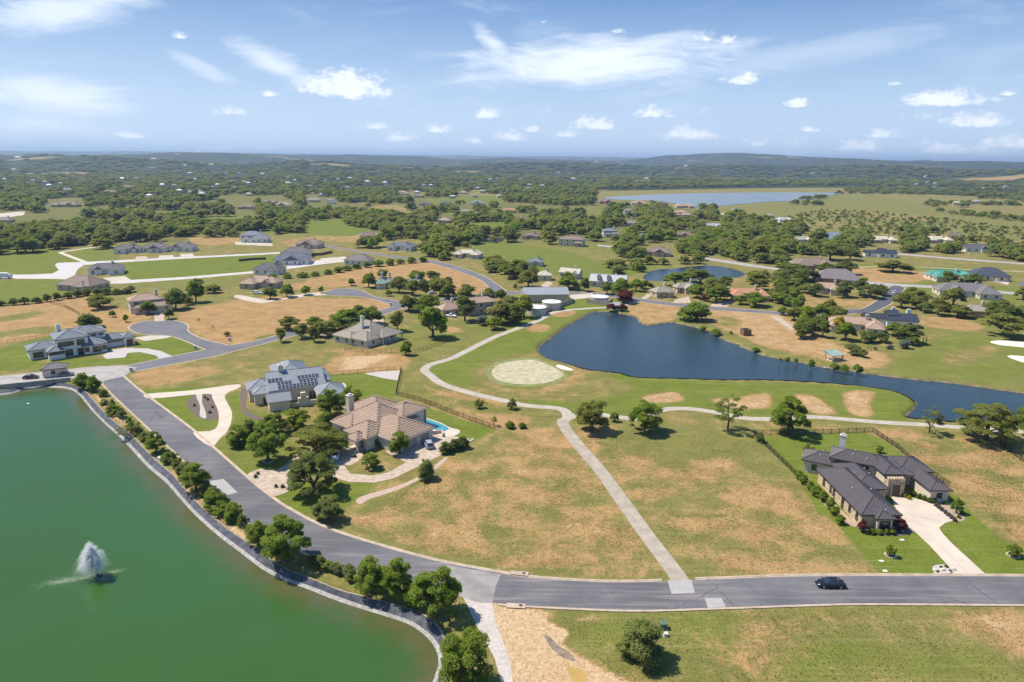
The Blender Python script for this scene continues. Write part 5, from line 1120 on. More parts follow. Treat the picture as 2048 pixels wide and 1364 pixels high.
for i, (px, py, wpx, yaw, style, rf, wl, lb) in enumerate(MID):
    if not lb: continue
    g_ = G(px, py); dpt = depth_at(g_.x, g_.y); L = max(9.0, min(34.0, wpx * dpt / F_PX * .84))
    D = {'B': .62, 'P': .68, '2': .7, '3': .6, 'G': .55, 'M': .5, 'U': .62, 'L': .66, 'R': .66, 'T': .66}[style] * L; D = max(8.5, min(D, 17))
    det = 2 if dpt < 820 else 1
    ch = [(L * .18, D * .12, 7.2 if style not in '23' else 9.6, 1.2, 'cream')] if (det == 2) else []
    if 'two white chimneys' in lb: ch = [(L * .1, D * .3, 7.4, 1.5, 'white'), (L * .36, D * .1, 7.2, 1.7, 'white')]
    if 'twin chimneys' in lb: ch = [(-L * .1, D * .2, 8.4, 1.2, 'cream'), (L * .3, D * .2, 8, 1.2, 'cream')]
    build_house('house', lb, 'house', (g_.x, g_.y + D * .25), RAD(yaw) - math.atan2(g_.x, g_.y) * .0, layout(L, D, style, rng_), rf, wl, det, group='houses of the estate', dark=rf in ('charcoal', 'navy'), chims=ch)
    HOUSE_PX.append((px, py - 6, wpx * .55 + 4, wpx * .22 + 5))
# dormers of the white metal roof house are built as small gabled boxes on its roof
hw_ = [o for o in bpy.data.objects if o.get('label', '').startswith('limestone house with white metal roof')][0]
for dx in (-5.5, 0.2):
    b = MB(); b.box(dx - .9, dx + .9, -4.4, -1.0, 4.6, 6.6); b.add([(dx - .9, -4.4, 6.6), (dx + .9, -4.4, 6.6), (dx, -4.4, 7.5)], [(0, 1, 2)]); dm = b.build('dormer', WM['limestone'], hw_)
    b = MB(); b.add([(dx - 1.1, -4.6, 6.5), (dx, -4.6, 7.6), (dx, -.6, 7.6), (dx - 1.1, -.6, 6.5), (dx + 1.1, -4.6, 6.5), (dx + 1.1, -.6, 6.5)], [(0, 1, 2, 3), (1, 4, 5, 2)]); b.build('dormer_roof', RM['white_metal'], dm)
# far homes: little blocks with roofs, a few pixels each
k_ = 0
rngf = random.Random(11)
FARP = [(20, 328, 60), (150, 332, 22), (212, 329, 10), (272, 326, 10), (310, 339, 16), (245, 359, 12), (273, 359, 14), (358, 331, 24), (380, 349, 14), (372, 343, 8), (452, 349, 7), (478, 349, 9), (520, 326, 12), (558, 337, 8), (632, 341, 6),
        (590, 363, 10), (676, 361, 8), (735, 366, 16), (770, 368, 14), (853, 340, 8), (890, 338, 6), (942, 360, 8), (980, 361, 10), (995, 359, 8), (862, 373, 7), (1040, 361, 10), (1085, 374, 12), (1012, 386, 8), (965, 386, 8), (1192, 333, 12), (1238, 323, 10), (1250, 330, 5),
        (1265, 358, 6), (1293, 359, 14), (1302, 331, 6), (1334, 322, 6), (1370, 344, 12), (1390, 323, 5), (1440, 345, 6), (1578, 333, 10), (1585, 332, 5), (1645, 353, 5), (1672, 345, 5), (1750, 351, 6), (1855, 368, 6), (1832, 372, 6), (1868, 378, 5), (1910, 343, 10), (1922, 341, 6),
        (1848, 353, 8), (1925, 344, 8), (1938, 373, 8), (1965, 380, 5), (2012, 377, 14), (1912, 410, 9), (1945, 408, 7), (1953, 407, 8), (1870, 370, 6), (1690, 339, 9), (40, 335, 20), (10, 360, 8), (400, 330, 10), (700, 359, 12), (620, 375, 12), (650, 364, 8), (575, 358, 10), (425, 377, 8), (348, 374, 14), (300, 395, 16), (1000, 396, 12), (760, 396, 12), (680, 390, 12), (722, 388, 10), (905, 397, 8), (1058, 372, 8)]
HF = random.Random(23)
for k in range(44):
    FARP.append((HF.uniform(0, 1180), HF.uniform(338, 398), HF.uniform(8, 14)) if k < 34 else (HF.uniform(1420, 2040), HF.uniform(333, 368), HF.uniform(6, 10)))
for (px, py, wp) in FARP:
    g_ = G(px, py); r_ = math.hypot(g_.x, g_.y)
    if r_ > 7000: g_ = g_ * (7000 / r_); r_ = 7000
    z_ = float(terrain(np.array([g_.x]), np.array([g_.y]))[0]); dpt = depth_at(g_.x, g_.y)
    L = min(max(12, wp * dpt / F_PX * .8), 46); D = min(L * .6, 18); H_ = 1.3 if L < 30 else 2.2
    h = empty('distant_house', (g_.x, g_.y, z_ + .6), rngf.uniform(-.4, .4)); tag(h, 'small pale house glimpsed in the far wooded hills', 'house', 'distant houses in the wooded hills')
    w_ = wg(-L / 2, L / 2, -D / 2, D / 2, H_ + 2.5, pitch=.55, kind='hip', axis='x'); F, _r2 = roof_faces(w_)
    b = MB()
    for q in F: b.add(q, [tuple(range(len(q)))])
    b.add([(-L / 2, -D / 2, H_ + 2.5), (L / 2, -D / 2, H_ + 2.5), (L / 2, D / 2, H_ + 2.5), (-L / 2, D / 2, H_ + 2.5)], [(3, 2, 1, 0)])
    b.build('roof', RM[rngf.choice(['white_metal', 'cream', 'white_metal', 'weathered', 'pink_tile'])], h)
    b = MB(); b.box(-L / 2 + .5, L / 2 - .5, -D / 2 + .5, D / 2 - .5, -2.5, H_ + 2.48); b.build('wall', WM[rngf.choice(['cream', 'limestone', 'white', 'tan'])], h)

# ---- metal shed, tanks and their yard walls
build_house('metal_shed', 'long storage shed with pale grey metal roof beside the white tanks', 'shed', (G(1048, 606).x, G(1048, 606).y), RAD(7), [wg(0, 24, 0, 13, 4.3, kind='gable', axis='x', pitch=.42)], 'pale_metal', 'tan', 3, lines=('seam', 1.2, .05), win=False)
m_tank = mat('tank_white', (.78, .77, .75), .5, .04)
def tank(px, py, r, h_, lb):
    g_ = G(px, py); t = empty('water_tank', g_); tag(t, lb, 'tank', 'white water tanks')
    b = MB(); b.lathe([(r, 0), (r, h_)], 28); b.build('shell', mat('tank_wall', (.50, .47, .42), .7, .1), t)
    b = MB(); b.lathe([(r + .12, h_ - .15), (r + .12, h_ + .05), (r * .5, h_ + .3), (.3, h_ + .42)], 28); b.build('lid', m_tank, t)
    b = MB(); b.lathe([(.35, h_ + .4), (.35, h_ + .8), (.1, h_ + .9)], 10, c=(r * .3, 0)); b.build('hatch', m_tank, t)
tank(1073, 628, 4.6, 3.6, 'white lidded water tank at the yard corner'); tank(1103, 617, 4.7, 3.6, 'white lidded water tank against the metal shed'); tank(1199, 604, 4.6, 3.0, 'white lidded water tank in the small fenced yard')
def wall_run(name, pts, h_, th, mt, label, cat='wall', base=0.0):
    P = [G(*q) for q in pts]; c = P[0]; t = empty(name, (c.x, c.y, 0)); tag(t, label, cat)
    for a, b_ in zip(P, P[1:]):
        d = b_ - a; L = d.length; nseg = max(1, int(L / 4.0)); u = d.normalized(); nn = Vector((-u.y, u.x, 0)) * th / 2
        for k in range(nseg):
            p0 = a + u * (L * k / nseg + .01) - c; p1 = a + u * (L * (k + 1) / nseg - .01) - c
            b = MB(); b.prism([(p0 - nn)[:2], (p1 - nn)[:2], (p1 + nn)[:2], (p0 + nn)[:2]], base - .3, h_); b.build('panel', mt, t)
            b = MB(); b.prism([(p0 - nn * 1.7 - u * .15)[:2], (p0 - nn * 1.7 + u * .15)[:2], (p0 + nn * 1.7 + u * .15)[:2], (p0 + nn * 1.7 - u * .15)[:2]], base - .3, h_ + .12); b.build('post', mt, t)
    return t
m_wallp = mat('precast_wall', (.42, .36, .28), .9, .15, 1.2)
wall_run('yard_wall', [(1052, 624), (1088, 626), (1146, 605)], 2.4, .2, m_wallp, 'tan precast wall round the tank yard')
wall_run('yard_wall', [(1174, 606), (1216, 611), (1225, 604)], 2.2, .2, m_wallp, 'tan precast wall round the single tank')
wall_run('yard_wall', [(-160, 795), (0, 777), (70, 770), (142, 762)], 1.3, .25, mat('grey_wall', (.34, .31, .27), .9, .2, 1.5), 'low grey wall below the gatehouse drive')
wall_run('yard_wall', [(1806, 588), (1830, 592), (1880, 597)], 1.0, .3, WM['cream'], 'low cream garden wall along the meadow street')
wall_run('timber_fence', [(602, 512), (640, 511), (665, 506)], 1.9, .1, m_wood, 'brown timber fence behind the concrete court', 'fence')
wall_run('timber_fence', [(478, 523), (505, 520), (532, 519)], 1.6, .1, m_trim_d, 'dark fence beside the blue grey roofed house', 'fence')
wall_run('court_screen', [(112, 489), (140, 488), (160, 486)], 2.2, .1, mat('screen_dark', (.03, .035, .05), .9, .1), 'dark windscreen of the tennis court under oaks', 'fence')
# pump house, boat shelter, dirt shed
build_house('pump_house', 'tiny white pump house between red crape myrtles at the pond', 'shed', (G(1226, 622).x, G(1226, 622).y), RAD(20), [wg(0, 6.2, 0, 5, 2.7, pitch=.5, win={'s': [(2.6, 1, 1.0, 1.0, 'w')]})], 'white_metal', 'white', 3)
HSh = build_house('boat_shelter', 'open shelter with pale teal metal roof above the pond shrubs', 'shelter', (G(1664, 724).x, G(1664, 724).y), RAD(18), [wg(0, 5.6, 0, 4.6, 2.3, kind='shed', pitch=.22, open='sn')], 'green_metal', 'tan', 3, lines=('seam', .7, .04))
gs = G(1487, 672); t = empty('dirt_shed', gs, RAD(12)); tag(t, 'small roofless brown timber shed on the dirt slope', 'shed')
for (x0, x1, y0, y1) in [(0, 3.6, 0, .15), (0, 3.6, 3, 3.15), (0, .15, .15, 3), (3.45, 3.6, .15, 3)]:
    b = MB(); b.box(x0, x1, y0, y1, -.1, 2.6); b.build('wall', mat('weathered_plank', (.19, .12, .075), .9, .35, 2.5), t)
b = MB(); b.box(.15, 3.45, .15, 3, 1.9, 2.0); b.build('roof', m_trim_d, t)  # dark flat sheet set inside the open-topped walls, below their upper edge
# ================================================================== vegetation
def leaf_mat(name, c1, c2, trans=.5, hue=.22):
    mt = bpy.data.materials.new(name); mt.use_nodes = True; t = mt.node_tree; t.nodes.clear(); n = NT(t)
    o = n.n('ShaderNodeOutputMaterial'); oi = n.n('ShaderNodeObjectInfo'); tcn = n.n('ShaderNodeTexCoord')
    nz = n.noise(tcn.outputs['Object'], 1.1, 3, .6); nz2 = n.noise(tcn.outputs['Object'], 5.0, 2, .6)
    c = n.mix(n.rng(nz, .3, .7), c1 + (1,), c2 + (1,))
    c = n.mix(n.rng(nz2, .35, .7, 0, .45), c, tuple(x * 1.55 for x in c2) + (1,))
    c = n.mix(n.math('MULTIPLY', oi.outputs['Random'], hue), c, tuple(x * y for x, y in zip(c1, (.62, .58, .6))) + (1,))
    d = n.n('ShaderNodeBsdfDiffuse', i_Color=c); tr = n.n('ShaderNodeBsdfTranslucent', i_Color=n.mix(.5, c, (c2[0] * 1.5, c2[1] * 1.6, c2[2], 1)))
    mx = n.n('ShaderNodeMixShader', i_0=trans, i_1=d.outputs[0], i_2=tr.outputs[0])
    gl = n.n('ShaderNodeBsdfGlossy', i_Color=(1, 1, 1, 1), i_Roughness=.5)
    m2 = n.n('ShaderNodeMixShader', i_0=.004, i_1=mx.outputs[0], i_2=gl.outputs[0])
    t.links.new(m2.outputs[0], o.inputs[0]); return mt
LM = {'oak': leaf_mat('oak_leaves', (.160, .180, .036), (.240, .250, .060)), 'elm': leaf_mat('elm_leaves', (.130, .192, .022), (.215, .280, .040)),
      'mesquite': leaf_mat('mesquite_leaves', (.150, .185, .050), (.225, .250, .075)), 'lime': leaf_mat('lime_leaves', (.165, .215, .022), (.26, .30, .034)),
      'yellow': leaf_mat('yellow_leaves', (.30, .27, .012), (.46, .38, .02)), 'red': leaf_mat('red_leaves', (.11, .035, .028), (.20, .055, .05)),
      'dark': leaf_mat('dark_leaves', (.108, .145, .030), (.170, .205, .050)), 'juniper': leaf_mat('juniper_leaves', (.13, .16, .14), (.20, .23, .21)), 'grey': leaf_mat('grey_leaves', (.12, .105, .11), (.18, .16, .17))}
m_bark = mat('bark', (.11, .085, .062), .95, .3, 3, bump=.5)

def crown_mesh(name, kind, n_leaf, leaf, seed, core=True):
    """unit crown: about 1 wide, base at z = 0, top at z = 1; leaf clumps spread over lobes"""
    r = np.random.RandomState(seed)
    if kind == 'oak': nl, spread, flat = 26, .38, .60
    elif kind == 'elm': nl, spread, flat = 24, .31, .9
    elif kind == 'round': nl, spread, flat = 20, .25, .85
    elif kind == 'cone': nl, spread, flat = 10, .10, 1.2
    elif kind == 'sparse': nl, spread, flat = 12, .36, .75
    else: nl, spread, flat = 14, .3, .8
    hero = leaf < .0225
    if hero and kind != 'cone': nl = int(nl * 2.2)
    C = []; Rr = []
    for i in range(nl):
        a = r.rand() * 2 * math.pi; rad = spread * math.sqrt(r.rand()) * 1.15
        h = r.rand()
        if kind == 'cone': z = .1 + .8 * i / nl; rr_ = .17 * (1.05 - z) + .035; C.append((r.randn() * .02, r.randn() * .02, z)); Rr.append((rr_, rr_, .1)); continue
        top = 1 - (rad / (spread * 1.3)) ** 2 * .55
        z = .16 + (top - .30) * (h ** .7)
        s_ = (.075 + .125 * r.rand() ** 1.3) * (1.15 if kind == 'round' else 1) * (.8 if kind == 'sparse' else 1)
        if hero: s_ *= .72; z = .08 + (top - .14) * (h ** .85); rad *= 1.05
        C.append((rad * math.cos(a), rad * math.sin(a), z)); Rr.append((s_, s_, s_ * flat))
    if kind not in ('cone', 'sparse') and not (hero and kind != 'round'): C.append((0, 0, .52)); Rr.append((.24, .24, .30))
    C = np.array(C); Rr = np.array(Rr)
    wts = Rr[:, 0] ** 2; wts /= wts.sum()
    k = r.choice(len(C), n_leaf, p=wts)
    d = r.randn(n_leaf, 3); d /= np.linalg.norm(d, axis=1)[:, None]
    d[:, 2] = np.where(d[:, 2] < -.35, -d[:, 2] * .6, d[:, 2])
    rad = .72 + .42 * r.rand(n_leaf) ** .8 + np.where(r.rand(n_leaf) < .12, .3 * r.rand(n_leaf), 0)
    P = C[k] + d * Rr[k] * rad[:, None]
    P[:, 2] = np.maximum(P[:, 2], .02)
    nrm = d * .9 + r.randn(n_leaf, 3) * .42; nrm[:, 2] += .55
    nrm /= np.linalg.norm(nrm, axis=1)[:, None]
    t = np.cross(nrm, r.randn(n_leaf, 3)); t /= np.linalg.norm(t, axis=1)[:, None]; b = np.cross(nrm, t)
    s1 = leaf * (.6 + .9 * r.rand(n_leaf))[:, None]; s2 = s1 * ((.26 + .22 * r.rand(n_leaf)) if hero else (.55 + .4 * r.rand(n_leaf)))[:, None]
    Q = np.stack([P - t * s1, P - b * s2 + nrm * s1 * .15, P + t * s1, P + b * s2 - nrm * s1 * .15], 1)   # leafy diamond
    V = Q.reshape(-1, 3); Fq = np.arange(n_leaf * 4).reshape(-1, 4)
    ng_ = np.cross(Q[:, 1] - Q[:, 0], Q[:, 2] - Q[:, 0]); flip = (ng_ * nrm).sum(1) < 0; Fq[flip] = Fq[flip][:, ::-1]
    on = d * .42 + (P - np.array([0, 0, .42])) * .6 + r.randn(n_leaf, 3) * (.34 if leaf < .02 else .26); on[:, 2] += .62
    on /= np.linalg.norm(on, axis=1)[:, None]; ON = np.repeat(on, 4, axis=0)
    if core and kind not in ('sparse',) and not (hero and kind in ('oak', 'elm')):
        # dark inner mass: shrunken lobes
        ph = np.linspace(0, 2 * math.pi, 7)[:-1]; th_ = [-.6, .15, .85]
        vs = []; fs = []; off = len(V)
        for c_, r_ in zip(C, Rr):
            b0 = off + len(vs)
            for tz in th_:
                for p_ in ph: vs.append((c_[0] + r_[0] * .66 * math.cos(p_) * math.cos(tz), c_[1] + r_[1] * .66 * math.sin(p_) * math.cos(tz), max(.03, c_[2] + r_[2] * .66 * math.sin(tz))))
            for i in range(2):
                for q in range(6): fs.append((b0 + i * 6 + q, b0 + i * 6 + (q + 1) % 6, b0 + (i + 1) * 6 + (q + 1) % 6, b0 + (i + 1) * 6 + q))
            fs.append((b0 + 12, b0 + 13, b0 + 14, b0 + 15)); fs.append((b0 + 12, b0 + 15, b0 + 16, b0 + 17))
        vs = np.array(vs); V = np.vstack([V, vs]); Fq = np.vstack([Fq, np.array(fs)])
        cn = vs - np.array([0, 0, -.2]); ON = np.vstack([ON, cn / np.linalg.norm(cn, axis=1)[:, None]])
    me = fast_mesh(name, V, Fq, True)
    me.normals_split_custom_set_from_vertices(ON.tolist())      # foliage normals follow the lobes, so crowns shade as volumes
    return me
def trunk_mesh(name, kind, seed):
    """unit trunk: reaches z = 1 (crown centre), limbs fork into the crown, x/y in units of crown width"""
    r = random.Random(seed); b = MB()
    k = .035 if kind != 'sparse' else .026
    b.tube((0, 0, -.06), (0.01, .01, .42), k * 1.25, k * .85, 7, cap=False)
    nb = 5 if kind != 'cone' else 1
    for i in range(nb):
        a = 2 * math.pi * i / nb + r.random(); sp = .24 + .1 * r.random()
        m_ = (sp * .45 * math.cos(a), sp * .45 * math.sin(a), .68)
        b.tube((0.01, .01, .40), m_, k * .7, k * .5, 5, cap=False); b.tube(m_, (sp * math.cos(a), sp * math.sin(a), 1.0 + .25 * r.random()), k * .5, k * .18, 5, cap=False)
        for q in range(2):
            a2 = a + r.uniform(-.8, .8); b.tube(m_, (sp * 1.1 * math.cos(a2), sp * 1.1 * math.sin(a2), .95 + .4 * r.random()), k * .3, k * .1, 4, cap=False)
    return b.mesh(name, True)
CROWNS = {}
def crown_set(lod):
    """lod 0: near, 1: middle, 2: far"""
    nlv = [15000, 3600, 900][lod]; ls = [.021, .032, .058][lod]
    out = {}
    for kind in ('oak', 'elm', 'round', 'cone', 'sparse'):
        nn = int(nlv * {'cone': .45, 'sparse': .42, 'round': .8}.get(kind, 1)); out[kind] = [crown_mesh('crown', kind, nn, ls * {'cone': .6, 'sparse': .8}.get(kind, 1), 100 * lod + 7 * v + len(kind)) for v in range(3 if lod < 2 else 4)]
    return out
CROWNS = {l: crown_set(l) for l in (0, 1, 2)}
TRUNKS = {k: [trunk_mesh('trunk', k, 31 + v) for v in range(2)] for k in ('oak', 'elm', 'round', 'cone', 'sparse')}
for L_ in TRUNKS.values():
    for t_ in L_: t_.materials.append(m_bark)
_cm = {}
def crown_with(me, leaf):
    """same leaf geometry with another foliage material"""
    k = (me.name, leaf)
    if k not in _cm:
        c = me.copy(); c.materials.clear(); c.materials.append(LM[leaf]); _cm[k] = c
    return _cm[k]
trng = random.Random(77)
def plant(x, y, wd, ht, shape, leaf, label, group=None, name='tree', cat='tree', lod=None, clear=None, z=0.0):
    dpt = depth_at(x, y)
    if lod is None: lod = 0 if dpt < 230 else (1 if dpt < 800 else 2)
    t = empty(name, (x, y, z), trng.uniform(0, 6.28)); tag(t, label, cat, group)
    v = trng.randrange(3); cm = crown_with(CROWNS[lod][shape][v], leaf)
    cl_h = ht * ({'oak': .12, 'elm': .13, 'round': .04, 'cone': .03, 'sparse': .22}[shape] if clear is None else clear)
    c = link('crown', cm, None, t); c.location = (0, 0, cl_h); c.scale = (wd, wd * trng.uniform(.88, 1.12), (ht - cl_h))
    k = link('trunk', TRUNKS[shape][v % 2], None, t); k.scale = (wd, wd, cl_h + (ht - cl_h) * .45)
    return t
TREES = []   # (x, y, width, height) of every placed tree, for spacing
def tree_px(bx, by, wpx, hpx, shape, leaf, label, group=None, **k):
    g_ = G(bx, by); s_ = depth_at(g_.x, g_.y) / F_PX
    gk = 1.12 if by < 680 else 1.0
    wd = wpx * s_ * gk; ht = hpx * s_ * .96 * gk
    TREES.append((g_.x, g_.y, wd))
    if 'Shrub' in label: pass
    return plant(g_.x, g_.y, wd, ht, shape, leaf, label, group, **k)
T = tree_px
# along the reservoir and the street
T(930, 1378, 138, 150, 'elm', 'elm', 'large bushy tree where the gravel lane meets the reservoir rim')
T(872, 1232, 118, 118, 'elm', 'elm', 'dense elm beside the dusty lane junction')
T(793, 1195, 82, 95, 'elm', 'elm', 'taller of two joined trees on the reservoir verge')
T(745, 1185, 76, 84, 'elm', 'elm', 'shorter of two joined trees on the reservoir verge')
T(828, 1212, 50, 60, 'round', 'elm', 'leafy bush between the joined trees and the dense elm', name='shrub', cat='shrub')
T(575, 1122, 116, 108, 'elm', 'elm', 'broad elm overhanging the street opposite the lot corner')
T(517, 1090, 58, 62, 'round', 'elm', 'dark bushy tree beside the broad elm', name='tree')
T(393, 982, 66, 66, 'elm', 'elm', 'elm on the verge beside the pale street patch')
T(313, 905, 46, 50, 'elm', 'elm', 'small elm on the verge halfway along the street')
T(249, 872, 34, 24, 'sparse', 'oak', 'low leaning bush on the reservoir liner edge', name='shrub', cat='shrub')
T(166, 776, 42, 36, 'round', 'elm', 'bush by the gatehouse wall end', name='shrub', cat='shrub')
T(188, 782, 36, 36, 'round', 'elm', 'bush at the street head by the gatehouse', name='shrub', cat='shrub')
for (x, y, w_) in [(204, 795, 18), (213, 806, 17), (223, 818, 18), (232, 826, 22), (244, 838, 26), (256, 850, 22), (268, 858, 30), (280, 868, 26), (292, 880, 22), (330, 912, 24), (340, 924, 26), (352, 936, 26), (364, 948, 28), (412, 990, 26), (424, 1002, 30), (438, 1016, 42), (452, 1026, 34), (466, 1040, 40), (482, 1050, 28), (496, 1062, 24),
                   (632, 1128, 28), (645, 1134, 28), (658, 1139, 28), (671, 1144, 28), (684, 1149, 28), (698, 1154, 28), (712, 1160, 26)]:
    jw = trng.uniform(.75, 1.5); T(x + trng.uniform(-5, 5), y + trng.uniform(-3, 3), w_ * jw, w_ * trng.uniform(.7, 1.15), trng.choice(['round', 'elm']), trng.choice(['elm', 'elm', 'oak', 'mesquite']), 'vine covered bush in the fence line between street and reservoir', 'fence line bushes along the reservoir', name='shrub', cat='shrub', clear=.02)
T(1280, 1312, 118, 100, 'round', 'mesquite', 'round bushy tree alone in the foreground field')
# yards of the solar and tile houses
T(537, 922, 86, 92, 'elm', 'elm', 'shade tree with stone ring on the front lawn by the street')
T(478, 890, 54, 48, 'elm', 'elm', 'young shade tree beside the looping driveway')
T(548, 868, 60, 50, 'elm', 'elm', 'tree between the driveway lawn and the solar house garage')
T(592, 856, 60, 46, 'elm', 'lime', 'bright yellow green tree before the solar house')
T(660, 832, 64, 62, 'elm', 'elm', 'dark leafy tree between the solar house and tile house')
T(702, 816, 54, 52, 'elm', 'elm', 'leafy tree behind the tall chimney')
T(645, 856, 50, 36, 'round', 'elm', 'light bush below the solar house terrace', name='shrub', cat='shrub')
T(636, 912, 112, 74, 'oak', 'oak', 'wide oak shading the tile house entrance')
T(628, 984, 104, 90, 'oak', 'dark', 'dark live oak inside the circular driveway')
T(657, 1040, 72, 58, 'elm', 'mesquite', 'yellowish feathery tree at the street corner of the empty lot')
T(742, 936, 44, 36, 'elm', 'elm', 'small tree on the half round lawn')
T(800, 908, 50, 54, 'elm', 'elm', 'white flowering crape myrtle by the garage')
T(852, 958, 52, 46, 'round', 'mesquite', 'feathery bush on the empty lot boundary', name='shrub', cat='shrub')
for (x, y) in [(893, 906), (910, 901), (926, 896)]: T(x, y, 34, 28, 'round', 'dark', 'dark clipped bush in the hedge by the pool drive', 'hedge bushes by the pool drive', name='shrub', cat='shrub')
T(668, 880, 40, 30, 'round', 'oak', 'greyish bush at the tile house corner', name='shrub', cat='shrub')
T(760, 893, 22, 14, 'round', 'mesquite', 'low bush below the limestone wall', name='shrub', cat='shrub')
T(490, 893, 46, 14, 'round', 'dark', 'low dark hedge under the young shade tree', name='hedge', cat='hedge', clear=0)
T(520, 886, 36, 14, 'round', 'elm', 'low hedge clump under the shade tree row', name='hedge', cat='hedge', clear=0)
for (x, y, w_) in [(388, 812, 8), (415, 800, 8), (425, 815, 8), (420, 826, 9), (410, 796, 8), (506, 800, 9), (511, 955, 11), (516, 948, 9), (552, 974, 10), (566, 975, 11), (580, 972, 9), (708, 914, 11), (1882, 1136, 9), (1892, 1134, 9), (1900, 1144, 9), (1876, 1145, 9)]:
    T(x, y, w_, w_ * .75, 'round', trng.choice(['juniper', 'mesquite', 'elm']), 'small rounded plant in a front garden bed', 'small plants in front garden beds', name='plant', cat='plant')
# along the cart path
T(1183, 862, 74, 74, 'elm', 'oak', 'ragged tree at the fork of the cart path')
T(1288, 862, 82, 72, 'elm', 'elm', 'spreading tree with forked trunk above the dry lot')
T(1455, 860, 72, 82, 'sparse', 'mesquite', 'airy tree between the two straw tees')
T(1578, 868, 94, 86, 'elm', 'elm', 'dense tree at the corner of the fenced lawn')
T(1228, 843, 20, 22, 'elm', 'oak', 'small dark tree on the cart path bend')
T(958, 816, 22, 22, 'elm', 'oak', 'first small tree below the winding cart path')
T(1024, 818, 24, 24, 'elm', 'oak', 'second small tree below the winding cart path')
T(987, 852, 20, 24, 'sparse', 'oak', 'thin bare sapling by the pool fence')
T(1020, 856, 28, 16, 'round', 'elm', 'bush behind the far corner of the empty lot', name='shrub', cat='shrub')
T(1045, 856, 22, 13, 'round', 'elm', 'small bush beside the cart path junction', name='shrub', cat='shrub')
T(1858, 866, 54, 60, 'sparse', 'mesquite', 'thin greyish tree by the pond inlet')
T(1972, 880, 118, 84, 'oak', 'oak', 'wide flat topped oak on the bank of the blue pond')
T(2056, 868, 60, 70, 'elm', 'elm', 'tree at the pond bank past the flat topped oak')
# dark roofed house garden
T(1616, 912, 24, 30, 'elm', 'elm', 'young tree in a stone ring behind the dark roofed house')
T(1758, 905, 16, 18, 'elm', 'elm', 'young tree behind the long dark roof')
T(1520, 884, 24, 22, 'round', 'dark', 'dark bush at the iron fence corner', name='shrub', cat='shrub')
T(1781, 1112, 24, 28, 'elm', 'elm', 'young tree in a stone ring on the front lawn')
T(2026, 1112, 34, 30, 'elm', 'elm', 'young tree in a stone ring right of the bright driveway')
T(1912, 1026, 26, 38, 'elm', 'elm', 'young tree in the tan gravel bed')
for (x, y, w_) in [(1600, 958, 22), (1608, 968, 24), (1620, 980, 24), (1632, 992, 28), (1646, 1002, 26), (1660, 1016, 26), (1680, 1048, 24), (1668, 1030, 24)]:
    T(x, y, w_, w_ * .95, 'round', 'elm', 'leafy shrub in the row along the long stone wall', 'shrub row by the long stone wall', name='shrub', cat='shrub')
T(1725, 1064, 24, 30, 'elm', 'red', 'red leaved shrub at the left front corner of the dark roofed house', name='shrub', cat='shrub')
T(1797, 1060, 30, 32, 'elm', 'red', 'red leaved shrub at the right front corner of the dark roofed house', name='shrub', cat='shrub')
for x in (1744, 1758, 1772, 1784): T(x, 1068, 18, 13, 'round', 'elm', 'clipped shrub of the low hedge under the front window', 'low hedge under the front window', name='shrub', cat='shrub', clear=0)
for (x, y) in [(1808, 994), (1818, 998), (1781, 990)]: T(x, y, 12, 9, 'round', 'yellow', 'yellow flowering shrub by the entry portal', 'yellow shrubs by the entry portal', name='shrub', cat='shrub', clear=0)
for (x, y) in [(1838, 996), (1848, 1000), (1858, 1004), (1868, 1006), (1826, 990)]: T(x, y, 15, 12, 'round', 'dark', 'dark green shrub under the right wing', 'shrubs under the right wing', name='shrub', cat='shrub', clear=0)
for i in range(7): T(1872 + i * 6.2, 1012 + i * 5, 12, 9, 'round', 'grey', 'mauve grass clump beside the bright driveway', 'mauve clumps beside the bright driveway', name='plant', cat='plant', clear=0)
for (x, y) in [(1917, 1036), (1924, 1028), (1904, 1016), (1890, 1008)]: T(x, y, 11, 8, 'round', 'elm', 'low green plant in the tan gravel bed', 'plants in the tan gravel bed', name='plant', cat='plant', clear=0)
# middle distance, left
T(177, 656, 58, 34, 'round', 'dark', 'round dark evergreen beyond the modern house')
T(200, 616, 46, 30, 'oak', 'oak', 'dark spreading tree behind the round evergreen'); T(187, 612, 30, 24, 'round', 'oak', 'bush beside the field fence line', name='shrub', cat='shrub')
T(352, 618, 42, 40, 'elm', 'dark', 'dark tree right of the arched villa'); T(338, 638, 18, 24, 'elm', 'dark', 'small dark tree at the villa driveway'); T(298, 628, 28, 30, 'elm', 'elm', 'tree before the arched villa garage')
T(392, 604, 36, 44, 'elm', 'elm', 'tall light tree behind the arched villa'); T(376, 610, 24, 20, 'round', 'oak', 'bush behind the arched villa', name='shrub', cat='shrub')
T(225, 634, 12, 14, 'elm', 'elm', 'sapling in the dry field'); T(252, 644, 12, 17, 'elm', 'elm', 'sapling near the round cul-de-sac')
T(454, 672, 14, 10, 'round', 'oak', 'little bush on the dry field', name='shrub', cat='shrub'); T(398, 645, 6, 10, 'sparse', 'oak', 'tiny sapling by the cul-de-sac'); T(425, 658, 6, 9, 'sparse', 'oak', 'tiny sapling in the dry field')
T(562, 684, 30, 32, 'elm', 'lime', 'light green tree beside the side street')
T(604, 676, 32, 32, 'elm', 'oak', 'first tree of the clump left of the ranch house'); T(628, 684, 34, 36, 'elm', 'oak', 'second tree of the clump left of the ranch house'); T(640, 674, 30, 34, 'elm', 'oak', 'third tree of the clump left of the ranch house')
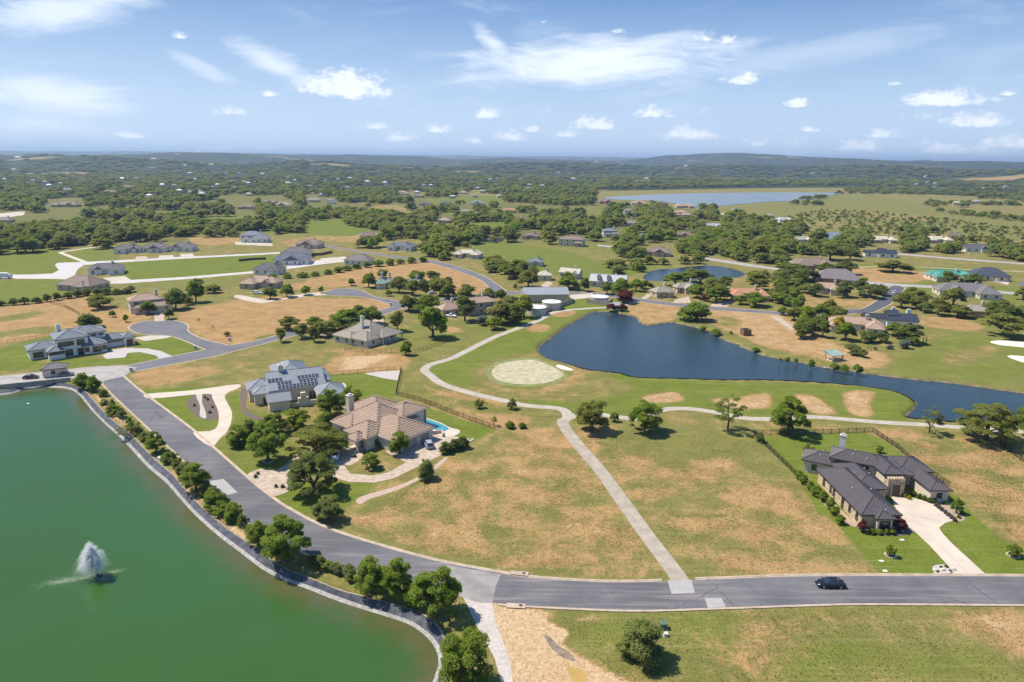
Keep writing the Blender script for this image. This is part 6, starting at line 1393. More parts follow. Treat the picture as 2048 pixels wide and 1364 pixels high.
T(690, 655, 62, 40, 'oak', 'elm', 'tree mass behind the ranch house roof'); T(668, 668, 36, 30, 'oak', 'oak', 'oak beside the ranch house'); T(742, 648, 48, 36, 'elm', 'elm', 'tree behind the ranch house ridge'); T(720, 640, 36, 30, 'elm', 'oak', 'oak at the side street behind the ranch house')
T(795, 662, 36, 40, 'elm', 'oak', 'tree right of the ranch house porch'); T(811, 710, 34, 36, 'round', 'elm', 'round tree beyond the ranch house fence'); T(866, 676, 68, 62, 'elm', 'elm', 'large bright tree on the lawn above the winding path')
T(818, 622, 36, 32, 'elm', 'dark', 'dark tree by the street end'); T(856, 620, 46, 34, 'elm', 'elm', 'light tree above the columned villa drive'); T(930, 642, 50, 50, 'elm', 'dark', 'dark round tree before the columned villa')
T(1002, 646, 56, 50, 'elm', 'oak', 'oak right of the columned villa'); T(988, 658, 32, 26, 'elm', 'lime', 'light green bush tree by the winding path'); T(1048, 634, 42, 44, 'elm', 'lime', 'bright lime tree at the tank yard corner'); T(1028, 648, 42, 42, 'elm', 'dark', 'dark tree before the tank yard'); T(968, 650, 34, 22, 'round', 'juniper', 'grey green bush below the columned villa', name='shrub', cat='shrub')
T(1002, 602, 24, 26, 'elm', 'dark', 'dark tree behind the columned villa roof'); T(880, 592, 40, 38, 'elm', 'oak', 'tree beside the columned villa garage')
for (x, y, w_, h_) in [(738, 575, 30, 30), (798, 585, 34, 36), (826, 590, 34, 30), (848, 582, 28, 26), (872, 580, 32, 26), (836, 566, 38, 26), (866, 566, 36, 24), (896, 574, 24, 20), (766, 556, 26, 18)]: T(x, y, w_, h_, 'elm', trng.choice(['dark', 'elm', 'oak']), 'tree in the garden of the green roofed villa', 'garden trees of the green roofed villa')
for (x, y, w_) in [(541, 598, 28), (574, 594, 28), (612, 590, 22), (643, 586, 14), (778, 592, 14), (704, 571, 16)]: T(x, y, w_, w_ * .95, 'elm', 'elm', 'round young tree along the looping driveway', 'young trees along the looping driveway')
# right side
T(1392, 640, 68, 42, 'round', 'elm', 'large round oak on the slope above the pond')
for (x, y, w_, h_) in [(1432, 668, 30, 12), (1405, 660, 20, 9), (1560, 722, 10, 8), (1575, 724, 14, 14), (1592, 726, 12, 12), (1622, 736, 17, 22), (1512, 702, 22, 9), (1462, 668, 7, 8)]: T(x, y, w_, h_, 'round', 'elm', 'waterside shrub on the dirt bank of the pond', 'waterside shrubs on the dirt bank', name='shrub', cat='shrub', clear=0)
T(1668, 742, 26, 20, 'round', 'elm', 'shrub left of the boat shelter', name='shrub', cat='shrub'); T(1688, 744, 26, 20, 'round', 'elm', 'shrub in front of the boat shelter', name='shrub', cat='shrub'); T(1714, 748, 28, 24, 'round', 'elm', 'round shrub right of the boat shelter', name='shrub', cat='shrub')
T(1704, 708, 40, 26, 'elm', 'mesquite', 'light mesquite on the dirt slope'); T(1724, 714, 22, 20, 'elm', 'mesquite', 'smaller mesquite below the garden fence')
for x in (1735, 1741): T(x, 703, 4, 16, 'cone', 'dark', 'slim cypress beside the mesquites', 'slim cypresses beside the mesquites', name='cypress')
for x in (1845, 1851): T(x, 690, 6, 24, 'cone', 'dark', 'slim cypress at the garden end', 'slim cypresses at the garden end', name='cypress')
T(1806, 696, 30, 22, 'round', 'juniper', 'silvery juniper in the tiled villa garden', name='shrub', cat='shrub'); T(1780, 698, 18, 12, 'round', 'juniper', 'small silvery shrub in the tiled villa garden', name='shrub', cat='shrub'); T(1750, 700, 10, 8, 'round', 'juniper', 'smallest silvery shrub near the cypresses', name='shrub', cat='shrub'); T(1828, 692, 18, 22, 'elm', 'elm', 'slender green shrub near the garden end', name='shrub', cat='shrub')
T(1675, 664, 26, 34, 'elm', 'yellow', 'bright yellow tree beside the tiled villa')
for (x, y, w_, h_, lf) in [(1604, 664, 30, 30, 'elm'), (1625, 672, 36, 34, 'dark'), (1645, 674, 32, 32, 'dark'), (1690, 680, 54, 40, 'elm'), (1735, 684, 44, 28, 'dark'), (1672, 634, 46, 24, 'oak'), (1638, 634, 28, 28, 'elm'), (1610, 640, 34, 32, 'lime'), (1596, 630, 30, 40, 'elm'), (1790, 672, 44, 26, 'elm'), (1742, 648, 22, 18, 'dark'), (1565, 630, 20, 18, 'elm'), (1762, 684, 36, 22, 'dark')]:
    T(x, y, w_, h_, 'elm', lf, {'elm': 'green tree around the tiled villa', 'dark': 'dark tree around the tiled villa', 'oak': 'olive oak behind the tiled villa', 'lime': 'lime green tree beside the tiled villa'}[lf], 'trees around the tiled villa')
T(2006, 672, 78, 46, 'oak', 'oak', 'wide umbrella oak above the sand bunkers'); T(1998, 644, 70, 48, 'elm', 'dark', 'dense dark tree behind the umbrella oak'); T(2046, 640, 34, 30, 'elm', 'dark', 'dark tree beside the weathered roof house')
for (x, y, w_, h_) in [(1802, 615, 44, 30), (1832, 618, 34, 28), (1875, 630, 42, 34), (1915, 634, 44, 24), (1905, 612, 50, 36), (1845, 608, 30, 24)]: T(x, y, w_, h_, 'elm', 'oak', 'oak in the row behind the black roofed farmhouse', 'oaks behind the black roofed farmhouse')
T(1785, 544, 50, 26, 'oak', 'oak', 'solitary umbrella oak in the right meadow')
for (x, y, w_, h_) in [(1895, 570, 36, 28), (1945, 572, 44, 28), (1720, 590, 32, 36), (1686, 594, 30, 36), (1740, 596, 36, 30), (1760, 590, 28, 24), (1630, 592, 34, 26), (1590, 560, 70, 32), (1565, 570, 40, 30), (1690, 548, 38, 30), (1650, 545, 34, 22), (1660, 520, 50, 32), (1700, 520, 34, 26)]: T(x, y, w_, h_, 'oak', 'dark', 'dark oak among the houses of the right meadow', 'dark oaks among the right meadow houses')
for (x, y, lf) in [(1308, 588, 'red'), (1222, 622, 'red'), (1244, 622, 'red'), (1410, 602, 'red'), (1635, 565, 'red'), (1668, 575, 'red')]: T(x, y, 18, 16, 'elm', lf, 'red crape myrtle among the middle distance gardens', 'red crape myrtles')
T(912, 492, 20, 16, 'elm', 'red', 'dark red tree beside the long cream house'); T(878, 516, 28, 28, 'elm', 'lime', 'bright yellow green tree at the curving street')
T(1240, 600, 44, 42, 'elm', 'elm', 'green tree above the tiny pump house'); T(1252, 606, 34, 28, 'elm', 'red', 'reddish tree right of the green tree by the pump house')
T(1214, 588, 26, 28, 'elm', 'dark', 'dark tree before the white metal roof'); T(1168, 582, 24, 28, 'elm', 'dark', 'dark tree left of the white metal roof'); T(1135, 574, 34, 30, 'elm', 'elm', 'tree behind the metal shed ridge'); T(1056, 574, 42, 34, 'elm', 'oak', 'oak on the lawn above the metal shed'); T(1030, 578, 12, 12, 'round', 'oak', 'round bush on the lawn above the metal shed', name='shrub', cat='shrub')
for (x, y, w_, h_) in [(1272, 582, 30, 24), (1290, 578, 24, 20), (1350, 572, 44, 28), (1400, 568, 50, 30), (1440, 600, 36, 34), (1420, 590, 40, 34), (1448, 580, 34, 32), (1510, 612, 44, 32), (1480, 608, 22, 20), (1394, 596, 30, 30), (1515, 580, 48, 36), (1508, 566, 36, 28), (1545, 600, 30, 24)]: T(x, y, w_, h_, 'oak', trng.choice(['oak', 'dark', 'elm']), 'oak by the street between the two ponds', 'oaks between the two ponds')
# hedges in the middle distance
def hedge_px(pts, n_, w_, h_, leaf, label, group):
    P = resample([G(*q) for q in pts], n_)
    for q in P:
        s_ = depth_at(q.x, q.y) / F_PX; plant(q.x, q.y, w_ * s_ * trng.uniform(.85, 1.2), h_ * s_ * trng.uniform(.8, 1.2), 'round', leaf, label, group, name='shrub', cat='shrub', clear=0)
hedge_px([(-20, 612), (30, 610), (75, 606), (130, 598), (180, 590), (250, 588), (262, 584)], 15, 26, 16, 'dark', 'dark hedge bush behind the dry field', 'dark hedge behind the dry field')
hedge_px([(545, 558), (600, 555), (660, 548), (690, 542), (720, 536), (760, 532), (800, 528), (845, 524)], 14, 26, 14, 'elm', 'hedge bush below the grey roofed houses', 'long hedge below the grey roofed houses')
hedge_px([(905, 442), (940, 443), (980, 444), (1003, 444)], 9, 14, 8, 'elm', 'clipped bush of the far long hedge', 'far long hedge')
hedge_px([(1815, 594), (1850, 597), (1875, 599)], 6, 7, 6, 'dark', 'round bush before the low cream wall', 'round bushes before the low cream wall')
# a few hundred oaks of the estate, largest first; the rest is woodland (below)
# ---- woodland density: outlines in photo trace, spacing in metres, crown size range
def in_poly(X, Y, P):
    ins = np.zeros(X.shape, bool)
    for i in range(len(P)):
        ax, ay = P[i]; bx, by = P[(i + 1) % len(P)]
        c = (ay > Y) != (by > Y); ins ^= c & (X < (bx - ax) * (Y - ay) / (by - ay + 1e-9) + ax)
    return ins
CLEAR = [[(302, 424), (356, 424), (360, 436), (300, 438)], [(132, 436), (165, 434), (178, 455), (140, 456)], [(1275, 552), (1345, 552), (1345, 582), (1280, 582)], [(1410, 535), (1505, 535), (1505, 574), (1415, 574)], [(1285, 530), (1490, 525), (1490, 558), (1290, 564)], [(612, 442), (690, 438), (700, 452), (742, 456), (722, 474), (640, 476), (602, 470)], [(385, 440), (470, 432), (505, 440), (480, 455), (400, 452)], [(184, 396), (235, 390), (262, 402), (200, 404)], [(738, 412), (775, 408), (820, 424), (795, 434), (745, 428)],
         [(872, 395), (1000, 391), (1010, 405), (880, 409)], [(938, 446), (1015, 444), (1020, 466), (945, 466)], [(1154, 445), (1182, 412), (1202, 425), (1200, 446)], [(1190, 485), (1230, 485), (1230, 512), (1160, 520), (1070, 500), (1070, 490)], [(1300, 486), (1370, 486), (1365, 503), (1300, 503)],
         [(-50, 422), (50, 420), (50, 440), (-50, 445)], [(140, 440), (160, 436), (175, 450), (150, 455)], [(48, 448), (70, 442), (85, 458), (60, 460)], [(950, 482), (1030, 488), (1110, 510), (1230, 540), (1200, 552), (1060, 545), (990, 530), (955, 510)], [(100, 400), (170, 396), (175, 418), (100, 420)],
         [(290, 448), (330, 443), (340, 455), (300, 460)], [(850, 446), (890, 450), (920, 462), (860, 462)], [(1490, 480), (1510, 470), (1560, 485), (1500, 500)], [(560, 466), (720, 470), (790, 466), (700, 490), (560, 486)], [(830, 418), (846, 418), (852, 434), (836, 434)]]
ROADS_PX = [[(640, 486), (740, 500), (860, 516), (920, 530), (1020, 580), (985, 590), (890, 545), (740, 512), (640, 496)], [(1400, 511), (1600, 538), (1600, 548), (1400, 521)], [(1190, 486), (1305, 499), (1305, 508), (1190, 495)]]
WOODS = [  # polygon, spacing m, width m range, leaf choices
    ([(-120, 500), (0, 495), (110, 492), (230, 497), (330, 478), (400, 468), (520, 462), (740, 470), (850, 478), (900, 500), (960, 484), (1060, 486), (1200, 498), (1320, 520), (1400, 512), (1500, 520), (1570, 530), (1590, 500), (1640, 485), (1600, 450), (1500, 432), (1380, 412), (1210, 400), (1190, 384), (900, 384), (600, 386), (0, 402), (-120, 408)], 12.5, (9, 17)),
    ([(930, 520), (1000, 535), (1080, 545), (1200, 552), (1290, 550), (1300, 535), (1250, 525), (1340, 520), (1300, 515), (1290, 560), (1230, 566), (1120, 560), (1010, 555), (960, 540)], 11.5, (8, 14)),
    ([(1560, 520), (1640, 500), (1660, 485), (1720, 478), (1850, 468), (1910, 474), (1960, 490), (1990, 500), (2100, 515), (2100, 535), (1990, 512), (1900, 508), (1800, 500), (1720, 506), (1640, 520)], 10.5, (8, 14)),
    ([(1500, 520), (1560, 515), (1650, 500), (1700, 505), (1680, 525), (1600, 535), (1540, 536)], 10.5, (8, 14)),
    ([(860, 500), (920, 500), (980, 520), (980, 530), (900, 528), (860, 515)], 12, (7, 12)),
    ([(690, 480), (740, 470), (830, 476), (880, 484), (900, 500), (830, 506), (760, 500), (700, 498)], 17, (9, 14)),
    ([(100, 480), (240, 478), (320, 488), (320, 496), (200, 500)], 15, (9, 14)),
    ([(1010, 508), (1060, 512), (1140, 522), (1230, 536), (1280, 530), (1300, 545), (1280, 562), (1200, 565), (1100, 560), (1030, 560), (985, 545), (990, 520)], 10.5, (8, 13)),
    ([(1230, 500), (1300, 495), (1420, 500), (1412, 513), (1400, 533), (1340, 535), (1300, 530), (1250, 525)], 11, (8, 13)),
    ([(1350, 470), (1420, 450), (1560, 455), (1640, 480), (1640, 500), (1590, 515), (1600, 535), (1500, 525), (1440, 515), (1400, 505), (1370, 490)], 9.5, (8, 13)),
    ([(-60, 455), (60, 452), (125, 470), (125, 500), (60, 508), (-60, 512)], 13, (12, 18)), ([(150, 420), (325, 425), (330, 470), (310, 494), (220, 494), (160, 470)], 12, (11, 17)),
    ([(70, 440), (190, 440), (190, 490), (120, 492), (80, 470)], 13, (11, 17)), ([(320, 428), (400, 430), (395, 472), (340, 478)], 12, (10, 15)), ([(412, 445), (485, 440), (485, 474), (415, 474)], 15, (10, 15)), ([(475, 400), (600, 395), (605, 470), (560, 478), (490, 470)], 12, (10, 15)),
    ([(690, 424), (785, 425), (785, 452), (690, 455)], 10, (9, 14)), ([(725, 455), (830, 455), (835, 490), (800, 496), (735, 495)], 11.5, (9, 15)), ([(837, 455), (950, 460), (950, 495), (980, 500), (980, 525), (900, 528), (835, 505)], 11, (8, 14)), ([(975, 515), (1024, 515), (1030, 555), (985, 550)], 10.5, (8, 13)),
    ([(1040, 490), (1110, 486), (1105, 505), (1050, 508)], 12, (9, 14)), ([(1180, 492), (1230, 500), (1225, 530), (1185, 518)], 14, (9, 13)), ([(1690, 470), (1860, 462), (1960, 485), (2048, 500), (2160, 515), (2160, 530), (1990, 515), (1880, 505), (1720, 505)], 10.5, (8, 13)),
    ([(1100, 555), (1290, 558), (1310, 585), (1230, 592), (1150, 582), (1100, 575)], 11, (8, 12)), ([(1300, 560), (1380, 562), (1560, 560), (1590, 600), (1540, 618), (1430, 608), (1300, 588)], 11.5, (8, 13)), ([(1560, 540), (1700, 545), (1725, 600), (1600, 612), (1560, 580)], 11.5, (8, 13)),
    ([(1580, 640), (1600, 676), (1700, 690), (1800, 690), (1840, 678), (1700, 630), (1640, 620)], 9.5, (7, 11)), ([(1780, 598), (1960, 600), (2060, 636), (2060, 662), (1960, 655), (1880, 635), (1790, 622)], 11, (8, 13)), ([(1940, 575), (2060, 580), (2060, 615), (1980, 605)], 15, (7, 11)),
    ([(860, 580), (980, 592), (1010, 612), (1050, 640), (1000, 655), (900, 640), (820, 625)], 12, (7, 11)), ([(560, 660), (680, 640), (790, 640), (800, 660), (700, 660), (640, 685), (580, 690)], 12, (6, 10)), ([(730, 560), (900, 560), (910, 590), (740, 592)], 12, (6, 10)), ([(300, 575), (420, 565), (440, 600), (360, 625), (310, 630)], 17, (5, 9)), ([(470, 835), (560, 830), (690, 830), (660, 870), (560, 870), (480, 880)], 9, (5, 7)),
    ([(960, 600), (1030, 598), (1040, 620), (980, 620)], 9, (7, 10)), ([(1250, 560), (1330, 562), (1500, 560), (1520, 580), (1400, 590), (1260, 580)], 22, (9, 13)),
]
FAR_WOODS = [
    ([(-160, 404), (0, 402), (600, 386), (1190, 384), (1205, 378), (1370, 376), (1440, 374), (1700, 372), (2200, 380), (2200, 335), (1600, 326), (1024, 321), (0, 311), (-160, 312)], 27),
    ([(1672, 388), (1700, 378), (1850, 376), (2200, 384), (2200, 450), (2048, 445), (1900, 428), (1840, 415), (1760, 408), (1700, 398)], 19),
    ([(1580, 400), (1640, 394), (1660, 402), (1640, 412), (1590, 410)], 24),
]
nr = np.random.RandomState(3)
def scatter(P, sp):
    W = [G(x, max(y, 324)) for x, y in P]; xs = [q.x for q in W]; ys = [q.y for q in W]
    x0, x1, y0, y1 = min(xs), max(xs), min(ys), min(max(ys), 5200)
    # jittered grid whose step widens with distance
    out = []
    y = y0
    while y < y1:
        st = sp * max(1.0, y / 1400.0); xx = np.arange(x0, x1, st); 
        pts = np.stack([xx + nr.uniform(-.5, .5, len(xx)) * st, y + nr.uniform(-.5, .5, len(xx)) * st, np.full(len(xx), st)], -1); out.append(pts); y += st
    A = np.vstack(out); px, py = to_px(A[:, 0], A[:, 1]); k = in_poly(px, py, P) & (px > -140) & (px < 2190)
    return A[k], px[k], py[k]
def reject(px, py, A, houses=True):
    k = np.ones(len(px), bool)
    for P in CLEAR + ROADS_PX: k &= ~in_poly(px, py, P)
    for P in FAR_PONDS: k &= ~in_poly(px, py, P)
    if houses:
        for (hx, hy, hw_, hh_) in HOUSE_PX: k &= ~((np.abs(px - hx) < hw_) & (py - hy > -hh_ * .8) & (py - hy < hh_ * 1.2))
    return k
cand = []
for (P, sp, (w0, w1)) in WOODS:
    A, px, py = scatter(P, sp); dens = fbm(A[:, 0] / 90 + 3, A[:, 1] / 90, 3, 8)
    k = reject(px, py, A) & (dens > np.where(py < 432, .45, np.where(px < 720, .34, .17)))
    if TREES:
        tx = np.array([(t[0], t[1], t[2]) for t in TREES])
        dd = np.min(np.hypot(A[:, 0, None] - tx[None, :, 0], A[:, 1, None] - tx[None, :, 1]) - tx[None, :, 2] * .4, axis=1); k &= dd > 2
    for (a, x_, y_) in zip(A[k], px[k], py[k]):
        wd = nr.uniform(w0, w1); cand.append((a[0], a[1], wd, wd * nr.uniform(.66, .88), x_, y_))
cand.sort(key=lambda c: -c[2] / depth_at(c[0], c[1]))
n_named = sum(1 for o in bpy.data.objects if o.get('category') == 'tree')
N_IND = max(0, 300 - n_named)
MARKS = [(60, 480, 'the tennis court screen'), (140, 410, 'the big brown roof on the left rise'), (250, 470, 'the walkway grove above the white house row'), (360, 455, 'the lawn behind the white house row'), (450, 460, 'the lawn left of the tall white house'), (545, 450, 'the fairway behind the tall white house'), (650, 455, 'the long green fairway'),
         (735, 440, 'the dense stand past the fairway'), (780, 475, 'the half hidden brown roof'), (850, 470, 'the pale orange hip roof'), (890, 510, 'the bright yellow green tree'), (950, 515, 'the long cream house'), (1005, 535, 'the curving street bend'), (1080, 495, 'the two storey brown villa'), (1110, 535, 'the hidden slate roof'), (1200, 545, 'the cream gabled roof'),
         (1215, 505, 'the hill street below the villa'), (1320, 515, 'the timber gabled brown house'), (1420, 480, 'the white roofed bluff house'), (1520, 490, 'the river street'), (1600, 500, 'the cream house below the bluff'), (1680, 500, 'the river pool'), (1760, 490, 'the black roofed meadow farmhouse'), (1880, 485, 'the long pale stone house'), (1990, 505, 'the steep grey gable'), (1400, 560, 'the oak pond')]
LFW = {'oak': 'olive', 'elm': 'fresh green', 'dark': 'dark'}
for (x, y, wd, ht, px, py) in cand[:N_IND]:
    nm = min(MARKS, key=lambda q: (q[0] - px) ** 2 + 6 * (q[1] - py) ** 2)[2]; lf = str(nr.choice(['oak', 'oak', 'oak', 'elm', 'dark'])); sh = str(nr.choice(['oak', 'oak', 'elm', 'round']))
    lb = '%s %s near %s' % (LFW[lf], {'oak': 'spreading oak', 'elm': 'upright oak', 'round': 'rounded oak'}[sh], nm); plant(x, y, wd, ht, sh, lf, lb, 'oaks near ' + nm)
rest = cand[N_IND:]
# the woodland that nobody could count: instances on points
WPTS = [(x, y, 0.0, wd, ht) for (x, y, wd, ht, _, _) in rest]
for (P, sp) in FAR_WOODS:
    A, px, py = scatter(P, sp); 
    d1 = fbm(A[:, 0] / 420 + 5, A[:, 1] / 260, 3, 21)
    k = reject(px, py, A, False) & (d1 < .60) & (nr.rand(len(px)) < .86); A = A[k]
    for (hx, hy, hw_) in FARP:
        q_ = to_px(A[:, 0], A[:, 1]); A = A[~((np.abs(q_[0] - hx) < hw_ * .6 + 3) & (q_[1] > hy - 1) & (q_[1] < hy + 7))]
    hid = np.hypot(A[:, 0], A[:, 1]) < 5200; A = A[hid]
    zz = terrain(A[:, 0], A[:, 1])
    for a, z_ in zip(A, zz):
        wd = a[2] * nr.uniform(.55, .95); WPTS.append((a[0], a[1], z_ - .3, wd, min(wd * nr.uniform(.4, .65), 11) if wd > 12 else wd * nr.uniform(.55, .8)))
# scrub on the river meadow
A, px, py = scatter([(1560, 436), (1640, 420), (1760, 425), (1900, 440), (2160, 470), (2160, 505), (1900, 485), (1700, 470)], 11)
k = nr.rand(len(A)) < .75
for a in A[k]: wd = nr.uniform(2, 7); WPTS.append((a[0], a[1], 0, wd, wd * .6))
WPTS = np.array(WPTS)
print('woodland points', len(WPTS), 'individual trees', n_named + min(N_IND, len(cand)), 'cand', len(cand))
def woodland(name, label, pts, crowns):
    me = bpy.data.meshes.new(name); me.vertices.add(len(pts)); me.vertices.foreach_set('co', pts[:, :3].astype(np.float32).ravel())
    for nm, vals, ty in [('sc', np.stack([pts[:, 3], pts[:, 3], pts[:, 4]], -1), 'FLOAT_VECTOR'), ('rot', np.stack([0 * pts[:, 0], 0 * pts[:, 0], nr.uniform(0, 6.28, len(pts))], -1), 'FLOAT_VECTOR')]:
        at_ = me.attributes.new(nm, ty, 'POINT'); at_.data.foreach_set('vector', vals.astype(np.float32).ravel())
    ai = me.attributes.new('vi', 'INT', 'POINT'); ai.data.foreach_set('value', nr.randint(0, len(crowns), len(pts)).astype(np.int32))
    o = link(name, me); tag(o, label, kind='stuff')
    ng = bpy.data.node_groups.new(name, 'GeometryNodeTree'); ng.interface.new_socket('Geometry', in_out='INPUT', socket_type='NodeSocketGeometry'); ng.interface.new_socket('Geometry', in_out='OUTPUT', socket_type='NodeSocketGeometry')
    gi = ng.nodes.new('NodeGroupInput'); go = ng.nodes.new('NodeGroupOutput'); mp = ng.nodes.new('GeometryNodeMeshToPoints'); ng.links.new(gi.outputs[0], mp.inputs[0])
    ip = ng.nodes.new('GeometryNodeInstanceOnPoints'); ng.links.new(mp.outputs[0], ip.inputs['Points'])
    gt = ng.nodes.new('GeometryNodeGeometryToInstance')
    for cme in reversed(crowns):
        so_ = bpy.data.objects.new('woodland_tree_source', cme)
        inf = ng.nodes.new('GeometryNodeObjectInfo'); inf.inputs['Object'].default_value = so_; inf.inputs['As Instance'].default_value = False
        ng.links.new(inf.outputs['Geometry'], gt.inputs[0])
    ng.links.new(gt.outputs[0], ip.inputs['Instance']); ip.inputs['Pick Instance'].default_value = True
    def attr(nm, ty):
        n_ = ng.nodes.new('GeometryNodeInputNamedAttribute'); n_.data_type = ty; n_.inputs[0].default_value = nm; return n_.outputs[0]
    ng.links.new(attr('vi', 'INT'), ip.inputs['Instance Index']); ng.links.new(attr('sc', 'FLOAT_VECTOR'), ip.inputs['Scale'])
    e2r = ng.nodes.new('FunctionNodeEulerToRotation'); ng.links.new(attr('rot', 'FLOAT_VECTOR'), e2r.inputs[0]); ng.links.new(e2r.outputs[0], ip.inputs['Rotation'])
    ng.links.new(ip.outputs[0], go.inputs[0])
    md = o.modifiers.new('woodland', 'NODES'); md.node_group = ng
    return o
near_k = np.hypot(WPTS[:, 0], WPTS[:, 1]) < 1900
woodland('estate_woodland', 'dark oak woodland spreading among the far estate houses', WPTS[near_k], [crown_with(c_, lf) for lf in ('oak', 'oak', 'mesquite', 'oak', 'elm', 'dark') for c_ in CROWNS[2]['oak' if lf != 'elm' else 'round']])
woodland('hill_woodland', 'blue green woodland covering the hills to the skyline', WPTS[~near_k], [crown_with(c_, lf) for lf in ('oak', 'dark', 'oak', 'mesquite') for c_ in CROWNS[2]['oak']])

# weeds and grass tufts on the open lots: small leafy clumps with real height
def tuft_mesh(seed):
    r = np.random.RandomState(seed); n_ = 14; P = np.stack([r.randn(n_) * .28, r.randn(n_) * .28, np.zeros(n_)], -1); a = r.uniform(0, 6.28, n_); h = r.uniform(.35, 1.0, n_)
    d = np.stack([np.cos(a), np.sin(a), 0 * a], -1); lean = np.stack([r.randn(n_) * .3, r.randn(n_) * .3, h], -1)
    Q = np.stack([P - d * .16, P + d * .16, P + lean + d * .05, P + lean - d * .05], 1); return fast_mesh('tuft', Q.reshape(-1, 3), np.arange(n_ * 4).reshape(-1, 4), True)
TUFTS = [tuft_mesh(50 + i) for i in range(3)]
for t_ in TUFTS: t_.normals_split_custom_set_from_vertices([(-.15, 0, .98)] * len(t_.vertices))
m_straw = leaf_mat('straw_blades', (.24, .17, .075), (.36, .27, .125), .4); m_weed = leaf_mat('weed_blades', (.12, .145, .035), (.18, .20, .055), .4)
LM['straw'] = m_straw; LM['weed'] = m_weed
def tufts(polys, n_, size, leafs, name, label):
    out = []
    for P in polys:
        W = [G(*q) for q in P]; xs = [q.x for q in W]; ys = [q.y for q in W]
        X = nr.uniform(min(xs), max(xs), n_ * 3); Y = nr.uniform(min(ys), max(ys), n_ * 3); px, py = to_px(X, Y); k = in_poly(px, py, P) & (fbm(X / 7, Y / 7, 3, 4) > nr.uniform(.2, .62, len(X)))
        for x, y in list(zip(X[k], Y[k]))[:n_]: s_ = nr.uniform(.5, 1.4) * size; out.append((x, y, -.01, s_, s_ * nr.uniform(.3, .6)))
    woodland(name, label, np.array(out), [crown_with(t_, lf) for lf in leafs for t_ in TUFTS])
LOT = [(690, 1040), (1015, 864), (1112, 862), (1330, 1140), (1150, 1150), (960, 1125), (800, 1085)]; LOT2 = [(1150, 862), (1300, 860), (1500, 880), (1590, 965), (1720, 1130), (1400, 1152), (1270, 1000)]
FIELD = [(1120, 1235), (1300, 1228), (1600, 1218), (2048, 1216), (2048, 1364), (1240, 1364)]; FIELD2 = [(1770, 875), (1900, 885), (2048, 900), (2048, 1090), (1960, 1020), (1860, 930)]; ROUGH = [(805, 750), (850, 705), (850, 745), (880, 780), (1050, 822), (1110, 835), (960, 845), (870, 805), (805, 790)]
tufts([LOT, LOT2, FIELD2], 6000, .17, ('straw', 'straw', 'weed'), 'dry_grass', 'straw grass tufts on the dry lots')
tufts([FIELD, ROUGH], 3500, .16, ('weed', 'weed', 'straw'), 'weeds', 'weedy grass tufts in the foreground field and golf rough')
# ================================================================== fences
m_iron = mat('black_iron', (.025, .025, .028), .5, .1)
def iron_fence(pts, label, h_=1.4, step=2.4, pick=.14, mt=None, rails=(.15, 1.28), pickets=True):
    P = [G(*q) for q in pts]; c = P[0]; t = empty('iron_fence', (c.x, c.y, 0)); tag(t, label, 'fence')
    pm = None; mt = mt or m_iron
    for a, b_ in zip(P, P[1:]):
        d = b_ - a; L = d.length; u = d.normalized(); n_ = max(1, round(L / step)); seg = L / n_; ang_ = math.atan2(u.y, u.x)
        b = MB(); b.box(-.045, .045, -.045, .045, -.2, h_ + .1); pmesh = b.mesh('post'); pmesh.materials.append(mt)
        b = MB()
        for zr in rails: b.box(.05, seg - .05, -.02, .02, zr - .02, zr + .025)
        if pickets:
            k = pick
            while k < seg - .05: b.box(k - .012, k + .012, -.012, .012, .06, h_); k += pick
        rm = b.mesh('fence_panel'); rm.materials.append(mt)
        for i in range(n_):
            q = a + u * seg * i - c
            o = link('post', pmesh, None, t); o.location = q; o.rotation_euler = (0, 0, ang_)
            o = link('fence_panel', rm, None, t); o.location = q; o.rotation_euler = (0, 0, ang_)
    return t
iron_fence([(1508, 870), (1548, 909), (1600, 960)], 'black iron fence on the lot side of the dark roofed house')
iron_fence([(1508, 870), (1560, 869), (1645, 868), (1745, 864)], 'black iron fence behind the lawn of the dark roofed house')
iron_fence([(1745, 864), (1794, 897), (1835, 932), (1900, 975)], 'black iron fence on the open field side of the dark roofed house')
iron_fence([(1990, 880), (2030, 912), (2100, 960)], 'black iron fence by the flat topped oak')
m_rust = mat('rusty_iron', (.13, .07, .045), .8, .2)
iron_fence([(792, 790), (840, 802), (915, 832), (965, 850), (993, 860)], 'rusty iron fence behind the curved pool lawn', mt=m_rust)
iron_fence([(803, 738), (798, 762), (792, 790)], 'black iron fence at the end of the solar house lawn')
iron_fence([(645, 752), (700, 748), (760, 742), (803, 738)], 'thin rusty fence behind the solar house lawn', mt=m_rust, pick=.3)
iron_fence([(690, 702), (760, 706), (830, 706), (880, 690), (905, 678)], 'thin rusty fence below the ranch house porch', mt=m_rust, pick=.3)
iron_fence([(0, 689), (60, 680), (100, 671)], 'thin fence between lush lawn and dry field', mt=m_rust, pick=.3)
iron_fence([(100, 607), (130, 614), (160, 630)], 'field fence running into the dry field', mt=m_rust, pick=.4)
m_chain = mat('galvanised_wire', (.10, .10, .095), .5, .1)
iron_fence([(195, 790), (245, 845), (300, 890), (360, 945), (420, 1000), (500, 1070), (600, 1128), (720, 1168)], 'wire fence overgrown with bushes between street and reservoir', 1.5, 3.0, mt=m_chain, rails=(1.45,), pickets=False)

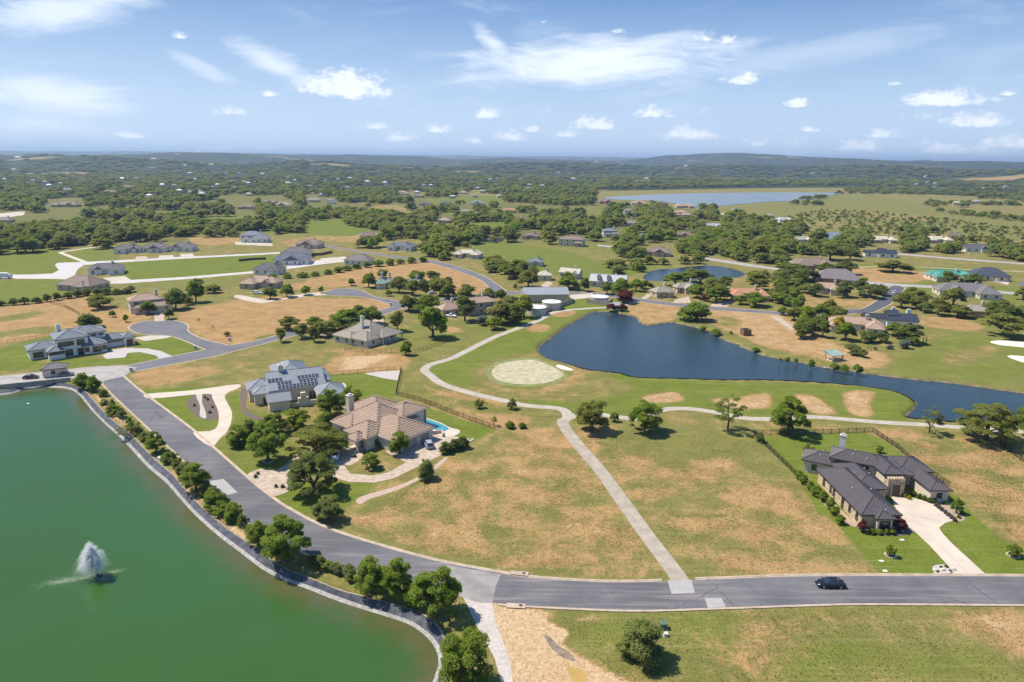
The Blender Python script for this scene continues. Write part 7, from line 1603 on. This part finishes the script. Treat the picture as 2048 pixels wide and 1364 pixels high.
# ================================================================== cars
m_tyre = mat('tyre', (.02, .02, .02), .8, .1); m_rimm = mat('alloy_rim', (.45, .45, .47), .3, .05, metal=.6); m_cglass = mat('car_glass', (.02, .028, .035), .05, .1, spec=.8)
m_head = mat('headlamp', (.8, .8, .82), .1, .02, spec=.8); m_tail = mat('tail_lamp', (.35, .02, .02), .3, .05)
def paint(name, c): return mat('paint_' + name, c, .22, .02, spec=.6)
def car(g_, yaw, pm, label, L=4.75, W=1.85, H=1.45, style='sedan', cat='car', group=None):
    t = empty('car', (g_.x, g_.y, .032), yaw); tag(t, label, cat, group)
    hl = L / 2
    # side profile: stations along the body (x, z of shoulder, half width, z of underside)
    zb = .55 * H
    st = [(-hl, .44 * H, .74, .32), (-hl + .12, .56 * H, .86, .24), (-hl + .75, .63 * H, .96, .2), (-hl * .45, .65 * H, 1.0, .18), (0, .645 * H, 1.0, .18), (hl * .45, .62 * H, 1.0, .18), (hl - .7, .55 * H, .96, .2), (hl - .15, .46 * H, .86, .24), (hl, .36 * H, .70, .32)]
    if style == 'suv': st = [(x, z * 1.06, w_, zu) for x, z, w_, zu in st]
    b = MB(); rings = []
    for (x, zs, k, zu) in st:
        hw = W / 2 * k; rings.append([(x, -hw * .9, zu), (x, -hw, zu + .16), (x, -hw, zs * .8), (x, -hw * .93, zs), (x, -hw * .5, zs + .035), (x, hw * .5, zs + .035), (x, hw * .93, zs), (x, hw, zs * .8), (x, hw, zu + .16), (x, hw * .9, zu)])
    vs = [p_ for r_ in rings for p_ in r_]; n_ = 10; fs = []
    for i in range(len(rings) - 1):
        for k in range(n_): fs.append((i * n_ + k, i * n_ + (k + 1) % n_, (i + 1) * n_ + (k + 1) % n_, (i + 1) * n_ + k))
    fs += [tuple(range(n_))[::-1], tuple(range((len(rings) - 1) * n_, len(rings) * n_))]
    b.add(vs, [f_[::-1] for f_ in fs]); body = b.build('body', pm, t, True)
    xr0, xr1 = (-hl * .42, hl * .12) if style == 'sedan' else (-hl * .80, hl * .16)
    xb0, xb1 = (-hl * .82, hl * .48) if style == 'sedan' else (-hl * .95, hl * .46)
    zs = .64 * H * (1.06 if style == 'suv' else 1); hb, ht = W * .455, W * .36
    if style == 'pickup': xr0, xb0 = -hl * .18, -hl * .26
    base = [(xb0, -hb, zs), (xb1, -hb, zs - .05), (xb1, hb, zs - .05), (xb0, hb, zs)]; top = [(xr0, -ht, H - .04), (xr1, -ht, H - .04), (xr1, ht, H - .04), (xr0, ht, H - .04)]
    b = MB(); b.add(base + top, [(0, 1, 5, 4), (1, 2, 6, 5), (2, 3, 7, 6), (3, 0, 4, 7)]); b.build('window_glass', m_cglass, t)
    b = MB(); b.add([(x * 1.02, y * 1.03, z) for x, y, z in top] + [(x * .85, y * .85, H + .02) for x, y, z in top], [(4, 5, 6, 7), (0, 1, 5, 4), (1, 2, 6, 5), (2, 3, 7, 6), (3, 0, 4, 7)])
    for (i0, i1) in [(0, 0), (1, 1), (2, 2), (3, 3)]: b.tube(base[i0], top[i0], .05, .045, 5)
    xm = (xr0 + xr1) / 2
    for s_ in (-1, 1): b.tube((xm - .1, s_ * hb * 1.0, zs), (xm - .05, s_ * ht * 1.01, H - .03), .045, .04, 5)
    b.build('cabin_roof', pm, t)
    if style == 'pickup':
        b = MB(); b.box(-hl + .1, -hl * .3, -W * .4, W * .4, zs + .03, zs + .05); b.build('bed', m_tyre, t)
    for sx in (-1, 1):
        for sy in (-1, 1):
            cx_, cy_ = sx * L * .295, sy * (W / 2 - .1); w_ = MB()
            w_.tube((cx_, cy_ - .11, .33), (cx_, cy_ + .11, .33), .33, .33, 16); tw = w_.build('wheel', m_tyre, t)
            w_ = MB(); w_.tube((cx_, cy_ + sy * .10, .33), (cx_, cy_ + sy * .125, .33), .21, .19, 12); w_.build('rim', m_rimm, tw)
    for sy in (-1, 1):
        b = MB(); b.add([(hl - .30, sy * W * .40, .50 * H), (hl - .06, sy * W * .30, .44 * H), (hl - .04, sy * W * .31, .38 * H), (hl - .25, sy * W * .425, .42 * H), (hl - .28, sy * W * .3, .51 * H)], [(0, 1, 2, 3), (0, 4, 1), (3, 2, 1, 0)]); b.build('headlight', m_head, t)
        b = MB(); b.box(-hl - .01, -hl + .12, sy * W * .36 - .16, sy * W * .36 + .06, .47 * H, .56 * H); b.build('tail_light', m_tail, t)
        b = MB(); b.box(hl * .38, hl * .38 + .12, sy * W * .53 - .09, sy * W * .53 + .09, zs, zs + .14); b.build('wing_mirror', pm, t)
    b = MB(); b.box(hl - .06, hl + .005, -.35, .35, .26 * H, .34 * H); b.build('grille', m_tyre, t)
    return t
car(G(1660, 1172), math.pi + RAD(-1), paint('black', (.010, .013, .02)), 'black sedan driving along the street past the dark roofed house', 4.95, 1.88, 1.42)
car(G(857, 893), RAD(112), paint('silver', (.30, .33, .37)), 'silver grey sport utility parked by the tile house garage', 4.7, 1.9, 1.72, 'suv')
car(G(671, 915), RAD(-80), paint('white', (.78, .79, .80)), 'white car half under the oak in the circular driveway', 4.6, 1.8, 1.45)
car(G(902, 634), RAD(-20), paint('white', (.78, .79, .80)), 'white pickup parked beside the columned villa garage', 5.4, 1.95, 1.8, 'pickup', 'pickup')
car(G(1788, 587), RAD(60), paint('white', (.78, .79, .80)), 'white pickup driving on the new dark street', 5.4, 1.95, 1.8, 'pickup', 'pickup')
car(G(62, 757), RAD(15), paint('maroon', (.06, .018, .022)), 'maroon car waiting at the gatehouse', 4.6, 1.8, 1.45)
car(G(865, 588), RAD(30), paint('white', (.78, .79, .80)), 'white car among the trees of the green roofed villa', 4.8, 1.85, 1.6, 'suv')
car(G(133, 752), RAD(20), paint('grey', (.12, .13, .15)), 'dark grey car behind the gatehouse', 4.6, 1.8, 1.5)
car(G(515, 588), RAD(5), paint('white', (.78, .79, .80)), 'white van beside the pinkish roofed house', 4.8, 1.9, 1.8, 'suv', 'van')
# truck at the left frame edge
gq = G(10, 557); t = empty('box_truck', gq, RAD(4)); tag(t, 'white box truck parked on the pale loop street', 'truck')
b = MB(); b.box(-4.5, 1.8, -1.2, 1.2, .7, 3.4); b.build('cargo_box', m_tank, t); b = MB(); b.prism([(2.0, -1.1), (4.0, -1.05), (4.0, 1.05), (2.0, 1.1)], .6, 2.5); b.build('cab', paint('white', (.78, .79, .80)), t)
b = MB(); b.box(3.6, 4.02, -.95, .95, 1.6, 2.3); b.build('windscreen', m_cglass, t)
for x in (-3.2, 2.9):
    for y in (-1.05, 1.05): b = MB(); b.tube((x, y - .15, .45), (x, y + .15, .45), .45, .45, 14); b.build('wheel', m_tyre, t)

# ================================================================== fountain
gf = G(195, 1152, -1.0); FR = (gf.x, gf.y)
t = empty('fountain', (gf.x, gf.y, -1.0)); tag(t, 'floating fountain throwing white spray over the green reservoir', 'fountain')
b = MB(); b.lathe([(.75, -.1), (.8, .1), (.55, .22), (.2, .3), (.12, .55)], 18); b.build('float', m_trim_d, t)
r = np.random.RandomState(8)
def spray_mat(name, alpha, col=(.85, .88, .9)):
    mt = bpy.data.materials.new(name); mt.use_nodes = True; tr_ = mt.node_tree; tr_.nodes.clear(); n = NT(tr_)
    o = n.n('ShaderNodeOutputMaterial'); d = n.n('ShaderNodeBsdfDiffuse', i_Color=col + (1,)); tl = n.n('ShaderNodeBsdfTranslucent', i_Color=col + (1,)); m0 = n.n('ShaderNodeMixShader', i_0=.5, i_1=d.outputs[0], i_2=tl.outputs[0])
    tp = n.n('ShaderNodeBsdfTransparent'); mx = n.n('ShaderNodeMixShader', i_0=alpha, i_1=tp.outputs[0], i_2=m0.outputs[0]); tr_.links.new(mx.outputs[0], o.inputs[0]); return mt
# jets: ribbons along ballistic arcs that widen and thin out as they break up
def jet_mat():
    mt = bpy.data.materials.new('water_jet'); mt.use_nodes = True; tr_ = mt.node_tree; tr_.nodes.clear(); n = NT(tr_)
    o = n.n('ShaderNodeOutputMaterial'); at = n.n('ShaderNodeAttribute'); at.attribute_name = 'fade'; tcn = n.n('ShaderNodeTexCoord')
    nz = n.noise(n.mapping(tcn.outputs['Object'], (5, 5, 1.6)), 1.0, 4, .7)
    al = n.math('MULTIPLY', at.outputs['Fac'], n.rng(nz, .30, .60, .25, 1.0), clamp=True)
    d = n.n('ShaderNodeBsdfDiffuse', i_Color=(.96, .96, .97, 1)); tl = n.n('ShaderNodeBsdfTranslucent', i_Color=(.96, .96, .97, 1)); m0 = n.n('ShaderNodeMixShader', i_0=.5, i_1=d.outputs[0], i_2=tl.outputs[0])
    tp = n.n('ShaderNodeBsdfTransparent'); mx = n.n('ShaderNodeMixShader', i_0=al, i_1=tp.outputs[0], i_2=m0.outputs[0]); tr_.links.new(mx.outputs[0], o.inputs[0]); return mt
V_, F_, A_l = [], [], []
for k in range(640):
    ea = min(abs(r.randn()) * 8.5 + .3, 26); e = RAD(90 - ea); az1 = r.uniform(0, 6.283); v1 = 11.6 * (1 - .020 * ea) * r.uniform(.66, 1.0); tf = 2 * v1 * math.sin(e) / 9.81; ns = 12
    sd = Vector((r.randn(), r.randn(), 0)).normalized(); peak = r.uniform(.40, .86)
    for i in range(ns + 1):
        tq = tf * min(1, peak + .1) * i / ns; q = Vector((v1 * math.cos(e) * math.cos(az1) * tq - .30 * tq * tq, v1 * math.cos(e) * math.sin(az1) * tq - .2 * tq * tq, max(.05, .5 + v1 * math.sin(e) * tq - 4.905 * tq * tq)))
        wq = .07 + .30 * (i / ns); V_ += [q - sd * wq, q + sd * wq]; A_l += [.55 * (1 - .9 * i / ns) + .02] * 2
        if i: b0 = len(V_) - 4; F_.append((b0, b0 + 1, b0 + 3, b0 + 2))
me = bpy.data.meshes.new('spray'); me.from_pydata([tuple(q) for q in V_], [], F_); me.attributes.new('fade', 'FLOAT', 'POINT').data.foreach_set('value', A_l)
o = link('spray', me, jet_mat(), t); o['kind'] = 'stuff'
# drifting mist: smaller, sparser drops to the left
NM = 2600; ph = r.rand(NM) ** 1.5
P = np.stack([-ph * 7.5 + r.randn(NM) * (.6 + ph), -ph * 3.6 + r.randn(NM) * (.5 + ph * .8), np.abs(r.randn(NM)) * (1 - ph) * 2.0 + .08], -1)
a1 = r.randn(NM, 3); a1 /= np.linalg.norm(a1, axis=1)[:, None]; a2 = np.cross(a1, r.randn(NM, 3)); a2 /= np.linalg.norm(a2, axis=1)[:, None]; s_ = r.uniform(.02, .07, NM)[:, None]
Q = np.stack([P - a1 * s_, P - a2 * s_, P + a1 * s_, P + a2 * s_], 1); Q[:, :, 2] = np.maximum(Q[:, :, 2], .03)
me = fast_mesh('mist', Q.reshape(-1, 3), np.arange(NM * 4).reshape(-1, 4)); o = link('mist', me, spray_mat('water_mist', .16), t); o['kind'] = 'stuff'
# disturbed foam on the water where the drops land
def foam(name, cx, cy_, rx, ry, n_, alpha, parent, rot):
    ang_ = r.uniform(0, 2 * np.pi, n_); X = r.randn(n_) * rx * .5; Y = r.randn(n_) * ry * .5
    c_, s2 = math.cos(rot), math.sin(rot); PX, PY = cx + X * c_ - Y * s2, cy_ + X * s2 + Y * c_
    L_ = r.uniform(.1, .45, n_); W_ = r.uniform(.03, .1, n_); z0_ = np.full(n_, .012) + r.rand(n_) * .01
    Q = np.stack([np.stack([PX + a * L_ * c_ - b_ * W_ * s2, PY + a * L_ * s2 + b_ * W_ * c_, z0_], -1) for a, b_ in ((-1, -1), (1, -1), (1, 1), (-1, 1))], 1)
    o = link(name, fast_mesh(name, Q.reshape(-1, 3), np.arange(n_ * 4).reshape(-1, 4)), spray_mat('foam_' + name, alpha, (.62, .70, .52)), parent); o['kind'] = 'stuff'
foam('foam', -4.3, -1.2, 4.3, 1.0, 420, .13, t, RAD(20)); foam('foam', 2.2, 1.3, 1.8, .7, 110, .14, t, RAD(20)); foam('foam', 1.2, -.9, 1.6, .4, 80, .14, t, RAD(10))

# ================================================================== small things
def box_thing(name, label, cat, px, py, sx, sy, h_, mt, yaw=0, lid=None):
    g_ = G(px, py); t = empty(name, g_, yaw); tag(t, label, cat)
    b = MB(); b.box(-sx / 2 - .12, sx / 2 + .12, -sy / 2 - .12, sy / 2 + .12, -.1, .08); b.build('pad', m_conc, t)
    b = MB(); b.prism([(-sx / 2, -sy / 2), (sx / 2, -sy / 2), (sx / 2, sy / 2), (-sx / 2, sy / 2)], .08, h_); b.build('cabinet', mt, t)
    b = MB(); b.add([(-sx / 2 - .04, -sy / 2 - .04, h_), (sx / 2 + .04, -sy / 2 - .04, h_), (sx / 2 + .04, sy / 2 + .04, h_ + .08), (-sx / 2 - .04, sy / 2 + .04, h_ + .08), (-sx / 2 - .04, -sy / 2 - .04, h_ + .05), (sx / 2 + .04, -sy / 2 - .04, h_ + .05), (sx / 2 + .04, sy / 2 + .04, h_ + .15), (-sx / 2 - .04, sy / 2 + .04, h_ + .15)], [(0, 3, 2, 1), (4, 5, 6, 7), (0, 1, 5, 4), (1, 2, 6, 5), (2, 3, 7, 6), (3, 0, 4, 7)]); b.build('lid', lid or mt, t)
    return t
m_gbox = mat('green_cabinet', (.10, .15, .10), .6, .08)
box_thing('transformer_box', 'green transformer box in the foreground field by the round tree', 'utility box', 1326, 1256, 1.1, .9, .95, m_gbox, RAD(5))
box_thing('pedestal_box', 'pale utility pedestal beside the green transformer box', 'utility box', 1331, 1272, .6, .5, .5, mat('pale_cabinet', (.55, .53, .5), .6, .08))
box_thing('utility_box', 'pale utility box on the reservoir verge', 'utility box', 320, 920, 1.0, .8, .7, mat('pale_cabinet', (.55, .53, .5), .6, .08), RAD(-30))
def mailbox(px, py, label):
    g_ = G(px, py); t = empty('stone_mailbox', g_); tag(t, label, 'mailbox')
    b = MB(); b.box(-.45, .45, -.4, .4, -.1, 1.4); b.build('pillar', WM['limestone'], t); b = MB(); b.box(-.55, .55, -.5, .5, 1.4, 1.52); b.build('cap', m_conc, t); b = MB(); b.box(-.2, .2, -.42, -.4, .95, 1.25); b.build('letter_box', m_trim_d, t)
mailbox(263, 743, 'stone mailbox pillar at the street head corner'); mailbox(391, 699, 'stone mailbox pillar at the lush lawn corner'); mailbox(782, 611, 'stone mailbox pillar by the villa cul-de-sac'); mailbox(984, 583, 'stone mailbox pillar at the curving street end'); mailbox(460, 682, 'stone mailbox pillar in the dry field corner')
def drain(px, py, label, yaw=0):
    g_ = G(px, py); t = empty('storm_drain', g_, yaw); tag(t, label, 'drain')
    b = MB(); b.box(-1.6, 1.6, -.6, .6, -.1, .2); b.build('slab', m_kerb, t); b = MB(); b.box(-1.3, 1.3, -.612, -.6, .06, .16); b.build('inlet', m_tyre, t); b = MB(); b.lathe([(.33, .2), (.33, .215)], 16, c=(.8, .1)); b.build('manhole_cover', m_trim_d, t)
drain(1039, 1148, 'concrete storm drain at the kerb of the empty lot', RAD(-9)); drain(1032, 1213, 'concrete storm drain at the kerb by the dirt yard', RAD(-3))
def ring(px, py, r_, label):
    g_ = G(px, py); t = empty('tree_ring', g_); tag(t, label, 'tree ring')
    b = MB(); n_ = 14
    for k in range(n_):
        a = 2 * math.pi * k / n_; rr_ = .17; c_ = (r_ * math.cos(a), r_ * math.sin(a)); q = MB(); q.lathe([(rr_ * .9, -.05), (rr_, .1), (rr_ * .6, .2)], 6, c=c_); q.build('stone', WM['limestone'], t)
    b = MB(); b.lathe([(r_ - .1, .0), (r_ - .15, .06)], 18); b.build('mulch', m_mulch, t)
ring(1781, 1111, .95, 'stone ring round the young front lawn tree'); ring(2026, 1111, 1.0, 'stone ring round the young tree right of the driveway'); ring(1614, 912, 1.0, 'stone ring round the young tree behind the dark roofed house'); ring(537, 922, 1.2, 'stone ring round the front lawn shade tree')
# buoy on the reservoir
gb = G(57, 809, -1.0); t = empty('buoy', gb); tag(t, 'small white buoy floating on the reservoir', 'buoy'); b = MB(); b.lathe([(.25, -.1), (.4, .1), (.4, .3), (.2, .45)], 12); b.build('float', m_tank, t); b = MB(); b.tube((0, 0, .4), (0, 0, .8), .04); b.build('mast', m_tank, t)
# garden wall by the pool terrace, boulders
wall_run('garden_wall', [(866, 868), (884, 866), (886, 874)], .9, .35, WM['pinkstone'], 'low stone wall between the pool and the garage court')
def rock(px, py, s_, label, group, seed):
    g_ = G(px, py); rr_ = np.random.RandomState(seed); me = bpy.data.meshes.new('boulder'); bm_ = bmesh.new(); bmesh.ops.create_icosphere(bm_, subdivisions=2, radius=1)
    for v in bm_.verts: v.co *= 1 + .28 * (rr_.rand() - .5); v.co.z *= .65
    bm_.to_mesh(me); bm_.free(); me.materials.append(WM['limestone']); o = link('boulder', me); o.location = (g_.x, g_.y, s_ * .25); o.scale = (s_, s_ * .8, s_); tag(o, label, 'boulder', group)
for i, (x, y, s_) in enumerate([(1885, 1140, .45), (1906, 1139, .5), (1898, 1146, .4), (1870, 1141, .4), (1880, 1147, .35)]): rock(x, y, s_, 'pale boulder in the rock bed at the driveway mouth', 'boulders at the driveway mouth', i)
for i, (x, y, s_) in enumerate([(940, 884, .6), (945, 880, .5), (936, 880, .5)]): rock(x, y, s_, 'pale boulder at the corner of the pool lawn', 'boulders at the pool lawn corner', 20 + i)
for i, (x, y, s_) in enumerate([(1650, 735.5, .45), (1656, 736, .4), (1474, 688, .45)]): rock(x, y, s_, 'pale boulder at the edge of the blue pond', 'boulders at the pond edge', 40 + i)
# pickets and survey stones scattered on the lawns
for i, (x, y) in enumerate([(1804, 1080), (1763, 1122), (1770, 1142)]):
    g_ = G(x, y); t = empty('meter_lid', g_); tag(t, 'pale utility lid set in the lush front lawn', 'utility lid', 'utility lids in the front lawn'); b = MB(); b.box(-.4, .4, -.25, .25, -.05, .07); b.build('lid', m_tank, t)

# ================================================================== haze
hz = bpy.data.meshes.new('haze'); b = MB(); b.box(-46000, 46000, -46000, 46000, -60, 260); hm = bpy.data.materials.new('summer_haze'); hm.use_nodes = True; tr_ = hm.node_tree; tr_.nodes.clear(); n = NT(tr_)
o_ = n.n('ShaderNodeOutputMaterial'); pvn = n.n('ShaderNodeVolumePrincipled'); pvn.inputs['Color'].default_value = (.53, .71, .99, 1); pvn.inputs['Density'].default_value = HAZE_D if 'HAZE_D' in globals() else 8.4e-5; pvn.inputs['Anisotropy'].default_value = .2
tr_.links.new(pvn.outputs[0], o_.inputs['Volume'])
tag(b.build('haze', hm), 'thin bluish summer haze over the far hills', kind='stuff')
